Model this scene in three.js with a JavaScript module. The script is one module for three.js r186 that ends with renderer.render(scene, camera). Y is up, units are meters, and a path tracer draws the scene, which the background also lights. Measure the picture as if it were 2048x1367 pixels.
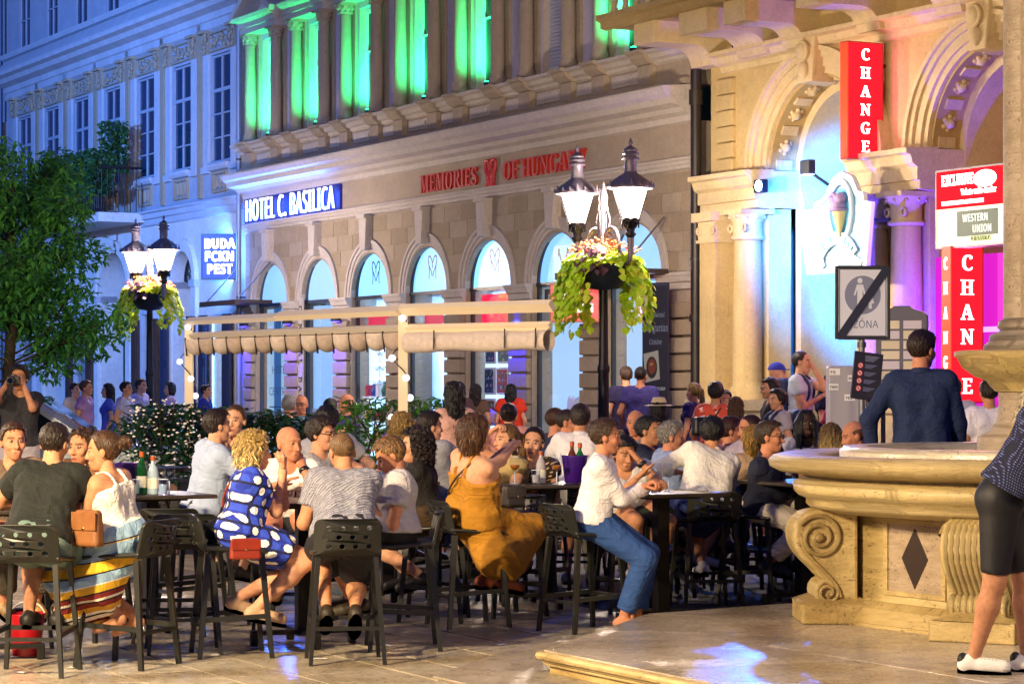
import * as THREE from 'three';
import { mergeGeometries } from 'three/addons/utils/BufferGeometryUtils.js';
import { RoundedBoxGeometry } from 'three/addons/geometries/RoundedBoxGeometry.js';
import { TextGeometry } from 'three/addons/geometries/TextGeometry.js';
import { FontLoader } from 'three/addons/loaders/FontLoader.js';
import { RectAreaLightUniformsLib } from 'three/addons/lights/RectAreaLightUniformsLib.js';
import { ImprovedNoise } from 'three/addons/math/ImprovedNoise.js';

// ---------- camera, sky, moonlight, exposure ----------
const W0 = 2048, H0 = 1367, FPX = 5000, EYE = 1.7, HOR = 768;
const scene = new THREE.Scene();
const camera = new THREE.PerspectiveCamera(2 * Math.atan(H0 / 2 / FPX) * 180 / Math.PI, W0 / H0, 0.5, 400);
camera.position.set(0, EYE, 0);
camera.lookAt(0, EYE, -10);
camera.setViewOffset(W0, H0, 0, H0 / 2 - HOR, W0, H0);       // the lens is shifted up, the verticals stay upright
const renderer = new THREE.WebGLRenderer({ antialias: true });
renderer.setSize(1024, 683);
renderer.toneMapping = THREE.LinearToneMapping;
renderer.toneMappingExposure = 1.4;
renderer.shadowMap.enabled = true;
RectAreaLightUniformsLib.init();
{ // blue-hour sky
  const w = 64, h = 32, d = new Float32Array(w * h * 4);
  for (let j = 0; j < h; j++) for (let i = 0; i < w; i++) {
    const up = ((j + 0.5) / h - 0.5) * Math.PI, t = Math.max(0, Math.sin(up)), k = (j * w + i) * 4, q = up < 0 ? 0.25 : 1;
    d[k] = q * (0.05 - 0.02 * t); d[k + 1] = q * (0.075 - 0.02 * t); d[k + 2] = q * (0.36 - 0.06 * t); d[k + 3] = 1;
  }
  const t = new THREE.DataTexture(d, w, h, THREE.RGBAFormat, THREE.FloatType);
  t.mapping = THREE.EquirectangularReflectionMapping; t.magFilter = THREE.LinearFilter; t.minFilter = THREE.LinearFilter; t.needsUpdate = true;
  scene.background = t; scene.environment = t; scene.backgroundIntensity = 0.62; scene.environmentIntensity = 0.62;
}
{ const moon = new THREE.DirectionalLight(0x9db4ff, 0.03); moon.position.set(-20, 30, 12); moon.name = 'moon'; moon.castShadow = true; moon.shadow.radius = 20;
  Object.assign(moon.shadow.camera, { left: -40, right: 40, top: 40, bottom: -40, far: 120 }); scene.add(moon); scene.add(moon.target); }

// ---------- helpers ----------
let seed = 7;
const rnd = () => { seed = (seed * 1664525 + 1013904223) % 4294967296; return seed / 4294967296; };
const rr = (a, b) => a + (b - a) * rnd();
const V = (x, y, z) => new THREE.Vector3(x, y, z);
const atPx = (px, py, d) => V((px - 1024) / FPX * d, EYE - (py - HOR) / FPX * d, -d);
const RAD = Math.PI / 180;
const used = new Map();
function numbered(name) { const n = used.get(name) || 0; used.set(name, n + 1); return n ? `${name}_${String(n).padStart(3, '0')}` : name; }
function thing(name, label, category, pos = [0, 0, 0], ry = 0, group) {
  const o = new THREE.Group(); o.name = numbered(name); scene.add(o);
  if (pos.isVector3) o.position.copy(pos); else o.position.set(...pos);
  o.rotation.y = ry; o.userData = { label, category }; if (group) o.userData.group = group;
  return o;
}
function struct(name, pos = [0, 0, 0], ry = 0) { const o = new THREE.Group(); o.name = numbered(name); scene.add(o); o.position.set(...pos); o.rotation.y = ry; o.userData = { kind: 'structure' }; return o; }
function dup(root, pos, ry, label, group) {
  const r = root.clone(); r.name = numbered(root.name.replace(/_\d{3}$/, '')); scene.add(r);
  r.userData = { ...root.userData }; if (pos.isVector3) r.position.copy(pos); else r.position.set(...pos); r.rotation.set(0, ry, 0);
  if (label) r.userData.label = label; if (group) r.userData.group = group; return r;
}
function boxUV(g) {
  const p = g.attributes.position, n = g.attributes.normal, uv = new Float32Array(p.count * 2);
  for (let i = 0; i < p.count; i++) {
    const x = p.getX(i), y = p.getY(i), z = p.getZ(i), ax = Math.abs(n.getX(i)), ay = Math.abs(n.getY(i)), az = Math.abs(n.getZ(i));
    if (ay >= ax && ay >= az) { uv[2 * i] = x; uv[2 * i + 1] = z; } else if (ax > az) { uv[2 * i] = z; uv[2 * i + 1] = y; } else { uv[2 * i] = x; uv[2 * i + 1] = y; }
  }
  g.setAttribute('uv', new THREE.BufferAttribute(uv, 2)); return g;
}
function clean(g, keep) {
  if (g.index) g = g.toNonIndexed();
  for (const k of Object.keys(g.attributes)) if (!['position', 'normal', 'uv'].includes(k)) g.deleteAttribute(k);
  if (!keep || !g.attributes.uv) boxUV(g);
  g.groups = []; return g;
}
const merge = (geos, keep) => { geos = [].concat(geos).map((g) => clean(g, keep)); return geos.length > 1 ? mergeGeometries(geos) : geos[0]; };
function put(name, geos, mat, parent, keep) {
  const m = new THREE.Mesh(merge(geos, keep), mat); m.name = parent ? name : numbered(name); (parent || scene).add(m); return m;
}
function mesh(name, geo, mat, parent, x = 0, y = 0, z = 0, ry = 0) { const m = new THREE.Mesh(geo, mat); m.name = name; m.position.set(x, y, z); m.rotation.y = ry; parent.add(m); return m; }
const mx = new THREE.Matrix4(), qq = new THREE.Quaternion(), ee = new THREE.Euler();
function tf(g, x = 0, y = 0, z = 0, rx = 0, ry = 0, rz = 0, s = 1) {
  mx.compose(V(x, y, z), qq.setFromEuler(ee.set(rx, ry, rz)), Array.isArray(s) ? V(...s) : V(s, s, s)); g.applyMatrix4(mx); return g;
}
const box = (w, h, d, x = 0, y = 0, z = 0, rx = 0, ry = 0, rz = 0) => tf(new THREE.BoxGeometry(w, h, d), x, y, z, rx, ry, rz);
const slab = (x0, x1, y0, y1, z0, z1) => new THREE.BoxGeometry(x1 - x0, y1 - y0, z1 - z0).translate((x0 + x1) / 2, (y0 + y1) / 2, (z0 + z1) / 2);
const rbox = (w, h, d, r, x = 0, y = 0, z = 0, rx = 0, ry = 0, rz = 0) => tf(new RoundedBoxGeometry(w, h, d, 2, r), x, y, z, rx, ry, rz);
const cyl = (r0, r1, h, x = 0, y = 0, z = 0, seg = 16, rx = 0, ry = 0, rz = 0) => tf(new THREE.CylinderGeometry(r0, r1, h, seg), x, y, z, rx, ry, rz);
const ball = (r, x, y, z, sx = 1, sy = 1, sz = 1, seg = 12) => tf(new THREE.SphereGeometry(r, seg, Math.max(6, seg * 0.7 | 0)), x, y, z, 0, 0, 0, [sx, sy, sz]);
const lathe = (pts, seg = 24, x = 0, y = 0, z = 0) => new THREE.LatheGeometry(pts.map(([a, b]) => new THREE.Vector2(a, b)), seg).translate(x, y, z);
const tube = (pts, r, seg = 16, rs = 6) => new THREE.TubeGeometry(new THREE.CatmullRomCurve3(pts.map((p) => p.isVector3 ? p : V(...p))), seg, r, rs);
function bar(a, b, w, t = w, taper = 1) {           // a straight bar of rectangular section from a to b
  a = a.isVector3 ? a : V(...a); b = b.isVector3 ? b : V(...b); const L = a.distanceTo(b), g = new THREE.BoxGeometry(w, L, t), p = g.attributes.position;
  if (taper !== 1) for (let i = 0; i < p.count; i++) if (p.getY(i) > 0) { p.setX(i, p.getX(i) * taper); p.setZ(i, p.getZ(i) * taper); }
  const q = new THREE.Quaternion().setFromUnitVectors(V(0, 1, 0), b.clone().sub(a).normalize());
  return g.applyMatrix4(new THREE.Matrix4().compose(a.clone().add(b).multiplyScalar(0.5), q, V(1, 1, 1)));
}
const shape = (pts) => new THREE.Shape(pts.map(([x, y]) => new THREE.Vector2(x, y)));
const ext = (s, depth, bevel = 0, cs = 16) => new THREE.ExtrudeGeometry(s, { depth, bevelEnabled: bevel > 0, bevelSize: bevel, bevelThickness: bevel, bevelSegments: 2, curveSegments: cs });
function profile(pts, x0, x1) {                     // a moulding: profile [out, up] run along x
  const n = pts.length, pos = [], nor = [];
  const q = (a, b, c, d) => { for (const p of [a, b, c, a, c, d]) pos.push(...p); };
  for (let i = 0; i < n - 1; i++) { const [z0, y0] = pts[i], [z1, y1] = pts[i + 1]; q([x0, y0, z0], [x1, y0, z0], [x1, y1, z1], [x0, y1, z1]); }
  const s = shape(pts.map(([z, y]) => [z, y])), cap = new THREE.ShapeGeometry(s), pp = cap.attributes.position, id = cap.index.array;
  for (const x of [x0, x1]) for (let i = 0; i < id.length; i++) { const k = id[i]; pos.push(x, pp.getY(k), pp.getX(k)); }
  const g = new THREE.BufferGeometry(); g.setAttribute('position', new THREE.Float32BufferAttribute(pos, 3)); g.computeVertexNormals(); return g;
}
// ---------- textures ----------
function vnoise(n, s) {                              // periodic value noise
  const L = new Float32Array(n * n); let k = s * 9301 + 49297; for (let i = 0; i < n * n; i++) { k = (k * 1664525 + 1013904223) % 4294967296; L[i] = k / 4294967296; }
  return (u, v) => { const x = ((u % 1 + 1) % 1) * n, y = ((v % 1 + 1) % 1) * n, i = Math.floor(x), j = Math.floor(y); let a = x - i, b = y - j; a = a * a * (3 - 2 * a); b = b * b * (3 - 2 * b);
    const g = (p, q) => L[(q % n) * n + (p % n)]; return (g(i, j) * (1 - a) + g(i + 1, j) * a) * (1 - b) + (g(i, j + 1) * (1 - a) + g(i + 1, j + 1) * a) * b; };
}
function tex(size, fn, metres, srgb = true) {
  const d = new Uint8Array(size * size * 4);
  for (let j = 0; j < size; j++) for (let i = 0; i < size; i++) { const c = fn(i / size, j / size), k = (j * size + i) * 4; for (let m = 0; m < 3; m++) d[k + m] = Math.max(0, Math.min(255, 255 * (Array.isArray(c) ? c[m] : c))); d[k + 3] = 255; }
  const t = new THREE.DataTexture(d, size, size); t.wrapS = t.wrapT = THREE.RepeatWrapping; t.magFilter = THREE.LinearFilter; t.minFilter = THREE.LinearMipmapLinearFilter; t.generateMipmaps = true;
  t.repeat.set(1 / metres, 1 / metres); if (srgb) t.colorSpace = THREE.SRGBColorSpace; t.needsUpdate = true; return t;
}
const n8 = vnoise(8, 1), n16 = vnoise(16, 2), n32 = vnoise(32, 3), n64 = vnoise(64, 4), n128 = vnoise(128, 5), n4 = vnoise(4, 6), n256 = vnoise(256, 7);
const T = {
  stucco: tex(512, (u, v) => 0.84 + 0.06 * n8(u, v) + 0.04 * n32(u, v) + 0.06 * n128(u, v) - (n64(u * 2, v * 0.5) > 0.9 ? 0.05 : 0), 3),
  stuccoB: tex(512, (u, v) => 0.5 * n64(u, v) + 0.5 * n128(u, v), 1.2, false),
  stone: tex(512, (u, v) => { const s = n8(u * 2, v * 4) * 0.5 + n32(u, v * 4) * 0.5, pit = n64(u * 2, v * 4) > 0.84 && n16(u, v) > 0.45 ? 0.22 : 0, vein = Math.abs(n8(u, v) - 0.5) < 0.008 ? 0.06 : 0, st = Math.max(0, n4(u, v) - 0.55) * 0.35; return [0.80 + 0.18 * s - pit - vein - st, 0.78 + 0.18 * s - pit - vein - st * 1.15, 0.73 + 0.19 * s - pit - vein - st * 1.4]; }, 1.6),
  stoneB: tex(512, (u, v) => 0.6 * n64(u, v) + 0.4 * n128(u, v) - (n64(u * 2, v * 4) > 0.84 ? 0.5 : 0), 1.6, false),
  pave: tex(512, (u, v) => { const s = 0.76 + 0.12 * n16(u, v) + 0.10 * n128(u, v), st = n32(u, v) > 0.80 ? 0.16 : 0, sp = n128(v, u) > 0.93 ? 0.2 : 0; return s - st - sp + (n256(u, v) > 0.95 ? 0.12 : 0); }, 1.9),
  paveB: tex(256, (u, v) => 0.5 * n64(u, v) + 0.5 * n128(u, v), 0.5, false),
  paveR: tex(256, (u, v) => 0.45 + 0.35 * n16(u, v) + 0.2 * n64(u, v), 2.3, false),
  cloth: tex(256, (u, v) => 0.82 + 0.10 * n16(u, v) + 0.12 * n128(u, v), 0.5),
  wood: tex(256, (u, v) => 0.72 + 0.2 * n8(u * 4, v * 0.5) + 0.1 * n64(u * 2, v * 0.25), 0.6),
  fold: tex(512, (u, v) => { const w = n8(u * 1, v * 1) * 0.16, r = (f, a, b) => 1 - Math.abs(2 * f(u * a + w, v * b + w) - 1), p = r(n8, 1, 2) ** 3, q = r(n16, 2, 1) ** 4; return 0.55 * p + 0.3 * q + 0.15 * n128(u, v); }, 0.55, false),
  strand: tex(256, (u, v) => 0.35 + 0.4 * n128(u * 1, v * 0.0625) + 0.25 * n64(u, v * 0.125), 0.22),
  strandB: tex(256, (u, v) => 0.5 * n128(u * 1, v * 0.0625) + 0.5 * n64(u, v * 0.125), 0.22, false),
  skin: tex(256, (u, v) => { const b = n16(u, v) * 0.1 + n64(u, v) * 0.07, f = n128(u, v) > 0.93 ? 0.12 : 0; return [0.88 + b - f * 0.6, 0.84 + b * 1.1 - f, 0.82 + b * 1.1 - f]; }, 0.3),
  weave: tex(256, (u, v) => 0.5 + 0.25 * Math.sin(u * 256) * Math.sin(v * 256) + 0.3 * n64(u, v), 0.25, false),
};
const mats = new Map();
function M(color, rough = 0.8, o = {}) {
  const key = color + '|' + rough + '|' + Object.entries(o).map(([k, v]) => k + (v?.uuid || v)).join();
  if (mats.has(key)) return mats.get(key);
  const phys = o.transmission !== undefined || o.clearcoat !== undefined || o.sheen !== undefined || o.specularIntensity !== undefined, m = new (phys ? THREE.MeshPhysicalMaterial : THREE.MeshStandardMaterial)({ color, roughness: rough, metalness: 0, side: THREE.DoubleSide, ...o });
  mats.set(key, m); return m;
}
const stucco = (c, r = 0.9) => M(c, r, { map: T.stucco, bumpMap: T.stuccoB, bumpScale: 0.002 });
const stone = (c, r = 0.6) => M(c, r, { map: T.stone, bumpMap: T.stoneB, bumpScale: 0.003 });
const glow = (c, k, base = 0x202020) => M(base, 0.5, { emissive: c, emissiveIntensity: k });
const glass = M(0xffffff, 0.02, { transmission: 1, thickness: 0 });
const darkPane = M(0x10141c, 0.06);
function canvasTex(w, h, draw) {
  const c = document.createElement('canvas'); c.width = w; c.height = h; const g = c.getContext('2d'); draw(g, w, h);
  const t = new THREE.CanvasTexture(c); t.colorSpace = THREE.SRGBColorSpace; t.magFilter = THREE.LinearFilter; t.anisotropy = 4; return t;
}
const printed = (t, rough = 0.6) => M(0xffffff, rough, { map: t });
const lit = (t, k) => M(0x303030, 0.4, { map: t, emissive: 0xffffff, emissiveMap: t, emissiveIntensity: k });
const plane = (w, h, x = 0, y = 0, z = 0, ry = 0, rx = 0) => tf(new THREE.PlaneGeometry(w, h), x, y, z, rx, ry, 0);
const fonts = {}; for (const k of ['sans_bold', 'sans_regular', 'serif_bold', 'serif_regular']) fonts[k] = await new FontLoader().loadAsync(`fonts/droid/droid_${k}.typeface.json`);
function letters(str, font, size, depth, sx = 1, gap = 1) {         // list of [char, geometry, x]
  const out = []; let x = 0; const F = fonts[font], sc = size / F.data.resolution;
  for (const ch of str) { const gl = F.data.glyphs[ch] || F.data.glyphs['?']; if (ch !== ' ') { const g = new TextGeometry(ch, { font: F, size, depth, curveSegments: 5 }); g.scale(sx, 1, 1); out.push([ch, g, x]); } x += gl.ha * sc * sx * gap; }
  return { list: out, width: x };
}
function lamp(l, x, y, z, parent, name) { l.name = name; l.position.set(x, y, z); l.castShadow = true; parent.add(l); return l; }
// ---------- the facade line: a runs right along the street front, z out of it ----------
const P0 = [2.213, 0, -34.9], FRY = -1.0875, ux = 0.4647, uz = 0.8855;
const RISE = 0.12;                                               // the street climbs this much towards the houses
const fac = (a, y, z) => V(P0[0] + ux * a - uz * z, y, P0[2] + uz * a + ux * z);
const facZ = (x, z) => -(x - P0[0]) * uz + (z - P0[2]) * ux;
const groundY = (x, z) => { const q = facZ(x, z); return q > 8.8 ? 0 : q > 3.6 ? RISE * (8.8 - q) / 5.2 : RISE + 0.06; };
// ================= BUILDINGS =================
const archShape = (cx, w, y0, ys, cs = 24) => { const h = new THREE.Path(); h.moveTo(cx - w, y0); h.lineTo(cx + w, y0); h.lineTo(cx + w, ys); h.absarc(cx, ys, w, 0, Math.PI, false); h.lineTo(cx - w, y0); return h; };
function ring(cx, ys, r0, r1, z0, z1, a0 = 0, a1 = Math.PI) { const s = new THREE.Shape(); s.absarc(cx, ys, r1, a0, a1, false); s.absarc(cx, ys, r0, a1, a0, true); return ext(s, z1 - z0, 0, 28).translate(0, 0, z0); }
function wallWithHoles(x0, x1, y0, y1, z0, z1, holes) { const s = shape([[x0, y0], [x1, y0], [x1, y1], [x0, y1]]); for (const h of holes) s.holes.push(h); return ext(s, z1 - z0).translate(0, 0, z0); }
const rectHole = (x0, x1, y0, y1) => { const h = new THREE.Path(); h.moveTo(x0, y0); h.lineTo(x1, y0); h.lineTo(x1, y1); h.lineTo(x0, y1); h.lineTo(x0, y0); return h; };
function sash(parent, x0, x1, y0, y1, z, frameMat, paneMat, cols, rows, t = 0.05) { // a window: frame, bars, every pane
  const f = put('window', [slab(x0, x0 + t, y0, y1, z, z + 0.06), slab(x1 - t, x1, y0, y1, z, z + 0.06), slab(x0 + t, x1 - t, y1 - t, y1, z, z + 0.06), slab(x0 + t, x1 - t, y0, y0 + t, z, z + 0.06)], frameMat, parent);
  const xs = [], ys = rows.map((r) => y0 + t + (y1 - y0 - 2 * t) * r);
  for (let i = 0; i <= cols; i++) xs.push(x0 + t + (x1 - x0 - 2 * t) * i / cols);
  const b = []; for (let i = 1; i < cols; i++) b.push(slab(xs[i] - 0.02, xs[i] + 0.02, y0 + t, y1 - t, z + 0.003, z + 0.05));
  for (let j = 1; j < ys.length - 1; j++) { const k = j === ys.length - 2 && ys.length > 3 ? 0.035 : 0.014; b.push(slab(x0 + t, x1 - t, ys[j] - k, ys[j] + k, z + 0.006, z + 0.056)); }
  if (b.length) put('mullion', b, frameMat, f);
  for (let i = 0; i < cols; i++) for (let j = 0; j < ys.length - 1; j++) put('pane', slab(xs[i], xs[i + 1], ys[j], ys[j + 1], z + 0.012, z + 0.02), Array.isArray(paneMat) ? paneMat[(i + j * 3) % paneMat.length] : paneMat, f);
  return f;
}
// ---------- the hotel ----------
const cream = stucco(0xac9c88), creamL = stucco(0xc8bdb2), frameW = M(0xd8dde2, 0.5), dirty = stucco(0x77706a);
const AX = [-14.7, -12.42, -10.14, -7.86, -5.58, -3.3, -1.02], YS = 3.2, HL = -16.0, HR = 0.72;
const hotel = thing('hotel_building', 'cream hotel with a row of seven shop arches and green lit columned windows above', 'building', P0, FRY);
{
  const holes = AX.map((c) => archShape(c, 0.8, 0.2, YS));
  put('wall', [wallWithHoles(HL, HR, 0, 4.7, -0.5, 0, holes), slab(HL, HR, 4.82, 5.32, -0.5, 0.02), slab(HL, HR, 4.7, 4.82, -0.5, 0.0)], cream, hotel);
  put('wall', slab(HL, HR, 0.0, 12, -9, -8.7), cream, hotel); put('wall', slab(HR - 0.3, HR, 0, 12, -8.7, -0.52), cream, hotel); put('wall', slab(HL, HL + 0.3, 0, 12, -8.7, -0.52), cream, hotel);
  put('roof', slab(HL, HR, 12, 12.3, -9, 0.5), M(0x5a3a2e, 0.9), hotel);
  put('moulding', profile([[0, 4.66], [0.05, 4.68], [0.05, 4.72], [0.08, 4.74], [0.08, 4.78], [0.11, 4.8], [0.11, 4.83], [0, 4.84]], HL, HR), creamL, hotel);
  put('cornice', [profile([[0.02, 5.30], [0.08, 5.32], [0.10, 5.40], [0.20, 5.44], [0.24, 5.5], [0.40, 5.54], [0.42, 5.62], [0.50, 5.66], [0.55, 5.74], [0.55, 5.77], [0, 5.82]], HL, HR - 0.03)], creamL, hotel);
  put('parapet', [slab(HL, HR, 5.82, 6.28, -0.3, 0.12), slab(HL, HR, 5.82, 5.9, 0.12, 0.2)], cream, hotel);
  put('ledge', profile([[0.12, 6.16], [0.17, 6.18], [0.18, 6.22], [0.25, 6.24], [0.27, 6.3], [0.35, 6.32], [0.35, 6.36], [-0.35, 6.4]], HL, HR - 0.03), creamL, hotel);
  // piers: imposts, rusticated blocks, archivolts, keystones, spandrel blocks
  const edges = [HL + 0.05, ...AX.flatMap((c) => [c - 0.82, c + 0.82]), HR - 0.05];
  const blk = [stucco(0xa8967c), stucco(0xa08e74), stucco(0xae9d86)];
  for (let i = 0; i < edges.length; i += 2) {
    const a = edges[i], b = edges[i + 1];
    put('plinth', slab(a, b, 0, 0.62, 0, 0.11), stone(0x9a9186), hotel);
    for (let y = 0.66, k = 0; y < 2.85; y += 0.245, k++) put('stone_block', rbox(b - a - 0.02, 0.215, 0.1, 0.018, (a + b) / 2, y + 0.11, 0.035), blk[(i + k) % 3], hotel);
    put('impost', [profile([[0, 3.0], [0.05, 3.02], [0.05, 3.1], [0.09, 3.12], [0.11, 3.2], [0.13, 3.2], [0.13, 3.25], [0, 3.25]], a - 0.04, b + 0.04)], creamL, hotel);
  }
  AX.forEach((c, i) => {
    put('archivolt', [ring(c, YS + 0.05, 0.79, 0.85, -0.1, 0.012), ring(c, YS + 0.05, 0.85, 0.93, -0.1, 0.03), ring(c, YS + 0.05, 0.93, 0.99, -0.1, 0.05)], creamL, hotel);
    put('keystone', [ext(shape([[c - 0.1, YS + 0.86], [c + 0.1, YS + 0.86], [c + 0.15, 4.6], [c - 0.15, 4.6]]), 0.16, 0.01).translate(0, 0, -0.02), slab(c - 0.17, c + 0.17, 4.6, 4.66, 0, 0.19)], creamL, hotel);
  });
  const cx = [HL - 2, ...AX, HR + 3], RO = 1.01;
  for (let i = 0; i < cx.length - 1; i++) for (let r = 0; r < 5; r++) {
    const y0 = 3.27 + r * 0.275, y1 = y0 + 0.262, L = (y) => { const d = y - YS - 0.05; return Math.max(HL + 0.02, cx[i] + (d < RO ? Math.sqrt(RO * RO - d * d) : 0.17)); }, Rr = (y) => { const d = y - YS - 0.05; return Math.min(HR - 0.02, cx[i + 1] - (d < RO ? Math.sqrt(RO * RO - d * d) : 0.17)); };
    const lp = [], rp = []; for (let k = 0; k <= 5; k++) { const y = y0 + (y1 - y0) * k / 5; let l = L(y) + 0.008, q = Rr(y) - 0.008; if (l < cx[i] + 0.19) l = cx[i] + 0.19; if (q > cx[i + 1] - 0.19) q = cx[i + 1] - 0.19; l = Math.max(l, HL + 0.02); q = Math.min(q, HR - 0.02); lp.push([l, y]); rp.push([q, y]); }
    if (rp[5][0] - lp[5][0] < 0.06) continue;
    const top = rp[5][0] - lp[5][0], n = top > 1.3 ? 3 : top > 0.62 ? 2 : 1;
    for (let k = 0; k < n; k++) {
      const m = (lp[5][0] + rp[5][0]) / 2, off = (r % 2 ? 0.12 : -0.08), c1 = n === 2 ? [m + off] : n === 3 ? [lp[5][0] + top * 0.33 + off, lp[5][0] + top * 0.67 + off] : [];
      const l = k === 0 ? lp.filter(([x], j) => x < rp[j][0] - 0.02) : [[c1[k - 1] + 0.008, y0], [c1[k - 1] + 0.008, y1]], q = k === n - 1 ? rp.filter(([x], j) => x > lp[j][0] + 0.02) : [[c1[k] - 0.008, y0], [c1[k] - 0.008, y1]];
      if (l.length < 2 || q.length < 2 || q.at(-1)[0] < l.at(-1)[0] + 0.03 ) continue;
      const l2 = l.map(([x, y]) => [Math.min(x, q.at(-1)[0] - 0.02), y]), q2 = q.map(([x, y]) => [Math.max(x, l2.at(-1)[0] + 0.02), y]);
      put('stone_block', ext(shape([...l2, ...q2.reverse()]), 0.022).translate(0, 0, 0), blk[(i + r + k) % 3], hotel);
    }
  }
  // parapet pedestals and panels
  for (let i = 0; i < 7; i++) {
    const c = AX[i];
    for (const s of [-0.66, 0.66]) { put('pedestal', [slab(c + s - 0.17, c + s + 0.17, 5.9, 6.17, 0.12, 0.22), profile([[0.12, 6.16], [0.24, 6.19], [0.33, 6.25], [0.35, 6.31], [0.42, 6.33], [0.42, 6.37], [0, 6.4]], c + s - 0.2, c + s + 0.2)], cream, hotel); }
    put('panel', [slab(c - 0.36, c + 0.36, 5.95, 6.12, 0.12, 0.15), slab(c - 0.3, c + 0.3, 5.99, 6.08, 0.15, 0.17)], creamL, hotel);
    if (i < 6) put('panel', slab(c + 0.9, c + 1.38, 5.95, 6.12, 0.12, 0.16), creamL, hotel);
  }
  // first floor: wall with window holes, columns, windows
  const wh = AX.map((c) => rectHole(c - 0.46, c + 0.46, 6.38, 8.35));
  put('wall', wallWithHoles(HL, HR, 6.38, 12, -0.5, 0, wh), stucco(0xc8c2d0), hotel);
  const green = new THREE.Color(0.02, 1.0, 0.32);
  AX.forEach((c, i) => {
    put('reveal', [slab(c - 0.46, c - 0.44, 6.38, 8.35, -0.5, -0.003), slab(c + 0.44, c + 0.46, 6.38, 8.35, -0.5, -0.003)], creamL, hotel);
    const sh = i === 5;
    if (sh) { for (let y = 6.42; y < 8.3; y += 0.055) put('slat', box(0.86, 0.05, 0.012, c, y, -0.12, -0.25), M(0xb9bcc9, 0.6), hotel); }
    else sash(hotel, c - 0.44, c + 0.44, 6.4, 8.33, -0.17, frameW, M(0x06080c, 0.12), 2, [0, 0.62, 1], 0.07);
    for (const s of [-0.66, 0.66]) {
      const col = put('column', lathe([[0.15, 6.4], [0.15, 6.44], [0.125, 6.46], [0.14, 6.49], [0.118, 6.52], [0.112, 6.56], [0.112, 7.2], [0.1, 8.2], [0.11, 8.22], [0.1, 8.25]], 20, c + s, 0, 0.17), cream, hotel);
      const cap = [lathe([[0.1, 8.25], [0.12, 8.3], [0.16, 8.4], [0.15, 8.42]], 12, c + s, 0, 0.17), box(0.34, 0.04, 0.34, c + s, 8.44, 0.17)];
      for (let k = 0; k < 8; k++) cap.push(ball(0.03, c + s + 0.14 * Math.cos(k * 0.785), 8.36, 0.17 + 0.14 * Math.sin(k * 0.785), 1, 1.2, 1, 6), ball(0.022, c + s + 0.12 * Math.cos(k * 0.785 + 0.4), 8.29, 0.17 + 0.12 * Math.sin(k * 0.785 + 0.4), 1, 1.4, 1, 6));
      put('capital', cap, cream, col);
      put('pilaster', [slab(c + s - 0.15, c + s + 0.15, 6.4, 8.46, 0, 0.05)], cream, hotel);
    }
    const e = [profile([[0, 8.46], [0.3, 8.46], [0.3, 8.56], [0.33, 8.57], [0.33, 8.66], [0.44, 8.7], [0.48, 8.76], [0, 8.78]], c - 0.88, c + 0.88)];
    put('entablature', e, creamL, hotel);
    if (i % 2 === 0) put('pediment', [bar([c - 1.02, 8.76, 0.24], [c, 9.3, 0.24], 0.12, 0.46), bar([c + 1.02, 8.76, 0.24], [c, 9.3, 0.24], 0.12, 0.455), ext(shape([[c - 0.8, 8.79], [c + 0.8, 8.79], [c, 9.22]]), 0.06).translate(0, 0, 0.003)], creamL, hotel);
    if (!sh) { // a green uplight stands on the ledge in front of each lit window
      const p = fac(c + 0.28, 6.41, 0.16), u = thing('uplight', ['green floodlight', 'green floodlight'][0] + ' on the ledge of the ' + ['leftmost lit', 'second lit', 'third lit', 'fourth lit', 'fifth lit', '', 'rightmost lit'][i] + ' hotel window', 'floodlight', p, FRY, 'green window floodlights');
      put('housing', [rbox(0.1, 0.05, 0.09, 0.01, 0, 0.04, 0)], M(0x202020, 0.5), u);
      put('lens', box(0.07, 0.012, 0.06, 0, 0.075, 0), glow(green, 6), u);
      const sp = new THREE.SpotLight(green, i === 6 ? 34 : 28, 0, 1.0, 0.7, 2); sp.shadow.radius = 2; lamp(sp, 0, 0.1, 0, u, 'green_light'); sp.target.position.set(-0.75, 1.5, -0.2); u.add(sp.target);
    }
  });
}
// shop bays behind the arches of the hotel
const bluePanel = (k) => glow(new THREE.Color(0.16, 0.48, 1.0), k, 0x8899aa);
const shopWall = M(0xdfe8f0, 0.7), shopFrame = M(0x2a2c34, 0.4);
const heartLogo = canvasTex(256, 256, (g) => { g.fillStyle = '#7cc0fa'; g.fillRect(0, 0, 256, 256); g.strokeStyle = '#0d1030'; g.lineWidth = 9; for (const s of [-1, 1]) { g.beginPath(); g.moveTo(128, 118); g.bezierCurveTo(128 + s * 22, 60, 128 + s * 62, 66, 128 + s * 50, 112); g.bezierCurveTo(128 + s * 38, 142, 128 + s * 12, 150, 128 + s * 6, 184); g.stroke(); g.beginPath(); g.moveTo(128 + s * 50, 104); g.quadraticCurveTo(128 + s * 34, 150, 128 + s * 44, 200); g.stroke(); } g.beginPath(); g.moveTo(128, 140); g.lineTo(128, 120); g.stroke(); });
const lunette = (c, r, z) => { const s = new THREE.Shape(); s.absarc(0, 0, r, 0, Math.PI, false); const g = new THREE.ShapeGeometry(s, 24), uv = g.attributes.uv, p = g.attributes.position; for (let i = 0; i < uv.count; i++) uv.setXY(i, 0.5 + p.getX(i) * 1.25, 0.49 + (p.getY(i) - 0.42) * 1.25); return g.translate(c, YS + 0.06, z); };
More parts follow.
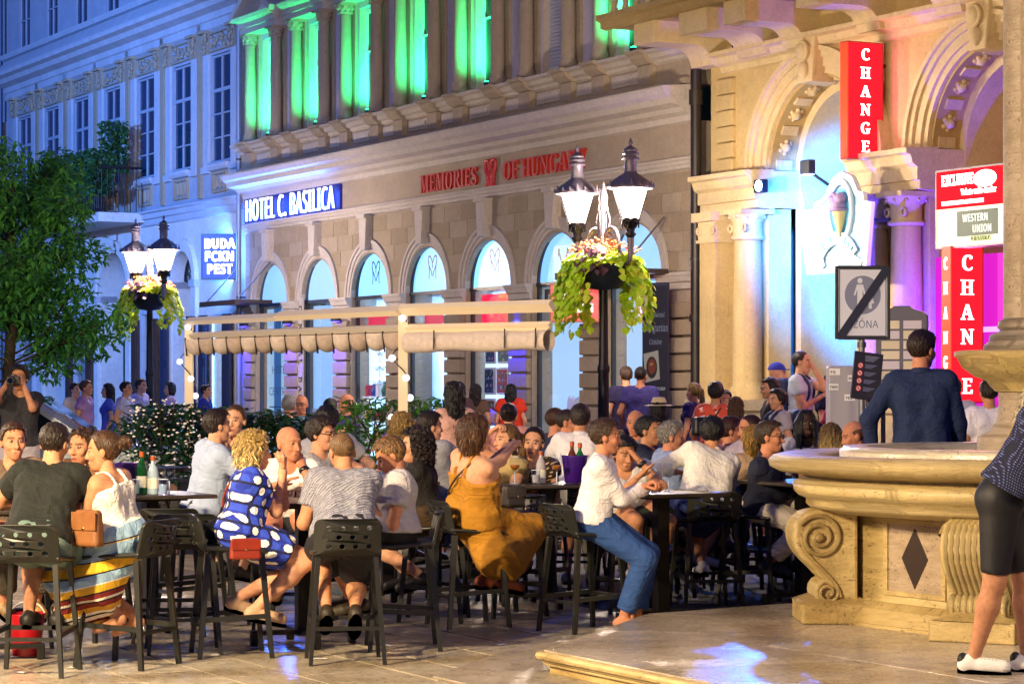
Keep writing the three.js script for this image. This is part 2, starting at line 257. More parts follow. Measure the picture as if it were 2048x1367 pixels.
{
  const W = 0.8, zg = -0.12;
  const hotelPrint = canvasTex(256, 768, (g, w, h) => { g.fillStyle = '#9fc8ec'; g.fillRect(0, 0, w, h); g.fillStyle = '#2b5f9a'; g.fillRect(70, 0, 70, h); g.fillStyle = '#16305c'; g.textAlign = 'center'; g.font = '54px sans-serif'; g.fillText('HOTEL', 128, 330); g.fillText('CENTRAL', 128, 440); g.fillText('BASILICA', 128, 560); g.lineWidth = 6; g.strokeStyle = '#16305c'; g.beginPath(); g.moveTo(20, 500); g.lineTo(236, 500); g.moveTo(30, 220); g.quadraticCurveTo(128, 170, 226, 220); g.stroke(); g.beginPath(); for (let i = 0; i < 5; i++) { g.moveTo(80 + i * 24, 170); g.lineTo(100 + i * 12, 60); } g.stroke(); });
  AX.forEach((c, i) => {
    const k = [0.7, 0.7, 1.5, 1.2, 1.4, 0.9, 0.8][i];
    put('fanlight', [lunette(c, W, zg)], i >= 2 && i <= 4 ? lit(heartLogo, k) : bluePanel(k), hotel, true);
    put('window_frame', [slab(c - W, c + W, YS, YS + 0.06, zg - 0.02, zg + 0.05), ring(c, YS + 0.06, W - 0.05, W - 0.004, zg - 0.02, zg + 0.04), slab(c - W, c - W + 0.05, 0.2, YS, zg - 0.03, zg + 0.03), slab(c + W - 0.05, c + W, 0.2, YS, zg - 0.03, zg + 0.03), slab(c - W + 0.05, c + W - 0.05, 0.2, 0.3, zg - 0.03, zg + 0.03)], i < 2 ? M(0x3a4250, 0.5) : shopFrame, hotel);
    put('shop_interior', [slab(c - 1, c + 1, 0.1, YS, -1.9, -1.85), slab(c - 1.02, c - 1, 0.1, YS, -1.85, -0.5), slab(c + 1, c + 1.02, 0.1, YS, -1.85, -0.5), slab(c - 1, c + 1, YS, YS + 0.05, -1.9, -0.5), slab(c - 1, c + 1, 0.1, 0.2, -1.85, -0.15)], shopWall, hotel);
    if (i >= 2) put('ceiling_light', slab(c - 0.5, c + 0.5, YS - 0.04, YS - 0.01, -1.5, -0.8), glow(new THREE.Color(0.62, 0.82, 1), 5), hotel);
    const I = [4, 4, 130, 100, 130, 70, 40][i], L = new THREE.RectAreaLight(new THREE.Color(0.3, 0.6, 1), I / 2, 1.0, 0.7);
    lamp(L, c, YS - 0.06, -1.15, hotel, 'shop_light'); L.rotation.x = -Math.PI / 2;
    if (i >= 2) put('display_panel', slab(c - W + 0.02, c + W - 0.02, 0.35, 2.98, i === 3 ? -0.8 : -0.38, i === 3 ? -0.77 : -0.35), glow(new THREE.Color(0.4, 0.66, 1), [0, 0, 1.7, 1.1, 1.6, 0.75, 0.7][i], 0x8090a0), hotel);
    put('glass_pane', slab(c - W + 0.05, c + W - 0.05, 0.3, YS, zg - 0.008, zg), glass, hotel);
  });
  // frosted hotel doors with print in the two left bays
  put('printed_pane', plane(1.3, 2.9, AX[0], 1.7, zg - 0.06), lit(hotelPrint, 0.75), hotel, true);
  put('frosted_pane', plane(1.3, 2.9, AX[1], 1.7, zg - 0.06), bluePanel(0.6), hotel, true);
  put('door_leaf', slab(AX[1] - 0.6, AX[1] + 0.6, 0.2, 1.25, zg - 0.05, zg - 0.02), bluePanel(0.1), hotel);
  // the first floor string of banners in the shop bays
  const redBan = glow(new THREE.Color(0.85, 0.02, 0.06), 0.55, 0x881018);
  put('banner', slab(AX[2] - 0.7, AX[2] + 0.7, 2.55, 3.05, zg - 0.2, zg - 0.17), redBan, hotel);
  put('banner', slab(AX[3] - 0.66, AX[3] + 0.02, 2.72, 3.05, zg - 0.2, zg - 0.17), redBan, hotel);
  put('banner', [slab(AX[4] - 0.68, AX[4] + 0.4, 2.62, 3.15, zg - 0.2, zg - 0.1), cyl(0.26, 0.26, 0.1, AX[4] + 0.42, 2.88, zg - 0.14, 20, Math.PI / 2)], glow(new THREE.Color(0.95, 0.01, 0.05), 0.9, 0x881018), hotel);
  const wl = glow(new THREE.Color(0.7, 0.88, 1), 2.2);
  put('light_panel', [slab(AX[2] - 0.62, AX[2] - 0.2, 2.36, 2.48, zg - 0.26, zg - 0.22), slab(AX[2] - 0.02, AX[2] + 0.64, 2.3, 2.4, zg - 0.26, zg - 0.22)], wl, hotel);
  put('light_panel', [slab(AX[4] - 0.64, AX[4] + 0.64, 2.25, 2.5, zg - 0.26, zg - 0.22)], wl, hotel);
  // poster wall in the fifth bay, stock in the others
  const photo = (s) => canvasTex(96, 96, (g) => { const c = ['#1d4f8a', '#2b7a6a', '#8a5a2b', '#6a2b5a', '#20304a', '#a83a30']; g.fillStyle = '#e9eef2'; g.fillRect(0, 0, 96, 96); g.fillStyle = c[s % 6]; g.fillRect(6, 6, 84, 84); for (let i = 0; i < 26; i++) { g.fillStyle = `hsl(${(s * 67 + i * 31) % 360},40%,${20 + (i * 17) % 60}%)`; g.fillRect(8 + (i * 37 + s * 11) % 72, 10 + (i * 23 + s * 7) % 70, 8 + i % 9, 4 + (i * 5) % 14); } });
  const pics = [0, 1, 2, 3, 4, 5].map((s) => printed(photo(s)));
  for (let r = 0; r < 4; r++) for (let q = 0; q < 3; q++) { const P = put('poster', rbox(0.34 + 0.06 * (q % 2), 0.42, 0.02, 0.004, AX[4] - 0.5 + q * 0.46, 0.75 + r * 0.5, zg - 0.15 - 0.02 * (r % 2)), pics[(r * 2 + q) % 6], hotel); P.geometry.dispose(); P.geometry = plane(0.34 + 0.06 * (q % 2), 0.42, AX[4] - 0.5 + q * 0.46, 0.75 + r * 0.5, zg - 0.15 - 0.02 * (r % 2)); put('poster_board', slab(AX[4] - 0.68 + q * 0.46, AX[4] - 0.31 + q * 0.46, 0.53 + r * 0.5, 0.97 + r * 0.5, zg - 0.2, zg - 0.18), M(0xf0f0f0, 0.7), hotel); }
  for (const b of [2]) for (let r = 0; r < 3; r++) {
    put('shelf', slab(AX[b] - 0.66, AX[b] + 0.66, 0.62 + r * 0.42, 0.645 + r * 0.42, -0.33, -0.16), M(0xe8f0f6, 0.4), hotel);
    for (let q = 0; q < 6; q++) { const h = rr(0.12, 0.3), hue = [0xb3202e, 0x20448a, 0xe8e2d4, 0x2f6a50, 0xd8a030, 0x7a3a80][(q + r * 2 + b) % 6], x = AX[b] - 0.55 + q * 0.22; put(q % 2 ? 'vase' : 'gift_box', q % 2 ? lathe([[0, 0], [0.05, 0], [0.07, h * 0.4], [0.025, h * 0.8], [0.04, h]], 12, x, 0.647 + r * 0.42, -0.245) : rbox(0.13, h, 0.11, 0.01, x, 0.647 + r * 0.42 + h / 2, -0.245), M(hue, 0.5), hotel); }
  }
}
for (const [i, w] of [[2, 0], [3, 0.3]]) { // glass chandelier in a shop window
  if (i === 3) continue;
  const t = thing('chandelier', 'white lit glass chandelier hanging in the third shop window from the left', 'chandelier', fac(AX[i] - 0.05, 1.6, -0.22), FRY); t.scale.set(0.8, 0.8, 0.3);
  const g = []; for (let r = 0; r < 3; r++) for (let k = 0; k < 8; k++) { const a = k * 0.785, R = [0.32, 0.24, 0.14][r], y = 0.15 + r * 0.32; g.push(tube([[0, y + 0.1, 0], [R * 0.6 * Math.cos(a), y - 0.04, R * 0.6 * Math.sin(a)], [R * Math.cos(a), y + 0.06, R * Math.sin(a)]], 0.008, 8, 5)); }
  put('arm', [...g, cyl(0.015, 0.02, 1.3, 0, 0.75, 0, 8)], M(0xd8e4f0, 0.2, { metalness: 0.6 }), t);
  const b = []; for (let r = 0; r < 3; r++) for (let k = 0; k < 8; k++) { const a = k * 0.785, R = [0.32, 0.24, 0.14][r], y = 0.15 + r * 0.32; b.push(ball(0.022, R * Math.cos(a), y + 0.09, R * Math.sin(a), 1, 1.6, 1, 8)); }
  put('bulb', b, glow(new THREE.Color(0.8, 0.9, 1), 5), t);
}
{ // door canopies, string of capsules, folk strips in the sixth bay
  for (const [c, l] of [[AX[0] - 0.55, 'slim metal canopy over the leftmost hotel door'], [AX[6] + 0.25, 'slim brown metal canopy over the rightmost hotel door']]) {
    const t = thing('door_canopy', l, 'canopy', fac(c, 3.28, 0), FRY, 'canopies over the hotel doors');
    put('roof_plate', [slab(-0.95, 0.95, -0.04, 0.02, 0.14, 0.9), slab(-0.95, 0.95, -0.08, -0.04, 0.8, 0.9)], M(0x4a3e38, 0.5, { metalness: 0.4 }), t);
    for (const s of [-0.8, 0.8]) put('tie_rod', bar([s, 0.02, 0.8], [s, 0.75, 0.12], 0.02), M(0x555050, 0.5), t);
  }
  const c = AX[5];
  const t = thing('fur_display', 'white fluffy fur hanging in the shop window left of the lamp post', 'fur', fac(c + 0.1, 0.35, -0.24), FRY);
  const g = []; for (let i = 0; i < 150; i++) { const y = 1.05 * rnd(), a = rnd() * 6.28, R = 0.12 + 0.2 * Math.sin(y / 1.05 * 2.6 + 0.5); g.push(ball(rr(0.05, 0.09), R * Math.cos(a), y, R * 0.18 * Math.sin(a), 0.7, 1.6, 0.5, 7)); }
  put('pelt', g, M(0xe8ecf0, 0.95, { sheen: 1 }), t);
  const w = thing('folk_hanging', 'strings of red and blue folk ornaments in the shop window left of the lamp post', 'decoration', fac(c, 0.9, -0.5), FRY);
  for (const x of [-0.32, -0.08, 0.05, 0.34]) { put('cord', cyl(0.006, 0.006, 1.6, x, 0.8, 0, 6), M(0x203070, 0.8), w); for (let k = 0; k < 3; k++) put('pendant', [lathe([[0, -0.09], [0.05, -0.05], [0.055, 0], [0.03, 0.06], [0, 0.11]], 10, x, 0.2 + k * 0.55 - Math.abs(x) * 0.3, 0.02)], M(k % 2 ? 0x18245a : 0xb81828, 0.5), w); }
  for (const x of [-0.2, 0.46]) for (let k = 0; k < 9; k++) put('zigzag_strip', [tube([[x - 0.08, 0.55 + k * 0.11, 0.03], [x - 0.03, 0.59 + k * 0.11, 0.03], [x + 0.02, 0.55 + k * 0.11, 0.03], [x + 0.08, 0.59 + k * 0.11, 0.03]], 0.014, 10, 5)], M(k % 2 ? 0x4a2a90 : 0xc02040, 0.7), w);
  const e = canvasTex(256, 256, (g2) => { g2.fillStyle = '#9ccbf2'; g2.fillRect(0, 0, 256, 256); g2.strokeStyle = '#0c1436'; g2.lineWidth = 13; g2.beginPath(); g2.moveTo(70, 40); g2.lineTo(160, 200); g2.moveTo(186, 40); g2.lineTo(96, 200); g2.stroke(); g2.fillStyle = '#0c1436'; g2.fillRect(60, 22, 22, 44); g2.fillRect(174, 22, 22, 44); g2.fillRect(108, 120, 40, 58); g2.beginPath(); g2.arc(128, 112, 22, 0, 7); g2.fill(); g2.fillRect(70, 186, 116, 12); g2.fillRect(110, 205, 36, 30); });
  const p = thing('crest_print', 'crossed spoons crest printed on the arched fanlight above the fur display', 'print', fac(c, 3.42, -0.11), FRY); put('print', plane(0.62, 0.62, 0, 0.08, 0), lit(e, 0.8), p, true);
  const bn = thing('shop_fascia', 'dark fascia board with small white script above the fur window', 'sign', fac(c, 2.9, -0.16), FRY); put('board', slab(-0.68, 0.68, 0, 0.26, -0.03, 0), M(0x14161e, 0.5), bn);
  put('lettering', plane(1.3, 0.24, 0, 0.13, 0.004), lit(canvasTex(256, 48, (g2) => { g2.fillStyle = '#12141c'; g2.fillRect(0, 0, 256, 48); g2.fillStyle = '#fff'; g2.font = 'italic 24px serif'; g2.fillText('Traditional Hungarian', 12, 32); }), 0.6), bn, true);
}
// wall lamps washing the piers blue and violet
const pierGlow = [[-13.56, 0x4030ff], [-11.28, 0x4434ff], [-4.44, 0x1018ff], [-15.75, 0x4030ff]];
pierGlow.forEach(([a, c], i) => { const t = thing('pier_light', ['small blue wall light above the pier left of the vertical hotel lettering', 'small violet wall light above the pier right of the frosted hotel door', 'small blue wall light above the pier left of the fur window', 'small blue wall light above the leftmost hotel pier'][i], 'wall light', fac(a, 2.86, 0.2), FRY, 'wall lights over the hotel piers'); put('housing', rbox(0.2, 0.06, 0.12, 0.01, 0, 0, -0.05), M(0x303030, 0.4), t); put('lens', slab(-0.08, 0.08, -0.045, -0.035, -0.09, -0.01), glow(c, 8), t); const s = new THREE.SpotLight(c, 26, 0, 1.0, 0.6, 2); lamp(s, 0, -0.07, 0.02, t, 'pier_spot'); s.target.position.set(0, -1.6, -0.1); t.add(s.target); });
// ---------- the old house on the left ----------
const LL = -32.4, LR = -16.02;
const blueStucco = stucco(0xa0a8b8), blueTrim = stucco(0xb4bac6), relief = stucco(0xa0937f);
const oldHouse = thing('stucco_house', 'tall pale stucco house with seven long windows, a leafy balcony and arched doorways', 'building', P0, FRY);
{
  const oldFrame = M(0x8f9bab, 0.5), B = oldHouse, WS = [0, 1, 2, 3, 4, 5, 6].map((i) => -17.35 - 2.25 * i);
  const arches = [[-19.55, 0.62, 0.2, 3.85], [-24.0, 0.95, 0.1, 3.7], [-28.4, 0.8, 0.2, 3.7]];
  const doors = [[-17.6, -16.95, 0.2, 3.0], [-21.9, -21.2, 0.2, 3.2], [-26.6, -25.7, 0.2, 3.2], [-30.9, -30, 0.2, 3.2]];
  put('wall', wallWithHoles(LL, LR, 0, 5.2, -0.6, 0, [...arches.map(([c, w, y0, ys]) => archShape(c, w, y0, ys)), ...doors.map((d) => rectHole(...d))]), stucco(0xd5d2d0), B);
  put('wall', wallWithHoles(LL, LR, 5.4, 9.5, -0.6, 0, WS.map((c) => rectHole(c - 0.55, c + 0.55, 6.15, 8.36))), blueStucco, B);
  put('wall', wallWithHoles(LL, LR, 9.9, 15, -0.6, 0, WS.map((c) => rectHole(c - 0.48, c + 0.48, 10.0, 12.2))), blueStucco, B);
  put('wall', [slab(LL, LR, 0, 15, -9, -8.7), slab(LL, LL + 0.3, 0, 15, -8.7, -0.62), slab(LR - 0.3, LR, 0, 15, -8.7, -0.62)], blueStucco, B);
  put('roof', slab(LL, LR, 15, 15.4, -9, 0.6), M(0x5a3a2e, 0.9), B);
  put('string_course', profile([[0, 5.1], [0.05, 5.13], [0.07, 5.24], [0.13, 5.26], [0.13, 5.36], [0.2, 5.38], [0.2, 5.42], [0, 5.44]], LL, LR), blueTrim, B);
  put('cornice', [profile([[0, 8.86], [0.06, 8.9], [0.06, 9.05], [0.1, 9.07], [0.1, 9.2], [0.3, 9.26], [0.36, 9.36], [0.5, 9.4], [0.52, 9.48], [0.5, 9.52], [0.3, 9.6], [0.05, 9.9]], LL, LR), profile([[0, 9.9], [0.16, 9.91], [0.2, 9.98], [0.2, 10.02], [0, 10.04]], LL, LR)], blueTrim, B);
  const panes = [M(0x16324e, 0.05), M(0x1c2f44, 0.07), M(0x0e2236, 0.05)];
  WS.forEach((c, i) => {
    sash(B, c - 0.54, c + 0.54, 6.17, 8.34, -0.06, oldFrame, panes, 2, [0, 0.22, 0.45, 0.68, 1], 0.045);
    if (i > 2) sash(B, c - 0.46, c + 0.46, 10.02, 12.18, -0.06, oldFrame, panes, 2, [0, 0.33, 0.66, 1], 0.06);
    put('curtain', [slab(c - 0.46, c - 0.1, 6.2, 8.2, -0.13, -0.12)], M(0x6b7f96, 0.9), B);
    for (const s of [-0.78, 0.78]) {
      put('pilaster', [slab(c + s - 0.14, c + s + 0.14, 6.05, 8.4, 0, 0.05), slab(c + s - 0.2, c + s + 0.2, 5.98, 6.12, 0, 0.08)], blueTrim, B);
      const cap = [slab(c + s - 0.2, c + s + 0.2, 8.82, 8.88, 0, 0.17), slab(c + s - 0.16, c + s + 0.16, 8.4, 8.82, 0, 0.08)];
      for (let k = 0; k < 14; k++) cap.push(ball(rr(0.03, 0.055), c + s + rr(-0.15, 0.15), rr(8.44, 8.8), 0.1, 1, rr(0.8, 1.6), 0.8, 6));
      put('capital', cap, relief, B);
    }
    const fr = [slab(c - 0.55, c + 0.55, 8.42, 8.46, 0, 0.06), slab(c - 0.55, c + 0.55, 8.78, 8.82, 0, 0.06)]; for (let k = 0; k < 26; k++) fr.push(ball(rr(0.025, 0.06), c + rr(-0.5, 0.5), rr(8.5, 8.74), 0.03, rr(0.8, 1.8), rr(0.7, 1.3), 0.9, 6));
    put('frieze_relief', fr, relief, B);
    put('dado_panel', [slab(c - 0.42, c - 0.36, 5.56, 5.98, 0, 0.06), slab(c + 0.36, c + 0.42, 5.56, 5.98, 0, 0.06), slab(c - 0.36, c + 0.36, 5.93, 5.98, 0, 0.06), slab(c - 0.36, c + 0.36, 5.56, 5.61, 0, 0.06), ...[-0.22, 0, 0.22].map((q) => ball(0.075, c + q, 5.78, 0.01, 0.9, 2, 0.7, 8)), ...[-0.22, 0, 0.22].map((q) => ball(0.04, c + q, 5.66, 0.02, 1.6, 0.8, 0.8, 7))], relief, B);
    put('sill', profile([[0, 6.0], [0.08, 6.02], [0.13, 6.08], [0.13, 6.14], [0, 6.15]], c - 0.55, c + 0.55), blueTrim, B);
    put('lesene', slab(c + 1.02, c + 1.22, 5.5, 9.22, 0, 0.06), relief, B);
  });
  for (const [c, w, y0, ys] of arches) {
    put('archivolt', [ring(c, ys, w, w + 0.14, -0.1, 0.05), ring(c, ys, w + 0.14, w + 0.28, -0.1, 0.09)], stucco(0xd9d4d0), B);
    put('impost', [slab(c - w - 0.34, c - w, ys - 0.14, ys, -0.4, 0.12), slab(c + w, c + w + 0.34, ys - 0.14, ys, -0.4, 0.12)], blueTrim, B);
    put('pilaster', [slab(c - w - 0.3, c - w - 0.02, 0, ys - 0.14, 0, 0.08), slab(c + w + 0.02, c + w + 0.3, 0, ys - 0.14, 0, 0.08)], stucco(0xd5d2d0), B);
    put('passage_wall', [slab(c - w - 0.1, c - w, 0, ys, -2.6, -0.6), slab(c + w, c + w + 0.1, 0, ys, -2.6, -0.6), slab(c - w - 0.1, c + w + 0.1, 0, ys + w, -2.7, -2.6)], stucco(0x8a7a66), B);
    for (const s of [-1, 1]) { const d = put('door_leaf', [box(0.06, 2.5, w * 0.96, c + s * (w - 0.06), 1.45, -0.98)], M(0x2a2624, 0.7, { map: T.wood }), B); for (let k = 0; k < 3; k++) put('door_panel', box(0.03, 0.6, w * 0.66, c + s * (w - 0.1), 0.65 + k * 0.78, -0.98), M(0x332c28, 0.7), d); }
  }
  { const g = [ring(-19.55, 3.86, 0.18, 0.22, -0.28, -0.24), ring(-19.55, 3.86, 0.56, 0.61, -0.28, -0.24)]; for (let k = 0; k <= 8; k++) { const a = Math.PI * k / 8; g.push(bar([-19.55 + 0.2 * Math.cos(a), 3.86 + 0.2 * Math.sin(a), -0.26], [-19.55 + 0.58 * Math.cos(a), 3.86 + 0.58 * Math.sin(a), -0.26], 0.02)); if (k < 8) g.push(tf(new THREE.TorusGeometry(0.08, 0.012, 6, 14), -19.55 + 0.42 * Math.cos(a + 0.2), 3.86 + 0.42 * Math.sin(a + 0.2), -0.26)); } put('fan_grille', g, M(0x12161e, 0.5), B); const s = new THREE.Shape(); s.absarc(0, 0, 0.6, 0, Math.PI, false); put('fanlight', new THREE.ShapeGeometry(s, 20).translate(-19.55, 3.86, -0.34), bluePanel(0.3), B); }
  // shutters and lit doorways on the right of the ground floor
  const sh = M(0x27304a, 0.6, { map: T.wood }), brown = M(0x4a2f22, 0.7, { map: T.wood });
  for (const [x, m] of [[-18.05, sh], [-16.72, sh], [-20.35, sh], [-18.75, sh], [-22.2, brown], [-21.0, brown], [-26.9, brown], [-25.4, brown]]) { const s = put('shutter', slab(x - 0.2, x + 0.2, 0.3, 3.1, 0.1, 0.16), m, B); for (let k = 0; k < 3; k++) put('shutter_panel', slab(x - 0.14, x + 0.14, 0.5 + k * 0.86, 1.2 + k * 0.86, 0.16, 0.18), m, s); }
  for (const [x0, x1, y0, y1] of doors) { put('door_frame', [slab(x0 - 0.08, x0, 0, y1 + 0.08, -0.2, 0.1), slab(x1, x1 + 0.08, 0, y1 + 0.08, -0.2, 0.1), slab(x0, x1, y1, y1 + 0.1, -0.2, 0.1)], blueTrim, B); put('shop_interior', [slab(x0 - 0.3, x1 + 0.3, 0.1, y1, -2.4, -2.3), slab(x0 - 0.35, x0 - 0.3, 0.1, y1, -2.3, -0.6), slab(x1 + 0.3, x1 + 0.35, 0.1, y1, -2.3, -0.6), slab(x0 - 0.3, x1 + 0.3, y1, y1 + 0.05, -2.4, -0.6)], shopWall, B); }
  put('lit_door', slab(-17.58, -16.97, 0.3, 2.98, -0.16, -0.14), glow(new THREE.Color(0.45, 0.72, 1), 1.8), B);
  put('lit_door', slab(-20.1, -19.0, 0.3, 3.0, -0.3, -0.28), glow(new THREE.Color(0.08, 0.3, 1), 0.35), B);
  const L = new THREE.RectAreaLight(new THREE.Color(0.1, 0.35, 1), 26, 0.7, 2.6); lamp(L, -17.28, 1.7, 0.06, B, 'door_light'); L.rotation.y = Math.PI;
}
// the house beyond
{ const B = thing('corner_house', 'dark blue stucco house at the far left edge with a tall window', 'building', P0, FRY);
  put('wall', [wallWithHoles(-41, -32.6, 0, 13, -0.5, -0.05, [rectHole(-34.3, -33.4, 9, 11.4), rectHole(-34.3, -33.4, 5.4, 7.8), rectHole(-36.6, -35.7, 5.4, 7.8), rectHole(-34.3, -33.4, 0.5, 3.5)]), slab(-41, -32.6, 0, 13, -9, -8.7)], stucco(0x9ba6b8), B);
  for (const [a, y] of [[-34.3, 9], [-34.3, 5.4], [-36.6, 5.4], [-34.3, 0.5]]) sash(B, a, a + 0.9, y, y + 2.4, -0.3, frameW, darkPane, 2, [0, 0.3, 0.65, 1], 0.06);
  put('cornice', profile([[-0.05, 8], [0.2, 8.1], [0.3, 8.3], [-0.05, 8.4]], -41, -32.6), stucco(0x8a94a6), B); put('roof', slab(-41, -32.6, 13, 13.3, -9, 0.4), M(0x4a3a30, 0.9), B); }
// rain pipes
for (const [a, r, c, l, y1] of [[-15.98, 0.05, 0x7f8794, 'thin grey rain pipe between the pale house and the hotel', 12], [0.93, 0.075, 0x2c2622, 'thick dark brown rain pipe between the hotel and the bank', 7], [-32.45, 0.05, 0x39445a, 'dark rain pipe at the far left of the pale house', 13]]) {
  const t = thing('rain_pipe', l, 'drainpipe', fac(a, 0, 0.16), FRY, 'rain pipes down the facades'); put('pipe', [cyl(r, r, y1, 0, y1 / 2, 0, 16), cyl(r * 1.3, r * 1.3, 0.2, 0, 5.6, 0, 16), cyl(r * 1.25, r * 1.25, 0.1, 0, 2.6, 0, 16)], M(c, 0.45, { metalness: 0.3 }), t);
  for (const y of [1.2, 3.4, 6.1]) put('bracket', [cyl(r * 1.15, r * 1.15, 0.035, 0, y, 0, 16), box(0.03, 0.03, 0.16, 0, y, -0.09)], M(0x2a2a2e, 0.5), t);
}
// ---------- the bank with the big arches on the right ----------
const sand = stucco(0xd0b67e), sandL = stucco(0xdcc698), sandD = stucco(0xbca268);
const bank = thing('bank_building', 'sand coloured building with two deep coffered arches and heavy balcony brackets', 'building', P0, FRY);
{
  const B = bank, L0 = 1.06, R0 = 11.5, AC = [3.65, 7.1, 10.6], S = 4.45;
  put('wall', [wallWithHoles(L0, R0, 0, 6.1, -0.35, 0, AC.slice(0, 2).map((c) => archShape(c, 1.18, 0.1, S, 32))), slab(L0, R0, 6.1, 12, -0.35, 0), slab(L0, R0, 0, 12, -7, -6.7), slab(R0, R0 + 0.3, 0, 12, -7, 0)], sand, B);
  put('roof', slab(L0, R0 + 0.3, 12, 12.3, -7, 0.5), M(0x5a3a2e, 0.9), B);
  put('cornice', profile([[0, 5.86], [0.06, 5.88], [0.08, 5.95], [0.16, 5.98], [0.2, 6.06], [0.3, 6.08], [0.3, 6.13], [0, 6.16]], L0 + 0.35, R0), sandL, B);
  AC.slice(0, 2).forEach((c) => {
    put('archivolt', [ring(c, S, 1.18, 1.26, -0.3, 0.05), ring(c, S, 1.26, 1.38, -0.3, 0.09), ring(c, S, 1.38, 1.46, -0.3, 0.13), ring(c, S, 1.46, 1.52, -0.3, 0.17)], sandL, B);
    // coffered soffit band with rosettes, then the plain inner reveal
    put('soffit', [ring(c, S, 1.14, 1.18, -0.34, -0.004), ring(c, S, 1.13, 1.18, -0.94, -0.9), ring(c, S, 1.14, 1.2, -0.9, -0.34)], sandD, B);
    for (let k = 0; k < 15; k++) { const a = Math.PI * (k + 0.5) / 15, g = []; if (k % 2) { g.push(tf(new THREE.SphereGeometry(0.07, 12, 8), c + 1.13 * Math.cos(a), S + 1.12 * Math.sin(a), -0.2)); for (let m = 0; m < 6; m++) g.push(tf(new THREE.SphereGeometry(0.032, 8, 6), c + 1.14 * Math.cos(a + 0.07 * Math.cos(m)), S + 1.13 * Math.sin(a + 0.07 * Math.cos(m)), -0.2 + 0.075 * Math.sin(m * 1.05))); } else g.push(box(0.05, 0.13, 0.24, c + 1.14 * Math.cos(a), S + 1.13 * Math.sin(a), -0.2, 0, 0, a)); put(k % 2 ? 'rosette' : 'coffer', g, sandL, B); }
    put('inner_arch', [ring(c, S, 1.02, 1.14, -1.9, -0.4), slab(c - 1.14, c - 1.02, 0.1, S, -1.9, -0.4), slab(c + 1.02, c + 1.14, 0.1, S, -1.9, -0.4)], sandL, B);
    put('keystone', [ext(shape([[c - 0.13, S + 1.08], [c + 0.13, S + 1.08], [c + 0.2, S + 1.66], [c - 0.2, S + 1.66]]), 0.3, 0.02).translate(0, 0, -0.08), ball(0.13, c, S + 1.45, 0.25, 1, 1, 0.8), ball(0.09, c, S + 1.22, 0.25, 1, 1.3, 0.8), tf(new THREE.TorusGeometry(0.11, 0.03, 8, 16), c, S + 1.45, 0.28)], sandL, B);
    // back of the arch: frame, dark glass
    const s = new THREE.Shape(); s.absarc(c, S, 1.02, 0, Math.PI, false);
    put('fanlight', new THREE.ShapeGeometry(s, 28).translate(0, 0, -1.84), M(0x0b1020, 0.05), B);
    put('window_frame', [ring(c, S, 0.95, 1.02, -1.84, -1.76), slab(c - 1.02, c + 1.02, S - 0.06, S + 0.04, -1.84, -1.74), slab(c - 0.03, c + 0.03, 0.1, S, -1.84, -1.76), slab(c - 0.02, c + 0.02, S + 0.04, S + 0.96, -1.84, -1.77), slab(c - 1.02, c - 0.94, 0.1, S, -1.84, -1.76), slab(c + 0.94, c + 1.02, 0.1, S, -1.84, -1.76)], M(0x38404c, 0.5), B);
    for (const q of [-0.485, 0.485]) put('door_glass', slab(c + q - 0.455, c + q + 0.455, 0.2, S - 0.06, -1.82, -1.8), M(0x1a2a3a, 0.05), B);
  });
  // piers: pilasters, columns, entablature blocks
  for (const [a0, a1] of [[1.25, 2.5], [4.78, 5.97], [8.25, 9.45]]) {
    put('entablature', [profile([[0, 3.98], [0.26, 4.0], [0.26, 4.1], [0.3, 4.11], [0.3, 4.26], [0.36, 4.3], [0.4, 4.4], [0.46, 4.42], [0.46, 4.48], [0, 4.5]], a0 - 0.05, a1 + 0.1), slab(a1, a1 + 0.1, 4.0, 4.48, -1.0, 0)], sandL, B);
  }
  for (const [a, sq] of [[1.6, 1], [2.27, 0], [5.05, 0], [5.72, 0], [8.4, 0], [9.1, 0]]) {
    const z = 0.2, cap = sq ? [slab(a - 0.25, a + 0.25, 3.86, 3.98, 0, 0.5), slab(a - 0.22, a + 0.22, 3.58, 3.62, 0, 0.44), slab(a - 0.2, a + 0.2, 3.62, 3.86, 0, 0.42)] : [slab(a - 0.26, a + 0.26, 3.92, 3.98, -0.06, z + 0.27), lathe([[0.19, 3.58], [0.22, 3.6], [0.22, 3.63], [0.19, 3.65], [0.19, 3.82], [0.24, 3.88], [0.26, 3.92]], 24, a, 0, z)];
    for (let k = 0; k < 10; k++) cap.push(ball(0.022, sq ? a - 0.2 + k * 0.044 : a + 0.24 * Math.cos(k * 0.63), 3.88, sq ? 0.45 : z + 0.24 * Math.sin(k * 0.63), 1, 1, 1, 6));
    for (const q of [-0.16, 0.16]) cap.push(tf(new THREE.TorusGeometry(0.045, 0.018, 6, 14), a + q, 3.74, sq ? 0.43 : z + 0.16));
    const c = put(sq ? 'pilaster' : 'column', sq ? slab(a - 0.19, a + 0.19, 1.5, 3.58, 0, 0.4) : lathe([[0.25, 1.5], [0.25, 1.56], [0.22, 1.58], [0.24, 1.64], [0.2, 1.68], [0.195, 1.75], [0.195, 2.6], [0.175, 3.58]], 28, a, 0, z), sand, B);
    put('capital', cap, sandL, c);
    put('pedestal', [slab(a - 0.3, a + 0.3, 0, 1.36, -0.06, 0.52), slab(a - 0.33, a + 0.33, 1.36, 1.5, -0.06, 0.55), slab(a - 0.34, a + 0.34, 0, 0.24, -0.06, 0.57)], sandL, B);
  }
  for (let k = 0; k < 6; k++) put('stone_block', rbox(0.42, 0.2, 0.09, 0.015, 1.48, 4.62 + k * 0.215, 0.02), sand, B);
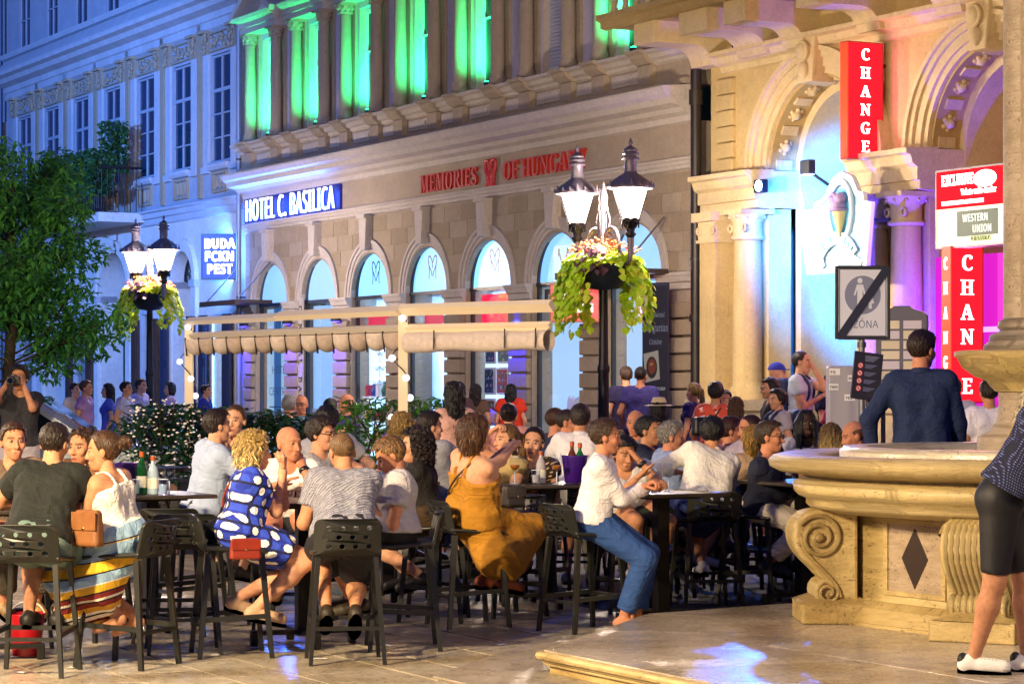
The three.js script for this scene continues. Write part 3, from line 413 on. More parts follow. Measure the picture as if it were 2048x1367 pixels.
  // balcony slab on brackets
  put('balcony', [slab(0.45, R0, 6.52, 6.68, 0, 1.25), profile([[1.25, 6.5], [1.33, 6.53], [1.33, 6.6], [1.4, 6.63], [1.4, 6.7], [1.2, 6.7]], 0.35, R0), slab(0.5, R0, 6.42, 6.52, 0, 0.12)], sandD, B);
  const bal = []; for (let a = 0.6; a < R0; a += 0.3) bal.push(lathe([[0.05, 6.7], [0.05, 6.76], [0.035, 6.8], [0.06, 6.92], [0.035, 7.08], [0.03, 7.2], [0.05, 7.24], [0.05, 7.3]], 10, a, 0, 1.25)); put('balustrade', [...bal, slab(0.45, R0, 7.3, 7.4, 1.15, 1.36)], sandL, B);
  for (const [a, w] of [[1.2, 0.5], [2.43, 0.66], [3.41, 0.46], [5.02, 0.46], [6.6, 0.46], [8.2, 0.46]]) {
    const s = new THREE.Shape(); s.moveTo(0, 5.99); s.lineTo(0.24, 5.99); s.bezierCurveTo(0.26, 6.12, 0.34, 6.24, 0.52, 6.25); s.lineTo(1.14, 6.24); s.lineTo(1.14, 6.518); s.lineTo(0, 6.518); s.lineTo(0, 5.99);
    put('bracket', ext(s, w, 0.008, 12).rotateY(-Math.PI / 2).translate(a + w / 2, 0, 0), sandL, B);
  }
  put('alcove_window', slab(1.6, 1.95, 6.18, 6.42, 0.003, 0.012), darkPane, B);
}
// ================= GROUND =================
{
  const g = struct('ground'); put('earth', box(400, 0.4, 400, 0, -0.28, -100), M(0x4a4641, 0.9), g);
  // street of small setts, climbing slightly to the houses
  const st = struct('cobblestone_street', P0, FRY);
  put('street_bed', [(() => { const s = new THREE.PlaneGeometry(60, 5.2, 1, 1).rotateX(-Math.PI / 2); const p = s.attributes.position; for (let i = 0; i < p.count; i++) p.setY(i, p.getZ(i) < 0 ? RISE : 0); s.translate(-12, -0.035, 6.2); s.computeVertexNormals(); return s; })()], M(0x2c2a2a, 0.8), st);
  const cg = new RoundedBoxGeometry(0.118, 0.06, 0.118, 1, 0.022), N = [], q = new THREE.Quaternion(), cc = [];
  for (let i = 0; i < 250; i++) for (let j = 0; j < 41; j++) { const a = -26 + i * 0.128 + (j % 2) * 0.064, z = 3.66 + j * 0.126, y = RISE * (8.8 - z) / 5.2 - 0.034 + rr(-0.004, 0.004); q.setFromEuler(ee.set(rr(-0.07, 0.07), rr(-0.12, 0.12), rr(-0.07, 0.07))); N.push(new THREE.Matrix4().compose(V(a + rr(-0.006, 0.006), y, z), q, V(rr(0.94, 1.04), 1, rr(0.94, 1.04)))); const t = rr(0.7, 1.15); cc.push([t, t * 0.97, t * 0.94]); }
  const im = new THREE.InstancedMesh(cg, M(0x6b645e, 0.42), N.length); N.forEach((m, i) => { im.setMatrixAt(i, m); im.setColorAt(i, new THREE.Color(...cc[i])); }); im.name = 'cobblestones'; im.userData.kind = 'stuff'; st.add(im);
  const sw = struct('sidewalk', P0, FRY); put('kerb', [slab(-42, 18, -0.2, RISE + 0.06, 3.45, 3.6)], stone(0x8d8a86, 0.6), sw);
  put('walkway', slab(-42, 18, -0.2, RISE + 0.055, 0, 3.45), M(0x7d776e, 0.5, { map: T.pave, bumpMap: T.paveB, bumpScale: 0.003 }), sw);
  // square: big slabs in courses with paler bands
  const pv = struct('pavement', P0, FRY);
  const stone1 = [0xb0a28c, 0x9a8c76, 0xbcae98, 0xa09480].map((c) => M(c, 0.5, { map: T.pave, bumpMap: T.paveB, bumpScale: 0.004, roughnessMap: T.paveR }));
  const pale = [0xddd6c8, 0xd2cabb].map((c) => M(c, 0.32, { map: T.stone, roughnessMap: T.paveR }));
  const dark = M(0x55504a, 0.6, { map: T.pave });
  // frame of the visible square in facade coordinates: a 4..26, Z 8.8..25
  let row = 0; const band = (z) => (z > 11.9 && z < 12.65) || (z > 16.6 && z < 17.35);
  const far = [];
  for (let z = 8.82; z < 24.5; row++) {
    const isB = (z > 11.8 && z < 12.0) || (z > 15.9 && z < 16.15) ? 0.62 : 0, h = isB || [0.42, 0.5, 0.38, 0.46][row % 4];
    let a = -6 - rnd() * 0.6;
    while (a < 36) { const w = isB ? rr(1.1, 1.5) : rr(0.6, 1.0), c = fac(a + w / 2, 0, z + h / 2), px = 1024 + c.x / -c.z * FPX, d = -c.z;
      const g2 = box(w - 0.018, 0.08, h - 0.018, a + w / 2, -0.04 + rr(-0.0025, 0.0025), z + h / 2, rr(-0.002, 0.002), 0, rr(-0.002, 0.002));
      const vis = d > 13.2 && d < 23 && px > -120 && px < 2150, wide = ((a + w / 2 > 15 && a + w / 2 < 16.5) || (a + w / 2 > 9.6 && a + w / 2 < 10.7) || (a + w / 2 > 20.6 && a + w / 2 < 21.8)) && !isB;
      const mt = isB ? pale[row % 2] : wide ? pale[1] : stone1[(row * 3 + Math.floor(rnd() * 4)) % 4];
      if (d < 8.5) { a += w; continue; }
      if (vis) put('paving_slab', g2, mt, pv); else far.push(g2);
      a += w; }
    z += h;
  }
  const fm = put('far_slabs', far, stone1[0], pv); fm.userData.kind = 'stuff';
}
// ================= STREET LAMPS =================
const iron = M(0x6a6470, 0.45, { metalness: 0.5 }), ironD = M(0x1d1c22, 0.4, { metalness: 0.55 });
function lanternParts(root, x, y, glowK, cd, col, ry, shadow = 5) {
  const at = (g) => g.rotateY(-ry).translate(x, 0, 0);
  const gl = put('lantern_glass', new THREE.CylinderGeometry(0.235, 0.115, 0.36, 6, 1), glow(col, glowK, 0xffffff), root); gl.position.set(x, y + 0.18, 0); gl.rotation.y = -ry;
  const fr = []; for (let k = 0; k < 6; k++) { const a = k * Math.PI / 3, s = Math.sin, c = Math.cos; fr.push(bar([0.118 * s(a), y, 0.118 * c(a)], [0.238 * s(a), y + 0.36, 0.238 * c(a)], 0.012)); }
  fr.push(tf(new THREE.TorusGeometry(0.112, 0.014, 6, 6), 0, y, 0, Math.PI / 2, 0, 0), lathe([[0, y - 0.004], [0.1, y - 0.004], [0.12, y - 0.02], [0.1, y - 0.06], [0.06, y - 0.1], [0.05, y - 0.16], [0.075, y - 0.18], [0.045, y - 0.22], [0.03, y - 0.3]], 12));
  for (let k = 0; k < 6; k++) { const a = k * Math.PI / 3 + 0.5; fr.push(tf(new THREE.TorusGeometry(0.032, 0.009, 5, 10), 0.1 * Math.sin(a), y - 0.07, 0.1 * Math.cos(a), 0, a, 0)); }
  put('lantern_frame', fr.map(at), ironD, root);
  const rf = [lathe([[0.0, y + 0.366], [0.235, y + 0.366], [0.275, y + 0.37], [0.29, y + 0.39], [0.27, y + 0.42], [0.22, y + 0.47], [0.15, y + 0.52], [0.085, y + 0.56], [0.08, y + 0.58], [0.075, y + 0.72], [0.11, y + 0.73], [0.11, y + 0.75], [0.075, y + 0.76], [0.075, y + 0.78], [0.105, y + 0.79], [0.105, y + 0.805], [0.07, y + 0.815], [0.09, y + 0.835], [0.085, y + 0.85], [0.04, y + 0.88], [0.018, y + 0.9], [0.03, y + 0.93], [0.02, y + 0.955], [0, y + 1]], 18)];
  for (let k = 0; k < 18; k++) { const a = k * Math.PI / 9, R = 0.285; rf.push(tf(new THREE.ConeGeometry(0.035, k % 3 ? 0.06 : 0.1, 5), R * Math.sin(a), y + 0.42 + (k % 3 ? 0 : 0.015), R * Math.cos(a), 0, a, 0, [1, 1, 0.5])); }
  put('lantern_roof', rf.map(at), iron, root);
  const p = new THREE.PointLight(col, cd, 0, 2); p.shadow.radius = shadow; lamp(p, x, y + 0.2, 0, root, 'lantern_light');
}
function lampPost(pos, ry, label, cd, glowK, col, half = 0.54, shadow = 5) {
  const t = thing('street_lamp', label, 'street lamp', pos, ry);
  put('post', [lathe([[0.24, 0], [0.24, 0.06], [0.2, 0.1], [0.2, 0.3], [0.17, 0.36], [0.13, 0.5], [0.12, 0.62], [0.16, 0.68], [0.17, 0.74], [0.1, 0.8], [0.085, 0.98], [0.1, 1.02], [0.1, 1.06], [0.072, 1.1], [0.068, 1.7], [0.08, 1.73], [0.08, 1.78], [0.062, 1.82], [0.052, 2.9], [0.07, 2.95], [0.05, 3.0], [0.05, 3.15]], 20)], ironD, t);
  const y0 = 3.08, ar = [lathe([[0.05, y0], [0.13, y0 + 0.06], [0.15, y0 + 0.1], [0.06, y0 + 0.2], [0.045, y0 + 0.24], [0.045, y0 + 0.62], [0.07, y0 + 0.64], [0.06, y0 + 0.68], [0.05, y0 + 0.72], [0.06, y0 + 0.8], [0.03, y0 + 0.9], [0, y0 + 1.0]], 14)], q = half / 0.43;
  for (const s of [-q, q]) {
    ar.push(tube([[0.03 * s, y0 + 0.3, 0], [0.12 * s, y0 + 0.42, 0], [0.21 * s, y0 + 0.36, 0], [0.27 * s, y0 + 0.08, 0], [0.33 * s, y0 - 0.04, 0], [0.4 * s, y0 - 0.02, 0], [0.43 * s, y0 + 0.1, 0]], 0.024, 22, 8));
    ar.push(tube([[0.04 * s, y0 + 0.34, 0], [0.1 * s, y0 + 0.5, 0], [0.06 * s, y0 + 0.62, 0], [0.035 * s, y0 + 0.6, 0]], 0.012, 12, 6), tube([[0.12 * s, y0 + 0.1, 0], [0.22 * s, y0 + 0.02, 0], [0.3 * s, y0 + 0.02, 0]], 0.014, 10, 6), tf(new THREE.TorusGeometry(0.045, 0.01, 6, 14), 0.1 * s, y0 + 0.3, 0), ball(0.028, 0.3 * s, y0 + 0.06, 0, 1, 1.4, 1, 8), tf(new THREE.TorusGeometry(0.035, 0.009, 6, 12), 0.16 * s, y0 + 0.2, 0));
    ar.push(cyl(0.045, 0.035, 0.22, 0.43 * s, y0 + 0.16, 0, 12));
  }
  put('arm', ar, iron, t);
  for (const s of [-1, 1]) lanternParts(t, half * s, y0 + 0.5, glowK, cd, col, ry, shadow);
  return t;
}
const warmW = new THREE.Color(1.0, 0.80, 0.64);
const basePx = (px, d) => { const v = atPx(px, 768, d); return V(v.x, groundY(v.x, v.z), v.z); };
lampPost(basePx(1207, 30), -0.95, 'twin lantern lamp post with the large lime green hanging basket in front of the hotel', 28, 5, warmW).scale.setScalar(0.97);
lampPost(basePx(299, 43.5), -0.95, 'twin lantern lamp post with the yellow basket in front of the pale stucco house', 26, 5, warmW).scale.setScalar(0.97);
// the lamps of the square outside the frame, which light the drinkers and the fountain
lampPost(V(-4.7, 0, -10.2), 0.3, 'twin lantern lamp post left of the camera, lighting the drinkers from the front', 185, 5, new THREE.Color(1, 0.75, 0.44));
lampPost(V(5.2, 0, -10.6), -0.6, 'twin lantern lamp post right of the camera, lighting the fountain from the front', 24, 5, new THREE.Color(1, 0.74, 0.36));
lampPost(V(-9.5, 0, -19), 1.2, 'twin lantern lamp post left of the frame beside the tables', 80, 5, new THREE.Color(1, 0.76, 0.5));
// ---------- leaves ----------
function leafGeo(list, shp = 0) {      // list of [x,y,z, size, dirYaw, droop, roll]; pointed folded leaf of 4 triangles (heart-like if shp)
  const pos = [], nor = [], uv = [];
  const o = new THREE.Object3D(), v = V(0, 0, 0);
  const P = shp ? [[0, 0, 0], [-0.5, 0.05, 0.32], [-0.34, 0.02, 0.72], [0, -0.08, 1.05], [0.34, 0.02, 0.72], [0.5, 0.05, 0.32]] : [[0, 0, 0], [-0.2, 0.05, 0.35], [-0.15, 0.03, 0.7], [0, -0.06, 1], [0.15, 0.03, 0.7], [0.2, 0.05, 0.35]];
  const I = [0, 2, 1, 0, 3, 2, 0, 4, 3, 0, 5, 4];
  for (const [x, y, z, s, yaw, droop, roll] of list) { o.position.set(x, y, z); o.rotation.set(droop, yaw, roll, 'YXZ'); o.scale.setScalar(s); o.updateMatrix(); for (const i of I) { v.set(...P[i]).applyMatrix4(o.matrix); pos.push(v.x, v.y, v.z); uv.push(0, 0); } }
  const g = new THREE.BufferGeometry(); g.setAttribute('position', new THREE.Float32BufferAttribute(pos, 3)); g.setAttribute('uv', new THREE.Float32BufferAttribute(uv, 2)); g.computeVertexNormals(); return g;
}
const leafM = (c, r = 0.5) => M(c, r, { transmission: 0.25, thickness: 0 });
function basket(pos, label, s, dark) {
  const t = thing('flower_basket', label, 'flower basket', pos, 0, undefined);
  put('bowl', lathe([[0.05, -0.34], [0.2, -0.32], [0.32, -0.2], [0.4, 0.0], [0.42, 0.02], [0.38, 0.02], [0.3, -0.02], [0, -0.02]], 28), M(0x1c2430, 0.5), t);
  const lime = [], lime2 = [], pur = [], fl = [];
  for (let k = 0; k < 900; k++) { const a = rnd() * 6.28, R = 0.46 * Math.sqrt(rnd()), y = 0.04 + 0.2 * (1 - (R / 0.5) ** 2) * rnd(); (k % 3 ? lime : lime2).push([R * Math.sin(a), y, R * Math.cos(a), rr(0.07, 0.12), a + rr(-0.6, 0.6), rr(0.1, 0.9), rr(-0.4, 0.4)]); }
  for (let k = 0; k < 85; k++) { const a = rnd() < 0.5 ? rr(0.6, 2.6) : rr(3.6, 5.7), L = (0.25 + 0.75 * Math.pow(rnd(), 1.4)) * (a < 3 ? 0.9 : 1), tw = rr(-3, 3); for (let j = 0; j < L * 26; j++) { const y = 0.05 - j / 26, R = 0.44 + 0.16 * Math.sin(Math.min(1.4, j / 9)) + rr(-0.05, 0.05); (j % 4 ? lime : lime2).push([R * Math.sin(a + rr(-0.1, 0.1) + 0.18 * Math.sin(j * 0.22 + tw)), y, R * Math.cos(a + rr(-0.1, 0.1) + 0.18 * Math.sin(j * 0.22 + tw)), rr(0.055, 0.13), a + rr(-0.5, 0.5), rr(0.7, 1.4), rr(-0.4, 0.4)]); } }
  for (let k = 0; k < 90; k++) { const a = rr(-0.5, 0.4) + 5.9, R = rr(0.2, 0.46); pur.push([R * Math.sin(a), rr(-0.1, 0.22), R * Math.cos(a) + 0.06, rr(0.07, 0.11), a + rr(-0.6, 0.6), rr(0.3, 1.2), 0]); }
  for (let k = 0; k < 150; k++) { const a = rnd() * 6.28, R = rr(0.1, 0.5); fl.push(ball(rr(0.014, 0.028), R * Math.sin(a), 0.08 + 0.2 * (1 - (R / 0.55) ** 2) + rr(-0.04, 0.07), R * Math.cos(a), 1, 0.7, 1, 6)); }
  const f = (n, l, c) => { const m = put(n, leafGeo(l, 1), leafM(c), t, true); m.userData.kind = 'stuff'; };
  f('foliage', lime, dark ? 0xd2e02c : 0xc2e82c); f('foliage', lime2, dark ? 0xe0d630 : 0xd8e238); f('purple_foliage', pur, 0x6a4a5a);
  const m = put('flowers', fl, M(0xe8703a, 0.6), t); m.userData.kind = 'stuff'; t.scale.setScalar(s); return t;
}
{ const b = basePx(1207, 30), c = basePx(299, 43.5);
  basket(V(b.x, EYE + (768 - 528) / FPX * 30, b.z + 0.02), 'dark bowl basket with lime green trailing leaves and orange flowers on the right lamp post', 0.92, 0);
  basket(V(c.x, EYE + (768 - 585) / FPX * 43.5, c.z + 0.02), 'yellow green trailing flower basket on the left lamp post', 0.92, 1); }
// ---------- tree at the left ----------
{ const t = thing('street_tree', 'dark green leafy tree at the left edge in front of the pale house', 'tree', basePx(18, 33));
  const tr = [tube([[0, 0, 0], [0.03, 0.8, 0.02], [-0.02, 1.7, 0], [0.05, 2.6, 0.05], [0, 4.3, 0]], 0.075, 16, 9)], lv = [[], [], []], tips = [];
  for (let k = 0; k < 40; k++) { const a = k * 2.4, h = rr(1.75, 4.1), L = rr(0.6, 1.3), e = V(Math.sin(a) * L, h + rr(0.0, 0.9), Math.cos(a) * L); tr.push(tube([V(0, h - 0.1, 0), V(Math.sin(a) * L * 0.5, h + 0.15, Math.cos(a) * L * 0.5), e], 0.016, 6, 5)); tips.push(e, V(Math.sin(a) * L * 0.6, h + 0.2, Math.cos(a) * L * 0.6)); }
  for (const e of tips) { const R = rr(0.28, 0.5), n = rr(330, 560); for (let k = 0; k < n; k++) { const u = V(rr(-1, 1), rr(-1, 1), rr(-1, 1)); if (u.length() > 1) continue; u.multiplyScalar(R); lv[(k + Math.floor(R * 100)) % 3].push([e.x + u.x, e.y + u.y * 0.75, e.z + u.z, rr(0.09, 0.16), rnd() * 6.28, rr(-0.2, 1.1), rr(-0.5, 0.5)]); } }
  put('trunk', tr, M(0x3a3026, 0.9), t); const cr = new THREE.Group(); cr.name = 'crown'; t.add(cr); lv.forEach((l, i) => { const m = put('foliage', leafGeo(l), leafM([0x347832, 0x4a8e34, 0x2a6834][i]), cr, true); m.userData.kind = 'stuff'; }); }
// ---------- balcony with plants on the pale house ----------
{ const t = thing('balcony', 'leafy balcony with dark railing and overhanging plants on the pale house', 'balcony', fac(-23.9, 5.2, 0), FRY);
  put('floor_slab', slab(-2, 2.1, 0, 0.2, 0.02, 1.1), stucco(0xc9c6c4), t); const r = []; for (let x = -1.95; x <= 2.05; x += 0.13) r.push(cyl(0.012, 0.012, 0.95, x, 0.7, 1.05, 6)); for (let z = 0.1; z < 1.05; z += 0.13) r.push(cyl(0.012, 0.012, 0.95, 2.05, 0.7, z, 6)); r.push(slab(-2, 2.1, 1.15, 1.2, 1.03, 1.08), slab(2.03, 2.08, 1.15, 1.2, 0.1, 1.03), slab(-2, 2.1, 0.24, 0.28, 1.03, 1.07)); put('railing', r, ironD, t);
  const l = [[], []]; for (let k = 0; k < 4600; k++) { const x = rr(-2, 2.05), lump = 0.25 + 0.22 * Math.sin(x * 4.1) + 0.15 * Math.sin(x * 9), y = 1.1 + rr(-0.75 + (x > 0.5 ? 0.3 : 0), 0.3 + lump * (x > -0.6 ? 0.5 : 0.8)); l[k % 2].push([x, y, rr(0.7, 1.3), rr(0.06, 0.12), rnd() * 6.28, rr(0.2, 1.3), rr(-0.5, 0.5)]); }
  for (let k = 0; k < 700; k++) l[k % 2].push([1.95 + rr(-0.18, 0.14), rr(1.1, 2.2), rr(0.4, 1.0), rr(0.06, 0.11), rnd() * 6.28, rr(0.2, 1.3), 0]);
  for (let k = 0; k < 90; k++) l[k % 2].push([1.1 + rr(-0.05, 0.05), 0.2 - k * 0.016, 1.12 + rr(-0.04, 0.04), 0.07, rnd() * 6.28, 1.1, 0]);
  const m1 = put('foliage', leafGeo(l[0], 1), leafM(0x1f4a22), t, true), m2 = put('foliage', leafGeo(l[1], 1), leafM(0x2a5a26), t, true); m1.userData.kind = m2.userData.kind = 'stuff'; }
// ---------- planters ----------
const planterSpots = [[318, 25.0, 'planter of dark green shrub covered with small white flowers, leftmost of the row', 1, 1.5], [422, 25.6, 'planter of dark green laurel between the flowered shrub and the light blue shirt', 0, 1.45], [520, 26.2, 'planter of dark laurel below the printed hotel door', 0, 1.4], [620, 26.4, 'planter of glossy laurel behind the bald man in the white shirt', 0, 1.35], [728, 25.2, 'planter of tall bright green laurel left of the white awning post', 2, 1.52], [858, 26.0, 'planter of thin green shoots right of the white awning post', 2, 1.5], [1640, 0, '', 0, 0]];
for (const [px, d, label, kind, top] of planterSpots) { if (!d) continue;
  const t = thing('planter', label, 'planter', basePx(px, d), 0.55, 'planters along the terrace');
  put('box', [slab(-0.28, 0.28, 0, 0.72, -0.2, -0.17), slab(-0.28, 0.28, 0, 0.72, 0.17, 0.2), slab(-0.28, -0.25, 0, 0.72, -0.17, 0.17), slab(0.25, 0.28, 0, 0.72, -0.17, 0.17), slab(-0.31, 0.31, 0.72, 0.76, -0.23, 0.23)], M(kind === 1 ? 0x1a2030 : 0x20242c, 0.5), t);
  put('slat', slab(0.02, 0.1, 0.02, 0.71, 0.2, 0.215), M(0x8a6a5a, 0.7), t);
  const l = [[], []], st = []; for (let k = 0; k < (kind === 2 ? 620 : 1100); k++) { const y = 0.7 + (top - 0.7) * Math.pow(rnd(), 0.8), w = 0.42 - 0.14 * (y - 0.7); l[k % 2].push([rr(-w, w) + 0.1 * Math.sin(y * 9), y, rr(-0.26, 0.26), rr(0.07, 0.13), rnd() * 6.28, rr(-0.5, 0.9), rr(-0.5, 0.5)]); }
  for (let k = 0; k < 9; k++) st.push(tube([[rr(-0.2, 0.2), 0.6, 0], [rr(-0.25, 0.25), 1, rr(-0.1, 0.1)], [rr(-0.3, 0.3), top, rr(-0.15, 0.15)]], 0.008, 6, 4)); put('stem', st, M(0x3a3020, 0.8), t);
  const A = put('foliage', leafGeo(l[0]), leafM(kind === 2 ? 0x4c8a30 : 0x234f2c, 0.35), t, true), B = put('foliage', leafGeo(l[1]), leafM(kind === 2 ? 0x3a7028 : 0x1b4027, 0.35), t, true); A.userData.kind = B.userData.kind = 'stuff';
  if (kind === 1) { const f = []; for (let k = 0; k < 170; k++) f.push(ball(rr(0.011, 0.02), rr(-0.42, 0.42), rr(0.78, 1.55), rr(0.1, 0.3), 1, 0.6, 1, 5)); const m = put('flowers', f, M(0xf4f0ea, 0.6), t); m.userData.kind = 'stuff'; }
}
// ---------- awning frame ----------
{ const cream2 = M(0xe8d8b8, 0.5), fabric = M(0xe0d0c0, 0.85, { map: T.cloth }), fabD = M(0xc8b4a2, 0.85, { map: T.cloth });
  const A = atPx(806, 768, 24), t = thing('awning_frame', 'cream painted awning frame with folded brown fabric roof standing on posts above the planters', 'awning', V(A.x, 0, A.z)); const H = 2.41;
  const d1 = V(-0.559, 0, -0.829), d2 = V(0.744, 0, 0.668), at = (d, s, y, off = 0) => V(d.x * s - d.z * off, y, d.z * s + d.x * off);
  put('post', bar([0, 0, 0], [0, H - 0.05, 0], 0.09), cream2, t); put('post', bar(at(d1, 4.55, 0), at(d1, 4.55, H - 0.05), 0.09), cream2, t);
  put('beam', bar(at(d1, 0.05, H), at(d1, 2.5, H), 0.1, 0.06), cream2, t); put('beam', bar(at(d1, 2.5, H - 0.01), at(d1, 4.6, H - 0.01), 0.085, 0.05), M(0xd8d0c0, 0.5), t); put('beam', bar(at(d2, -0.02, H + 0.003), at(d2, 1.9, H + 0.003), 0.1, 0.06), cream2, t);
  put('rail', [bar(at(d1, 0.05, H - 0.17), at(d1, 4.5, H - 0.17), 0.05, 0.05), bar(at(d1, 0.05, H - 0.23), at(d1, 4.5, H - 0.23), 0.02, 0.03)], M(0xcfc6b4, 0.5), t); put('rail', [bar(at(d2, 0.05, H - 0.17), at(d2, 1.88, H - 0.17), 0.045, 0.05), bar(at(d2, 0.05, H - 0.21), at(d2, 1.85, H - 0.21), 0.02, 0.03)], cream2, t);
  
  // the fabric: a sagging roll on the right, hanging bunched folds on the left
  { const prof = []; for (let k = 0; k <= 14; k++) { const a = k / 14 * Math.PI * 2; prof.push([0.085 * Math.cos(a), -0.085 * Math.sin(a) - (Math.sin(a) > 0 ? 0.02 : 0)]); } const pos = [], idx = [], n = 24; for (let i = 0; i <= n; i++) { const s = 0.06 + 1.8 * i / n; for (const [o, y] of prof) { const p = at(d2, s, H - 0.3 + y * (1 + 0.08 * Math.sin(s * 7)), o); pos.push(p.x, p.y, p.z); } } const w = prof.length; for (let i = 0; i < n; i++) for (let j = 0; j < w - 1; j++) { const a = i * w + j; idx.push(a, a + w, a + 1, a + 1, a + w, a + w + 1); } const g = new THREE.BufferGeometry(); g.setAttribute('position', new THREE.Float32BufferAttribute(pos, 3)); g.setIndex(idx); g.computeVertexNormals(); put('fabric_roll', g, fabric, t); for (const s of [0.5, 1.4, 1.78]) put('strap', bar(at(d2, s, H - 0.2, 0.095), at(d2, s, H - 0.38, 0.1), 0.02, 0.012), M(0x4a4038, 0.7), t); }
  for (let k = 0; k < 14; k++) { const s = 0.16 + k * 0.325, g = new THREE.SphereGeometry(0.175, 14, 10, 0, Math.PI * 2, Math.PI * 0.45, Math.PI * 0.55); g.scale(0.78, 0.85, 0.7); const p = at(d1, s, H - 0.24); g.rotateY(Math.atan2(-d1.z, d1.x)); g.translate(p.x, p.y, p.z); put('fabric_fold', [g], k % 2 ? fabric : fabD, t); put('strap', bar(at(d1, s + 0.02, H - 0.2, -0.12), at(d1, s + 0.02, H - 0.4, -0.1), 0.03, 0.006), M(0x3a2f2a, 0.8), t); }
  put('fabric_roof', [0, 1].map((q) => bar(at(d1, 0.1, H - 0.2 - q * 0.05, 0.32 + q * 0.1), at(d1, 4.45, H - 0.2 - q * 0.05, 0.32 + q * 0.1), 0.06, 0.16)), M(0xb89a80, 0.9, { map: T.cloth }), t);
  // bulbs wound round both posts
  for (const [s, n, lab] of [[0, 11, 'string of white globe bulbs wound round the right awning post'], [4.55, 9, 'string of white globe bulbs wound round the left awning post']]) {
    const c = thing('light_string', lab, 'light string', at(d1, s, 0).add(V(A.x, 0, A.z)), 0, 'globe light strings on the awning posts'), pts = []; for (let k = 0; k <= n; k++) { const a = k * 2.2, y = H - 0.05 - k * 0.19; pts.push(V(0.11 * Math.sin(a), y, 0.09 * Math.cos(a))); }
    put('cable', tube(pts, 0.006, n * 6, 5), M(0x202020, 0.6), c); pts.forEach((p) => put('bulb', ball(0.036, p.x, p.y - 0.03, p.z + 0.02, 1, 1, 1, 12), glow(new THREE.Color(0.9, 0.93, 1), 0.75, 0xf0f0f0), c)); }
}
// ================= FOUNTAIN =================
const FX = 3.56, FZ = -16.4, marble = stone(0xd8c692, 0.5), marbleD = stone(0xcab57e, 0.55), marbleW = stone(0xe6e0d6, 0.3);
{ const t = thing('fountain_steps', 'pale marble stepped platform under the fountain with a rounded moulded edge', 'stone platform');
  // eight-sided platform whose near left corner shows at the lower middle of the picture
  const P = [[0.157, -14.57], [0.90, -16.9], [2.0, -17.75], [3.4, -18.75], [5.2, -18.9], [7.1, -17.2], [7.3, -14.6], [6.0, -12.0], [2.2, -10.7]].map(([x, z]) => [x, -z]);
  const grow = (k) => P.map(([x, y]) => { const dx = x - 3.7, dy = y - 15.2, L = Math.hypot(dx, dy); return [x + dx / L * k, y + dy / L * k]; });
  const flat = (k, y0, y1, bev) => { const g = ext(shape(grow(k)), y1 - y0 - 2 * bev, bev); g.rotateX(-Math.PI / 2); g.scale(1, 1, 1); g.translate(0, y0 + bev, 0); return g; };
  // shape (x, d) extruded up: after rotateX(-90) y->-z which is what we want
  put('lower_step', flat(0.62, 0, 0.014, 0.004), M(0xb4a894, 0.45, { map: T.pave, bumpMap: T.paveB, bumpScale: 0.003, roughnessMap: T.paveR }), t);
  put('riser', flat(-0.07, 0.0145, 0.095, 0.004), marbleD, t);
  put('edge_moulding', [flat(-0.045, 0.06, 0.09, 0.012), flat(-0.025, 0.082, 0.11, 0.012), flat(-0.002, 0.098, 0.144, 0.022)], marble, t);
  // the tread in fitted plates, each its own stone
  const C = [3.7, 15.2], Q = grow(-0.03), R1 = Q.map(([x, y]) => [C[0] + (x - C[0]) * 0.62, C[1] + (y - C[1]) * 0.62]);
  const mats3 = [0xc4bab0, 0xbab0a4, 0xccc2b8].map((c) => M(c, 0.36, { map: T.stone, roughnessMap: T.paveR, bumpMap: T.stoneB, bumpScale: 0.0015 }));
  const inset = (pts, k) => { const cx = pts.reduce((s, p) => s + p[0], 0) / pts.length, cy = pts.reduce((s, p) => s + p[1], 0) / pts.length; return pts.map(([x, y]) => { const L = Math.hypot(x - cx, y - cy); return [cx + (x - cx) * (1 - k / L), cy + (y - cy) * (1 - k / L)]; }); };
  const mid = (a, b, s) => [a[0] + (b[0] - a[0]) * s, a[1] + (b[1] - a[1]) * s];
  for (let i = 0; i < Q.length; i++) { const j = (i + 1) % Q.length, L = Math.hypot(Q[j][0] - Q[i][0], Q[j][1] - Q[i][1]), n = Math.max(1, Math.round(L / 1.15)); for (let k = 0; k < n; k++) { const a = k / n, b = (k + 1) / n, sk = 0.08 * (k % 2 ? 1 : -1); const pl = inset([mid(Q[i], Q[j], a), mid(Q[i], Q[j], b), mid(R1[i], R1[j], Math.min(1, b + (k < n - 1 ? sk : 0))), mid(R1[i], R1[j], Math.max(0, a - (k > 0 ? sk : 0)))], 0.006); const g = ext(shape(pl), 0.012, 0.002).rotateX(-Math.PI / 2).translate(0, 0.138 + (i * 7 + k) % 3 * 0.0006, 0); put('tread_plate', g, mats3[(i + k) % 3], t); } }
  const R2 = R1.map(([x, y]) => [C[0] + (x - C[0]) * 0.2, C[1] + (y - C[1]) * 0.2]);
  for (let i = 0; i < R1.length; i++) { const j = (i + 1) % R1.length; put('tread_plate', ext(shape(inset([R1[i], R1[j], R2[j], R2[i]], 0.004)), 0.012, 0.002).rotateX(-Math.PI / 2).translate(0, 0.1385 + i % 3 * 0.0006, 0), mats3[i % 3], t); }
  put('core', flat(-0.12, 0.016, 0.137, 0.0), marbleD, t);
}
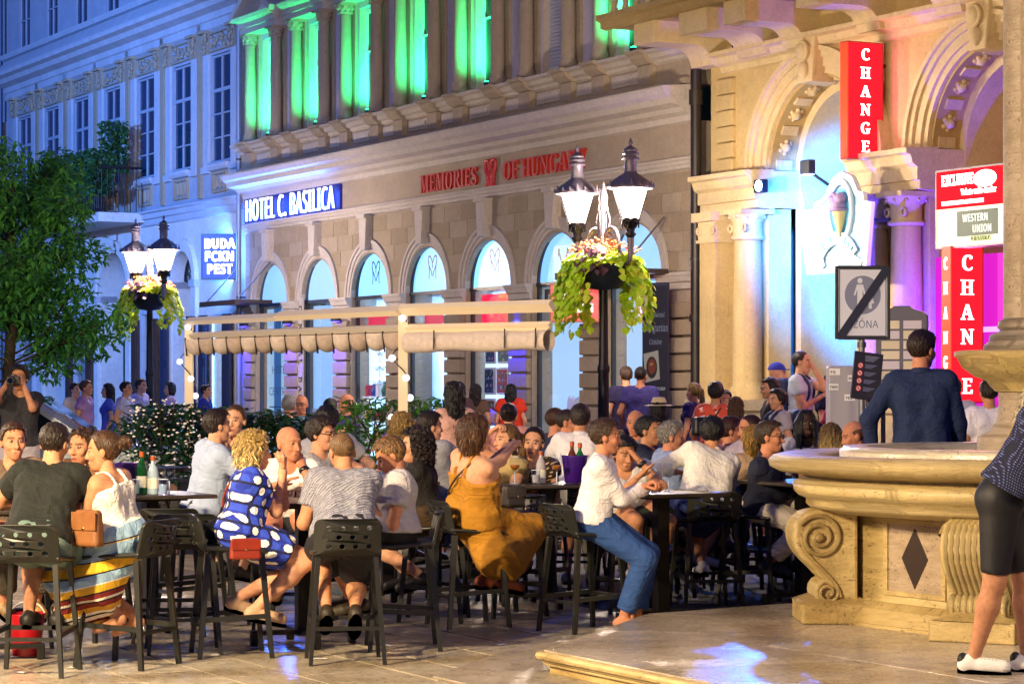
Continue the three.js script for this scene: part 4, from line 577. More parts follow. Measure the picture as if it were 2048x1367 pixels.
{ const Y0 = 0.152, t = thing('fountain', 'round carved limestone fountain with scroll brackets and a central pillar', 'fountain', V(FX, Y0, FZ));
  // basin: moulded rim and water
  put('basin', lathe([[1.2, 0.72], [1.52, 0.722], [1.60, 0.745], [1.62, 0.765], [1.62, 0.80], [1.67, 0.82], [1.70, 0.85], [1.71, 0.9], [1.66, 0.93], [1.62, 0.95], [1.70, 0.97], [1.80, 0.98], [1.86, 1.01], [1.87, 1.05], [1.84, 1.08], [1.76, 1.1], [1.56, 1.085], [1.5, 1.07], [1.46, 0.95], [1.40, 0.8], [0, 0.78]], 96), marble, t);
  put('water', cyl(1.47, 1.47, 0.02, 0, 1.0, 0, 64), M(0x1c2a33, 0.03), t);
  put('inner_ring', lathe([[1.4, 0.98], [1.4, 1.11], [1.37, 1.14], [1.22, 1.14], [1.19, 1.1], [1.19, 0.98]], 72), marbleW, t);
  // drum: six faces with inset panels and dark diamonds
  const hex = (r0, r1, y0, y1) => tf(new THREE.CylinderGeometry(r1, r0, y1 - y0, 6, 1), 0, (y0 + y1) / 2, 0, 0, 0, 0);
  const th = (k) => (119 + 60 * k) * RAD;                     // scroll directions, measured from +x towards the viewer
  const drum = new THREE.CylinderGeometry(1.36, 1.36, 0.62, 6, 1).rotateY(-(th(0)) + Math.PI / 2); drum.translate(0, 0.43, 0);
  put('drum', drum, marble, t);
  put('plinth', [new THREE.CylinderGeometry(1.46, 1.52, 0.1, 6, 1).rotateY(-th(0) + Math.PI / 2).translate(0, 0.06, 0), new THREE.CylinderGeometry(1.4, 1.46, 0.04, 6, 1).rotateY(-th(0) + Math.PI / 2).translate(0, 0.13, 0), new THREE.CylinderGeometry(1.54, 1.54, 0.02, 6, 1).rotateY(-th(0) + Math.PI / 2).translate(0, 0.01, 0)], marbleD, t);
  put('collar', [new THREE.CylinderGeometry(1.48, 1.4, 0.05, 6, 1).rotateY(-th(0) + Math.PI / 2).translate(0, 0.72, 0)], marble, t);
  for (let k = 0; k < 6; k++) {
    const m = th(k) + 30 * RAD, ap = 1.36 * Math.cos(Math.PI / 6), ry = Math.PI / 2 - m, pn = new THREE.Group(); pn.name = 'face_panel';
    const fr = put('panel_frame', [slab(-0.3, 0.3, 0.66, 0.69, ap - 0.02, ap + 0.014), slab(-0.3, 0.3, 0.2, 0.23, ap - 0.02, ap + 0.014), slab(-0.3, -0.26, 0.23, 0.66, ap - 0.02, ap + 0.014), slab(0.26, 0.3, 0.23, 0.66, ap - 0.02, ap + 0.014)].map((g) => g.rotateY(ry)), marbleD, t);
    put('panel_plate', slab(-0.26, 0.26, 0.23, 0.66, ap - 0.02, ap + 0.003).rotateY(ry), M(0xb9a894, 0.4, { map: T.stone }), fr);
    put('diamond_inlay', ext(shape([[0, 0.255], [0.125, 0.445], [0, 0.635], [-0.125, 0.445]]), 0.01, 0.001).translate(0, 0, ap - 0.003).rotateY(ry), M(0x33241c, 0.35, { map: T.stone }), fr);
    // scroll bracket: an S band with a big volute above, a small roll below, fluted front
    const a = th(k), rya = Math.PI / 2 - a, S = [], w = 0.36, half = w / 2;
    const D = 0.26, outer = [[1.08, 0.72], [1.30, 0.72], [1.39, 0.695], [1.445, 0.64], [1.46, 0.565], [1.44, 0.49], [1.39, 0.42], [1.32, 0.35], [1.255, 0.28], [1.215, 0.22], [1.2, 0.17], [1.08, 0.17]].map(([r, y]) => [r + D, y]);
    const body = ext(shape(outer), w - 0.04, 0.02, 8).translate(0, 0, -half + 0.02);
    const flute = []; for (let f = 0; f < 9; f++) { const z = -half + 0.035 + f * (w - 0.07) / 8; flute.push(tube(outer.slice(1, 11).map(([r, y]) => V(r + 0.012, y, z)), 0.02, 26, 6)); }
    const spiral = []; for (const s of [-1, 1]) { const pts = []; for (let q = 0; q < 30; q++) { const u = q / 29 * Math.PI * 4.4, R = 0.15 * (1 - q / 33); pts.push(V(1.31 + D + R * Math.cos(u + 0.6), 0.555 + R * Math.sin(u + 0.6), s * (half + 0.006))); } spiral.push(tube(pts, 0.017, 60, 6)); spiral.push(tf(new THREE.SphereGeometry(0.03, 10, 8), 1.31 + D, 0.555, s * (half + 0.008))); const p2 = []; for (let q = 0; q < 18; q++) { const u = q / 17 * Math.PI * 3, R = 0.07 * (1 - q / 22); p2.push(V(1.255 + D + R * Math.cos(u + 2.6), 0.2 + R * Math.sin(u + 2.6), s * (half + 0.006))); } spiral.push(tube(p2, 0.013, 36, 6)); const edge = []; for (const [r, y] of outer.slice(4, 11)) edge.push(V(r - 0.03, y, s * (half + 0.004))); spiral.push(tube(edge, 0.012, 20, 5)); }
    const roll = []; for (let f = 0; f < 9; f++) roll.push(tf(new THREE.TorusGeometry(0.07, 0.022, 6, 16), 1.255 + D, 0.2, -half + 0.02 + f * (w - 0.04) / 8)); roll.push(cyl(0.075, 0.075, w - 0.02, 1.255 + D, 0.2, 0, 16, Math.PI / 2));
    const turn = (g) => g.rotateY(-a);
    const sc = put('scroll_bracket', [turn(body)], marble, t);
    put('fluting', flute.map(turn), marble, sc); put('volute', spiral.map(turn), marbleD, sc); put('roll', roll.map(turn), marble, sc);
    put('foot_block', [turn(rbox(0.46, 0.13, 0.54, 0.012, 1.2 + D, 0.066, 0)), turn(tf(new THREE.CylinderGeometry(0.18, 0.34, 0.05, 4, 1).rotateY(Math.PI / 4), 1.2 + D, 0.155, 0))], marbleD, t);
  }
  put('crack', tube([[-0.5, 1.035, 1.805], [-0.47, 0.99, 1.79], [-0.52, 0.95, 1.66], [-0.47, 0.9, 1.655], [-0.5, 0.84, 1.62], [-0.53, 0.8, 1.58]], 0.004, 30, 5), M(0x3a3226, 0.9), t);
  // pillar and the small upper bowl
  put('pillar', [lathe([[0.33, 1.98], [0.33, 5.4]], 40), lathe([[0.5, 0.9], [0.5, 1.2], [0.42, 1.24], [0.38, 1.3], [0.36, 1.38], [0.36, 1.5], [0.4, 1.53]], 40)], stone(0xb9ada0, 0.7), t);
  put('pillar_base', lathe([[0.33, 1.98], [0.36, 1.96], [0.37, 1.92], [0.35, 1.9], [0.42, 1.87], [0.42, 1.83], [0.46, 1.8], [0.46, 1.74], [0.3, 1.72]], 40), stone(0x8d8378, 0.6), t);
  put('upper_bowl', lathe([[0.38, 1.5], [0.42, 1.54], [0.44, 1.57], [0.52, 1.6], [0.6, 1.66], [0.63, 1.72], [0.65, 1.73], [0.65, 1.76], [0.6, 1.77], [0.5, 1.72], [0.3, 1.72]], 56), marbleD, t);
}
// ================= SIGNS =================
const white4 = (k) => glow(new THREE.Color(1, 0.97, 0.95), k, 0xffffff), redG = (k) => M(0xaa1010, 0.8, { emissive: new THREE.Color(1, 0.012, 0.025), emissiveIntensity: k, specularIntensity: 0 });
function bladeSign(name, label, a, zIn, w, t, y0, y1, k, brackets = true) {   // box sign standing out from the wall, faces along the street
  const s = thing(name, label, 'sign', fac(a, y0, zIn), FRY + Math.PI / 2);    // local x = into the wall..., local z = towards the viewer along the street
  const h = y1 - y0;                                                            // local: x from -w (outer) to 0 (wall)
  put('case', [slab(-w - 0.015, 0.015, -0.015, 0, -t, 0.004), slab(-w - 0.015, 0.015, h, h + 0.015, -t, 0.004), slab(0, 0.015, 0, h, -t, 0.004)], M(0xb03020, 0.4), s);
  put('lit_panel', slab(-w, 0, 0, h, -t + 0.01, 0), redG(0.95), s);
  put('side_panel', slab(-w - 0.015, -w, 0, h, -t, 0.003), glow(new THREE.Color(1, 0.06, 0.01), 0.8, 0xc03010), s);
  const word = 'CHANGE', step = h / 6.25; [...word].forEach((ch, i) => { const L = letters(ch, 'serif_bold', step * 0.62, 0.012, 1.0).list[0][1]; L.computeBoundingBox(); const b = L.boundingBox; L.translate(-(b.min.x + b.max.x) / 2 - w / 2, h - step * (i + 0.92), 0.003); put('letter', L, white4(2.2), s); });
  if (brackets) for (const y of [0.25, h - 0.25]) put('bracket', bar([0, y, -t / 2], [0.22, y, -t / 2], 0.035), M(0x5a1810, 0.5), s);
  const L = new THREE.RectAreaLight(new THREE.Color(1, 0.2, 0.6), 2.4, w, h); lamp(L, -w / 2, h / 2, 0.03, s, 'sign_light'); L.rotation.y = Math.PI; return s;
}
const chg = bladeSign('exchange_sign', 'tall red lit box sign reading CHANGE, hanging high between the bank arches', 5.1, 0.1, 0.5, 0.146, 4.43, 5.82, 1);
const chg2 = bladeSign('exchange_sign', 'tall red lit box sign reading CHANGE at street level under the western money sign', 7.0, 0.08, 0.44, 0.16, 1.5, 3.26, 1, false);
{ const step = 1.76 / 6.25; [...'CHANGE'].forEach((ch, i) => { const L = letters(ch, 'serif_bold', step * 0.5, 0.01, 0.55).list[0][1]; L.rotateY(-Math.PI / 2); L.computeBoundingBox(); const b = L.boundingBox; L.translate(-0.44 - 0.016 - b.max.x, 1.76 - step * (i + 0.9), -0.08 - (b.min.z + b.max.z) / 2); put('side_letter', L, white4(1.6), chg2); }); }
{ // money sign facing the street
  const s = thing('exchange_fascia', 'red and white lit box sign over the right arch, reading EXCLUSIVE and WESTERN UNION', 'sign', fac(6.7, 3.27, 0.5), FRY), w = 1.75, h = 0.86; s.scale.x = 0.74;
  put('case', [slab(-0.02, w + 0.02, -0.02, 0, -0.22, 0.006), slab(-0.02, w + 0.02, h, h + 0.02, -0.22, 0.006), slab(-0.02, 0, 0, h, -0.22, 0.006), slab(w, w + 0.02, 0, h, -0.22, 0.006)], M(0x8a8a90, 0.4), s);
  put('lit_panel', slab(0, w, 0.43, h, -0.2, 0), redG(1.0), s); put('lit_panel', slab(0, w, 0, 0.43, -0.2, 0), glow(new THREE.Color(1, 1, 0.6), 0.95, 0xa0a080), s);
  put('side_panel', slab(w, w + 0.01, 0.43, h, -0.2, 0), redG(0.8), s);
  const row = (str, font, size, x, y, m, sx, n) => letters(str, font, size, 0.01, sx).list.forEach(([c, g, q]) => put('letter', g.translate(x + q, y, 0.003), m, s));
  row('EXCLUSIVE', 'serif_bold', 0.125, 0.14, 0.69, white4(2), 0.78); put('oval', ext((() => { const q = new THREE.Shape(); q.absellipse(1.2, 0.735, 0.27, 0.095, 0, Math.PI * 2); return q; })(), 0.012).translate(0, 0, 0.002), white4(2), s);
  row('AISA', 'serif_bold', 0.09, 1.06, 0.7, M(0x40202a, 0.5), 0.9); row('Valuta valto-dealer', 'serif_bold', 0.07, 0.62, 0.57, white4(2), 0.9); row('THE INTERNATIONAL MONEY CHANGE', 'sans_bold', 0.045, 0.14, 0.47, white4(2), 0.9);
  put('badge', slab(0.52, 1.5, 0.1, 0.39, 0.001, 0.008), M(0x14350f, 0.5, { emissive: 0x0c3a10, emissiveIntensity: 0.5 }), s); row('WESTERN', 'sans_bold', 0.088, 0.66, 0.262, glow(new THREE.Color(0.95, 1, 0.8), 0.8), 1.12); row('UNION', 'sans_bold', 0.088, 0.9, 0.135, glow(new THREE.Color(0.95, 1, 0.8), 0.8), 1.12); row('PENZATUTALAS', 'sans_regular', 0.055, 0.86, 0.04, M(0x8a9a40, 0.5), 0.9);
  const L = new THREE.RectAreaLight(new THREE.Color(1, 0.45, 0.4), 9, w, h); lamp(L, w / 2, h / 2, 0.05, s, 'sign_light'); L.rotation.y = Math.PI;
}
{ // magenta shop behind the lower sign: shiny front with a violet lit room
  const B = bank; put('shop_front', slab(6.0, 8.2, 0.1, 3.2, -0.05, -0.02), M(0x1a0a20, 0.03, { emissive: new THREE.Color(0.5, 0.01, 0.4), emissiveIntensity: 1.1 }), B); put('light_strip', slab(6.7, 8.1, 2.3, 2.36, -0.018, -0.006), glow(new THREE.Color(0.3, 0.1, 1), 4), B);
  const p = fac(6.4, 1.5, 0.55), u = thing('spot_fixture', 'small blue spotlight beside the lower exchange sign', 'spotlight', p, FRY); put('housing', [cyl(0.06, 0.05, 0.14, 0, 0, 0, 12, Math.PI / 2), bar([0, 0, 0], [0, -1.33, 0], 0.03)], M(0x151820, 0.4), u); put('lens', cyl(0.05, 0.05, 0.01, 0, 0, 0.076, 12, Math.PI / 2), glow(0x88b0ff, 8), u);
  const s = new THREE.SpotLight(0x4028ff, 70, 0, 0.9, 0.6, 2); lamp(s, 0, 0.08, 0, u, 'violet_spot'); s.target.position.set(-1.2, 1.8, -0.3); u.add(s.target); }
{ // ice cream sign: shaped board, planks, oval wreath with a cone, ribbon
  const s = thing('ice_cream_sign', 'brightly lit shaped board sign with an ice cream cone and a lettered ribbon', 'sign', fac(4.35, 3.05, 0.8), FRY), wd = 1.42;
  const o = [[0.22, 0], [1.4, 0], [1.5, 0.78], [1.36, 0.8], [1.34, 0.9], [1.24, 0.92], [1.12, 1.1], [0.92, 1.17], [0.72, 1.1], [0.6, 0.92], [0.5, 0.86], [0.38, 0.84], [0.36, 0.76], [0.06, 0.72]];
  const sW = M(0xd6ecf6, 0.5), sB = [0x9fd0ea, 0xaadaf0, 0x93c6e2].map((c) => M(c, 0.6));
  put('board', ext(shape(o), 0.05, 0.006).translate(0, 0, -0.05), M(0x88b8d0, 0.6), s);
  put('border', [ext((() => { const q = shape(o.map(([x, y]) => [x + (x - 0.78) * 0.03, y + (y - 0.5) * 0.03])); q.holes.push(new THREE.Path(o.map(([x, y]) => new THREE.Vector2(0.78 + (x - 0.78) * 0.92, 0.5 + (y - 0.5) * 0.92)))); return q; })(), 0.05, 0.004).translate(0, 0, -0.03)], sW, s);
  for (let k = 0; k < 7; k++) { const y = 0.05 + k * 0.105; put('plank', slab(0.25 - k * 0.022, 1.38 + k * 0.01, y, y + 0.094, 0.004, 0.014), sB[k % 3], s); }
  const ov = tf(new THREE.TorusGeometry(0.26, 0.035, 8, 40), 0.92, 0.72, 0.03, 0, 0, 0, [0.9, 1.35, 1]); put('oval_wreath', [ov], sW, s); put('oval_plate', cyl(0.26, 0.26, 0.012, 0.92, 0.72, 0.016, 32, Math.PI / 2).applyMatrix4(new THREE.Matrix4().makeScale(1, 1, 1)), M(0x4aa0c8, 0.6), s);
  const cn = put('cone', tf(new THREE.ConeGeometry(0.1, 0.36, 16), 0.94, 0.55, 0.06, 0, 0, Math.PI), M(0xd8c890, 0.6), s); put('scoop', [ball(0.1, 0.93, 0.78, 0.07), ball(0.075, 0.87, 0.84, 0.08), ball(0.075, 0.98, 0.86, 0.08), tf(new THREE.TorusGeometry(0.06, 0.025, 8, 16, 4.5), 0.9, 0.86, 0.13), tf(new THREE.TorusGeometry(0.1, 0.022, 8, 18), 0.93, 0.73, 0.06, Math.PI / 2)], M(0x9a84b0, 0.6), s);
  const rb = ring(0.86, -0.02, 0.34, 0.49, 0.03, 0.05, 0.55, Math.PI - 0.55); put('ribbon', [rb, ext(shape([[0.35, 0.08], [0.55, 0.2], [0.6, 0.08], [0.48, 0.0], [0.34, 0.02], [0.42, 0.05]]), 0.02).translate(0, 0, 0.02), ext(shape([[1.17, 0.2], [1.38, 0.1], [1.33, 0.06], [1.4, 0.0], [1.22, 0.02], [1.12, 0.08]]), 0.02).translate(0, 0, 0.02)], sW, s);
  [...'GELATOROSA'].forEach((ch, i) => { const a = Math.PI - 0.72 - i * 0.19, g = letters(ch, 'sans_regular', 0.09, 0.008, 0.7).list[0][1]; g.translate(-0.03, 0, 0); g.rotateZ(a - Math.PI / 2); g.translate(0.86 + 0.375 * Math.cos(a), -0.02 + 0.375 * Math.sin(a), 0.05); put('letter', g, M(0x5aa8c8, 0.5), s); });
  put('finial', [lathe([[0.02, 0.72], [0.03, 0.78], [0.015, 0.82], [0.035, 0.86], [0.01, 0.92], [0, 1.0]], 10, 0.06, 0, 0)], sW, s); put('bracket', [bar([0.3, 0.2, -0.06], [0.3, 0.2, -0.8], 0.04), bar([1.3, 0.6, -0.06], [1.3, 0.6, -0.62], 0.04)], M(0x303840, 0.5), s);
  // floodlights on it
  for (const [a, y, z, k, l] of [[2.74, 4.26, 0.3, 1, 'white floodlight on the left arch pier, shining out over the square'], [5.0, 4.3, 1.12, 0, 'dark floodlight box in front of the ice cream sign top']]) {
    const f = thing('floodlight', l, 'floodlight', fac(a, y, z), FRY); put('housing', [rbox(0.2, 0.17, 0.1, 0.015, 0, 0, 0), k ? bar([-0.06, 0, 0], [-0.16, 0, 0], 0.04) : bar([0, -0.06, -0.04], [0, -0.2, -0.3], 0.03)], M(0x10202c, 0.4), f); put('lens', k ? cyl(0.07, 0.07, 0.012, 0.03, 0, 0.056, 16, Math.PI / 2) : slab(-0.08, 0.08, -0.096, -0.088, -0.04, 0.04), glow(new THREE.Color(0.55, 0.85, 1), k ? 30 : 8), f);
    for (const [t, I, w] of k ? [[[1.5, -0.4, 0.98], 48, 0.5]] : [[[-0.15, -1.2, -0.35], 4, 1.0], [[-1.9, -0.7, -2.1], 460, 0.6]]) { const sp = new THREE.SpotLight(k ? new THREE.Color(0.012, 0.15, 1) : new THREE.Color(0.015, 0.19, 1), I, 0, w, 0.6, 2); sp.shadow.radius = 3; lamp(sp, k ? 0.1 : t[2] < -1 ? -0.12 : 0, k ? 0 : -0.12, k ? 0.12 : 0, f, 'flood'); sp.target.position.set(...t); f.add(sp.target); } }
}
{ // hotel name
  const s = thing('hotel_sign', 'blue and white lit letters HOTEL C. BASILICA on a dark board at the hotel corner', 'sign', fac(-15.9, 4.80, 0.02), FRY); put('board', slab(0, 4.62, 0.0, 0.5, 0, 0.05), glow(new THREE.Color(0.005, 0.02, 0.5), 0.3, 0x10143a), s);
  const L = letters('HOTEL C. BASILICA', 'sans_regular', 0.41, 0.03, 0.98, 1.0), k = 4.35 / L.width; L.list.forEach(([c, g, x]) => { g.scale(k * 0.9, 1, 1); const e = put('letter', g.translate(0.12 + x * k, 0.07, 0.07), glow(new THREE.Color(0.72, 0.84, 1), 1.1, 0xffffff), s); const h = g.clone(); h.scale(1, 1, 0.5); h.translate(0, 0, 0.02); put('letter_halo', h, glow(new THREE.Color(0.02, 0.06, 1), 1.5), e); });
  const R = new THREE.RectAreaLight(new THREE.Color(0.04, 0.16, 1), 90, 4.4, 0.36); lamp(R, 2.3, 0.24, 0.16, s, 'sign_light'); R.rotation.y = Math.PI;
  const R2 = new THREE.RectAreaLight(new THREE.Color(0.02, 0.10, 1), 9, 4.4, 0.3); lamp(R2, 2.3, 0.24, 0.135, s, 'sign_back_light');
}
{ const s = thing('souvenir_sign', 'red raised letters MEMORIES OF HUNGARY on the hotel frieze', 'sign', fac(-7.955, 4.9, 0.025), FRY), red = M(0xb0281c, 0.5);
  const A = letters('MEMORIES', 'serif_bold', 0.29, 0.05, 0.92), B = letters('OF HUNGARY', 'serif_bold', 0.29, 0.05, 0.92), k1 = 2.12 / A.width, k2 = 2.65 / B.width; A.list.forEach(([c, g, x]) => { g.scale(k1, 1, 1); put('letter', g.translate(x * k1, 0, 0), red, s); }); B.list.forEach(([c, g, x]) => { g.scale(k2, 1, 1); put('letter', g.translate(2.99 + x * k2, 0, 0), red, s); });
  const e = []; for (const q of [-1, 1]) { e.push(tube([[2.56, 0.2, 0.03], [2.56 + q * 0.05, 0.34, 0.03], [2.56 + q * 0.17, 0.34, 0.03], [2.56 + q * 0.16, 0.18, 0.03], [2.56 + q * 0.04, 0.06, 0.03], [2.56 + q * 0.03, -0.12, 0.03]], 0.026, 24, 7), tube([[2.56 + q * 0.15, 0.22, 0.03], [2.56 + q * 0.1, 0.02, 0.03], [2.56 + q * 0.17, -0.14, 0.03]], 0.024, 14, 7), tube([[2.56, 0.08, 0.03], [2.56 + q * 0.07, 0.2, 0.03], [2.56 + q * 0.03, 0.26, 0.03]], 0.018, 12, 6)); } put('heart_emblem', e, M(0xc03038, 0.4), s);
}
{ const s = thing('bar_sign', 'bright blue lit square box sign with white stacked words beside the hotel corner', 'sign', fac(-16.68, 3.8, 0.3), FRY + 0.9); s.scale.setScalar(0.9); const tx = canvasTex(256, 300, (g) => { g.fillStyle = '#0a1c9a'; g.fillRect(0, 0, 256, 300); g.fillStyle = '#fff'; g.strokeStyle = '#fff'; g.lineWidth = 3; g.textAlign = 'center'; g.font = '900 92px sans-serif'; for (const [w, y] of [['BUDA', 92], ['FCKN', 180], ['PEST', 268]]) { g.save(); g.translate(128, y); g.scale(0.95, 1); g.fillText(w, 0, 0); g.strokeText(w, 0, 0); g.restore(); } });
  put('case', [slab(-0.42, 0.42, -0.03, 0, -0.2, 0), slab(-0.42, 0.42, 0.95, 0.98, -0.2, 0), slab(-0.42, -0.39, 0, 0.95, -0.2, 0), slab(0.39, 0.42, 0, 0.95, -0.2, 0)], M(0x101830, 0.4), s); put('lit_face', plane(0.78, 0.95, 0, 0.475, -0.01), lit(tx, 2.6), s, true); put('back_plate', slab(-0.39, 0.39, 0, 0.95, -0.2, -0.02), M(0x101830, 0.5), s); put('bracket', [bar([0.4, 0.2, -0.1], [0.62, 0.2, -0.25], 0.03), bar([0.4, 0.8, -0.1], [0.62, 0.8, -0.25], 0.03)], M(0x15151c, 0.5), s);
  const R = new THREE.RectAreaLight(new THREE.Color(0.06, 0.22, 1), 45, 0.8, 0.95); lamp(R, 0, 0.47, 0.05, s, 'sign_light'); R.rotation.y = Math.PI; const R2 = new THREE.RectAreaLight(new THREE.Color(0.06, 0.24, 1), 40, 0.8, 0.95); lamp(R2, 0, 0.47, -0.22, s, 'sign_back_light'); }
{ // small red lit sign behind the hanging leaves
  const s = thing('shop_sign', 'small red lit box sign with crossed spoons behind the hanging basket leaves', 'sign', fac(-1.85, 2.62, 0.5), FRY + 1.05); const tx = canvasTex(256, 256, (g) => { g.fillStyle = '#f03a40'; g.fillRect(0, 0, 256, 256); g.fillStyle = '#fff'; g.fillRect(30, 60, 60, 70); g.fillRect(30, 150, 200, 46); g.strokeStyle = '#2a1020'; g.lineWidth = 8; g.beginPath(); g.moveTo(150, 40); g.lineTo(220, 130); g.moveTo(220, 40); g.lineTo(150, 130); g.stroke(); g.fillStyle = '#fff'; g.fillRect(140, 132, 90, 12); });
  put('case', [slab(-0.36, 0.36, -0.02, 0, -0.16, 0.004), slab(-0.36, 0.36, 0.52, 0.54, -0.16, 0.004), slab(-0.36, -0.34, 0, 0.52, -0.16, 0.004), slab(0.34, 0.36, 0, 0.52, -0.16, 0.004), slab(-0.34, 0.34, 0, 0.52, -0.16, -0.02)], M(0xa02020, 0.4), s); put('lit_face', plane(0.68, 0.52, 0, 0.26, 0), lit(tx, 0.95), s, true); put('bracket', bar([0.3, 0.3, -0.1], [0.45, 0.3, -0.5], 0.03), M(0x202020, 0.5), s);
  const R = new THREE.RectAreaLight(new THREE.Color(1, 0.2, 0.25), 5, 0.68, 0.52); lamp(R, 0, 0.26, 0.03, s, 'sign_light'); R.rotation.y = Math.PI; }
{ // tall menu banner by the last arch
  const s = thing('menu_banner', 'tall dark blue menu banner with food pictures beside the last hotel arch', 'banner', fac(0.3, 0.3, 0.42), FRY + 0.55); s.scale.x = 0.55; const tx = canvasTex(192, 768, (g) => { g.fillStyle = '#141238'; g.fillRect(0, 0, 192, 768); g.fillStyle = '#cfd4f0'; g.textAlign = 'center'; g.font = 'italic 26px serif'; g.fillText('Traditional', 96, 120); g.font = 'italic 38px serif'; g.fillText('Hungarian', 96, 175); g.font = 'italic 28px serif'; g.fillText('Cuisine', 96, 225); for (const [y, c, r] of [[250, '#e8d8c8', -0.12], [420, '#f0e4da', 0.06], [610, '#e0d0c8', -0.1]]) { g.save(); g.translate(80 + r * 100, y + 60); g.rotate(r); g.fillStyle = c; g.fillRect(-58, -56, 116, 112); g.fillStyle = '#2a1c18'; g.beginPath(); g.arc(0, 4, 42, 0, 7); g.fill(); g.fillStyle = '#a8442a'; g.beginPath(); g.arc(2, 0, 30, 0, 7); g.fill(); g.fillStyle = '#e0b070'; g.fillRect(-12, -14, 22, 10); g.restore(); } g.fillStyle = '#fff'; g.font = 'bold 17px sans-serif'; g.fillText('GOULASH SOUP', 110, 402); g.fillText('CHICKEN', 60, 570); g.fillText('PAPRIKAS', 60, 592); });
  put('panel', plane(0.7, 2.75, 0, 1.38, 0.012), lit(tx, 0.18), s, true); put('frame', [slab(-0.37, 0.37, 0, 2.8, -0.02, 0.008), slab(-0.37, 0.37, -0.24, 0, -0.05, 0.05)], M(0x181a3a, 0.5), s);
  const v = thing('hotel_banner', 'narrow pale strip with vertical lettering CENTRAL BASILICA beside the second hotel arch', 'sign', fac(-13.13, 0.45, 0.06), FRY); put('strip', slab(-0.12, 0.12, 0, 2.85, -0.02, 0), M(0xb8b0a8, 0.6), v); let y = 2.72; for (const ch of 'CENTRAL BASILICA') { if (ch !== ' ') { const g = letters(ch, 'serif_regular', 0.14, 0.008, 1).list[0][1]; g.rotateZ(-Math.PI / 2); g.translate(-0.06, y, 0.001); put('letter', g, M(0x2a2018, 0.5), v); } y -= ch === 'I' ? 0.1 : 0.165; } }
{ // pedestrian zone end sign
  const p = atPx(1724, 768, 23), s = thing('zone_sign', 'grey end of pedestrian zone sign reading ZONA with a dark diagonal bar on a pole', 'traffic sign', V(p.x, groundY(p.x, p.z), p.z), 0.06); const y0 = EYE + (768 - 678) / FPX * 23 - s.position.y;
  const tx = canvasTex(384, 512, (g) => { g.fillStyle = '#dfe2ee'; g.fillRect(0, 0, 384, 512); g.strokeStyle = '#3a4054'; g.lineWidth = 7; g.strokeRect(12, 12, 360, 488); g.fillStyle = '#8288a2'; g.beginPath(); g.arc(192, 200, 140, 0, 7); g.fill(); g.fillStyle = '#dfe2ee'; g.beginPath(); g.arc(170, 96, 20, 0, 7); g.fill(); g.beginPath(); g.moveTo(146, 124); g.lineTo(194, 124); g.lineTo(216, 200); g.lineTo(204, 206); g.lineTo(190, 160); g.lineTo(190, 300); g.lineTo(172, 300); g.lineTo(170, 220); g.lineTo(166, 300); g.lineTo(148, 300); g.lineTo(150, 160); g.lineTo(132, 206); g.lineTo(122, 200); g.fill(); g.beginPath(); g.arc(250, 190, 15, 0, 7); g.fill(); g.beginPath(); g.moveTo(234, 210); g.lineTo(266, 210); g.lineTo(280, 262); g.lineTo(262, 262); g.lineTo(262, 300); g.lineTo(238, 300); g.lineTo(238, 262); g.lineTo(220, 262); g.fill(); g.fillStyle = '#6a7088'; g.font = '74px sans-serif'; g.textAlign = 'center'; g.fillText('ZÓNA', 215, 440); });
  put('plate', rbox(0.48, 0.67, 0.012, 0.005, 0, y0 + 0.335, 0.04), M(0x30343c, 0.5), s); put('face', plane(0.46, 0.645, 0, y0 + 0.335, 0.048), printed(tx, 0.5), s, true); put('rim', [rbox(0.03, 0.67, 0.04, 0.008, -0.24, y0 + 0.335, 0.035), rbox(0.03, 0.67, 0.04, 0.008, 0.24, y0 + 0.335, 0.035), rbox(0.46, 0.03, 0.04, 0.008, 0, y0 + 0.66, 0.035), rbox(0.46, 0.03, 0.04, 0.008, 0, y0 + 0.01, 0.035)], M(0x22262e, 0.5), s);
  put('diagonal_bar', bar([-0.21, y0 + 0.02, 0.056], [0.225, y0 + 0.65, 0.056], 0.075, 0.012), M(0x11163a, 0.5), s); put('pole', cyl(0.03, 0.03, y0 + 0.5, 0, (y0 + 0.5) / 2, 0, 12), M(0x7a7c84, 0.4, { metalness: 0.6 }), s); put('clamp', cyl(0.042, 0.042, 0.05, 0, y0 - 0.05, 0, 12), M(0x55585e, 0.4, { metalness: 0.6 }), s);
  const b = thing('utility_box', 'pale grey control cabinet covered with small stickers behind the zone sign pole', 'cabinet', V(p.x - 0.12, groundY(p.x, p.z), p.z - 0.4)); put('cabinet', rbox(0.3, 1.75, 0.2, 0.02, 0, 0.9, 0), M(0xa8a4b0, 0.5), b); for (const [x, y, w, k] of [[-0.09, 1.72, 0.1, 'FQ'], [-0.1, 1.58, 0.09, 'TWO'], [0.07, 1.66, 0.08, 'NO'], [0.05, 1.48, 0.1, 'YES']]) { const d = put('sticker', plane(w, 0.06, x, y, 0.104), printed(canvasTex(64, 40, (g) => { g.fillStyle = '#eee'; g.fillRect(0, 0, 64, 40); g.fillStyle = '#223'; g.font = 'bold 24px sans-serif'; g.fillText(k, 6, 30); })), b, true); }
  const q = atPx(1734, 768, 21.8), m = thing('menu_stand', 'dark tilted menu board with red prohibition symbols below the zone sign', 'notice board', V(q.x, groundY(q.x, q.z), q.z), 0.12); const my = EYE + (768 - 752) / FPX * 21.8 - m.position.y;
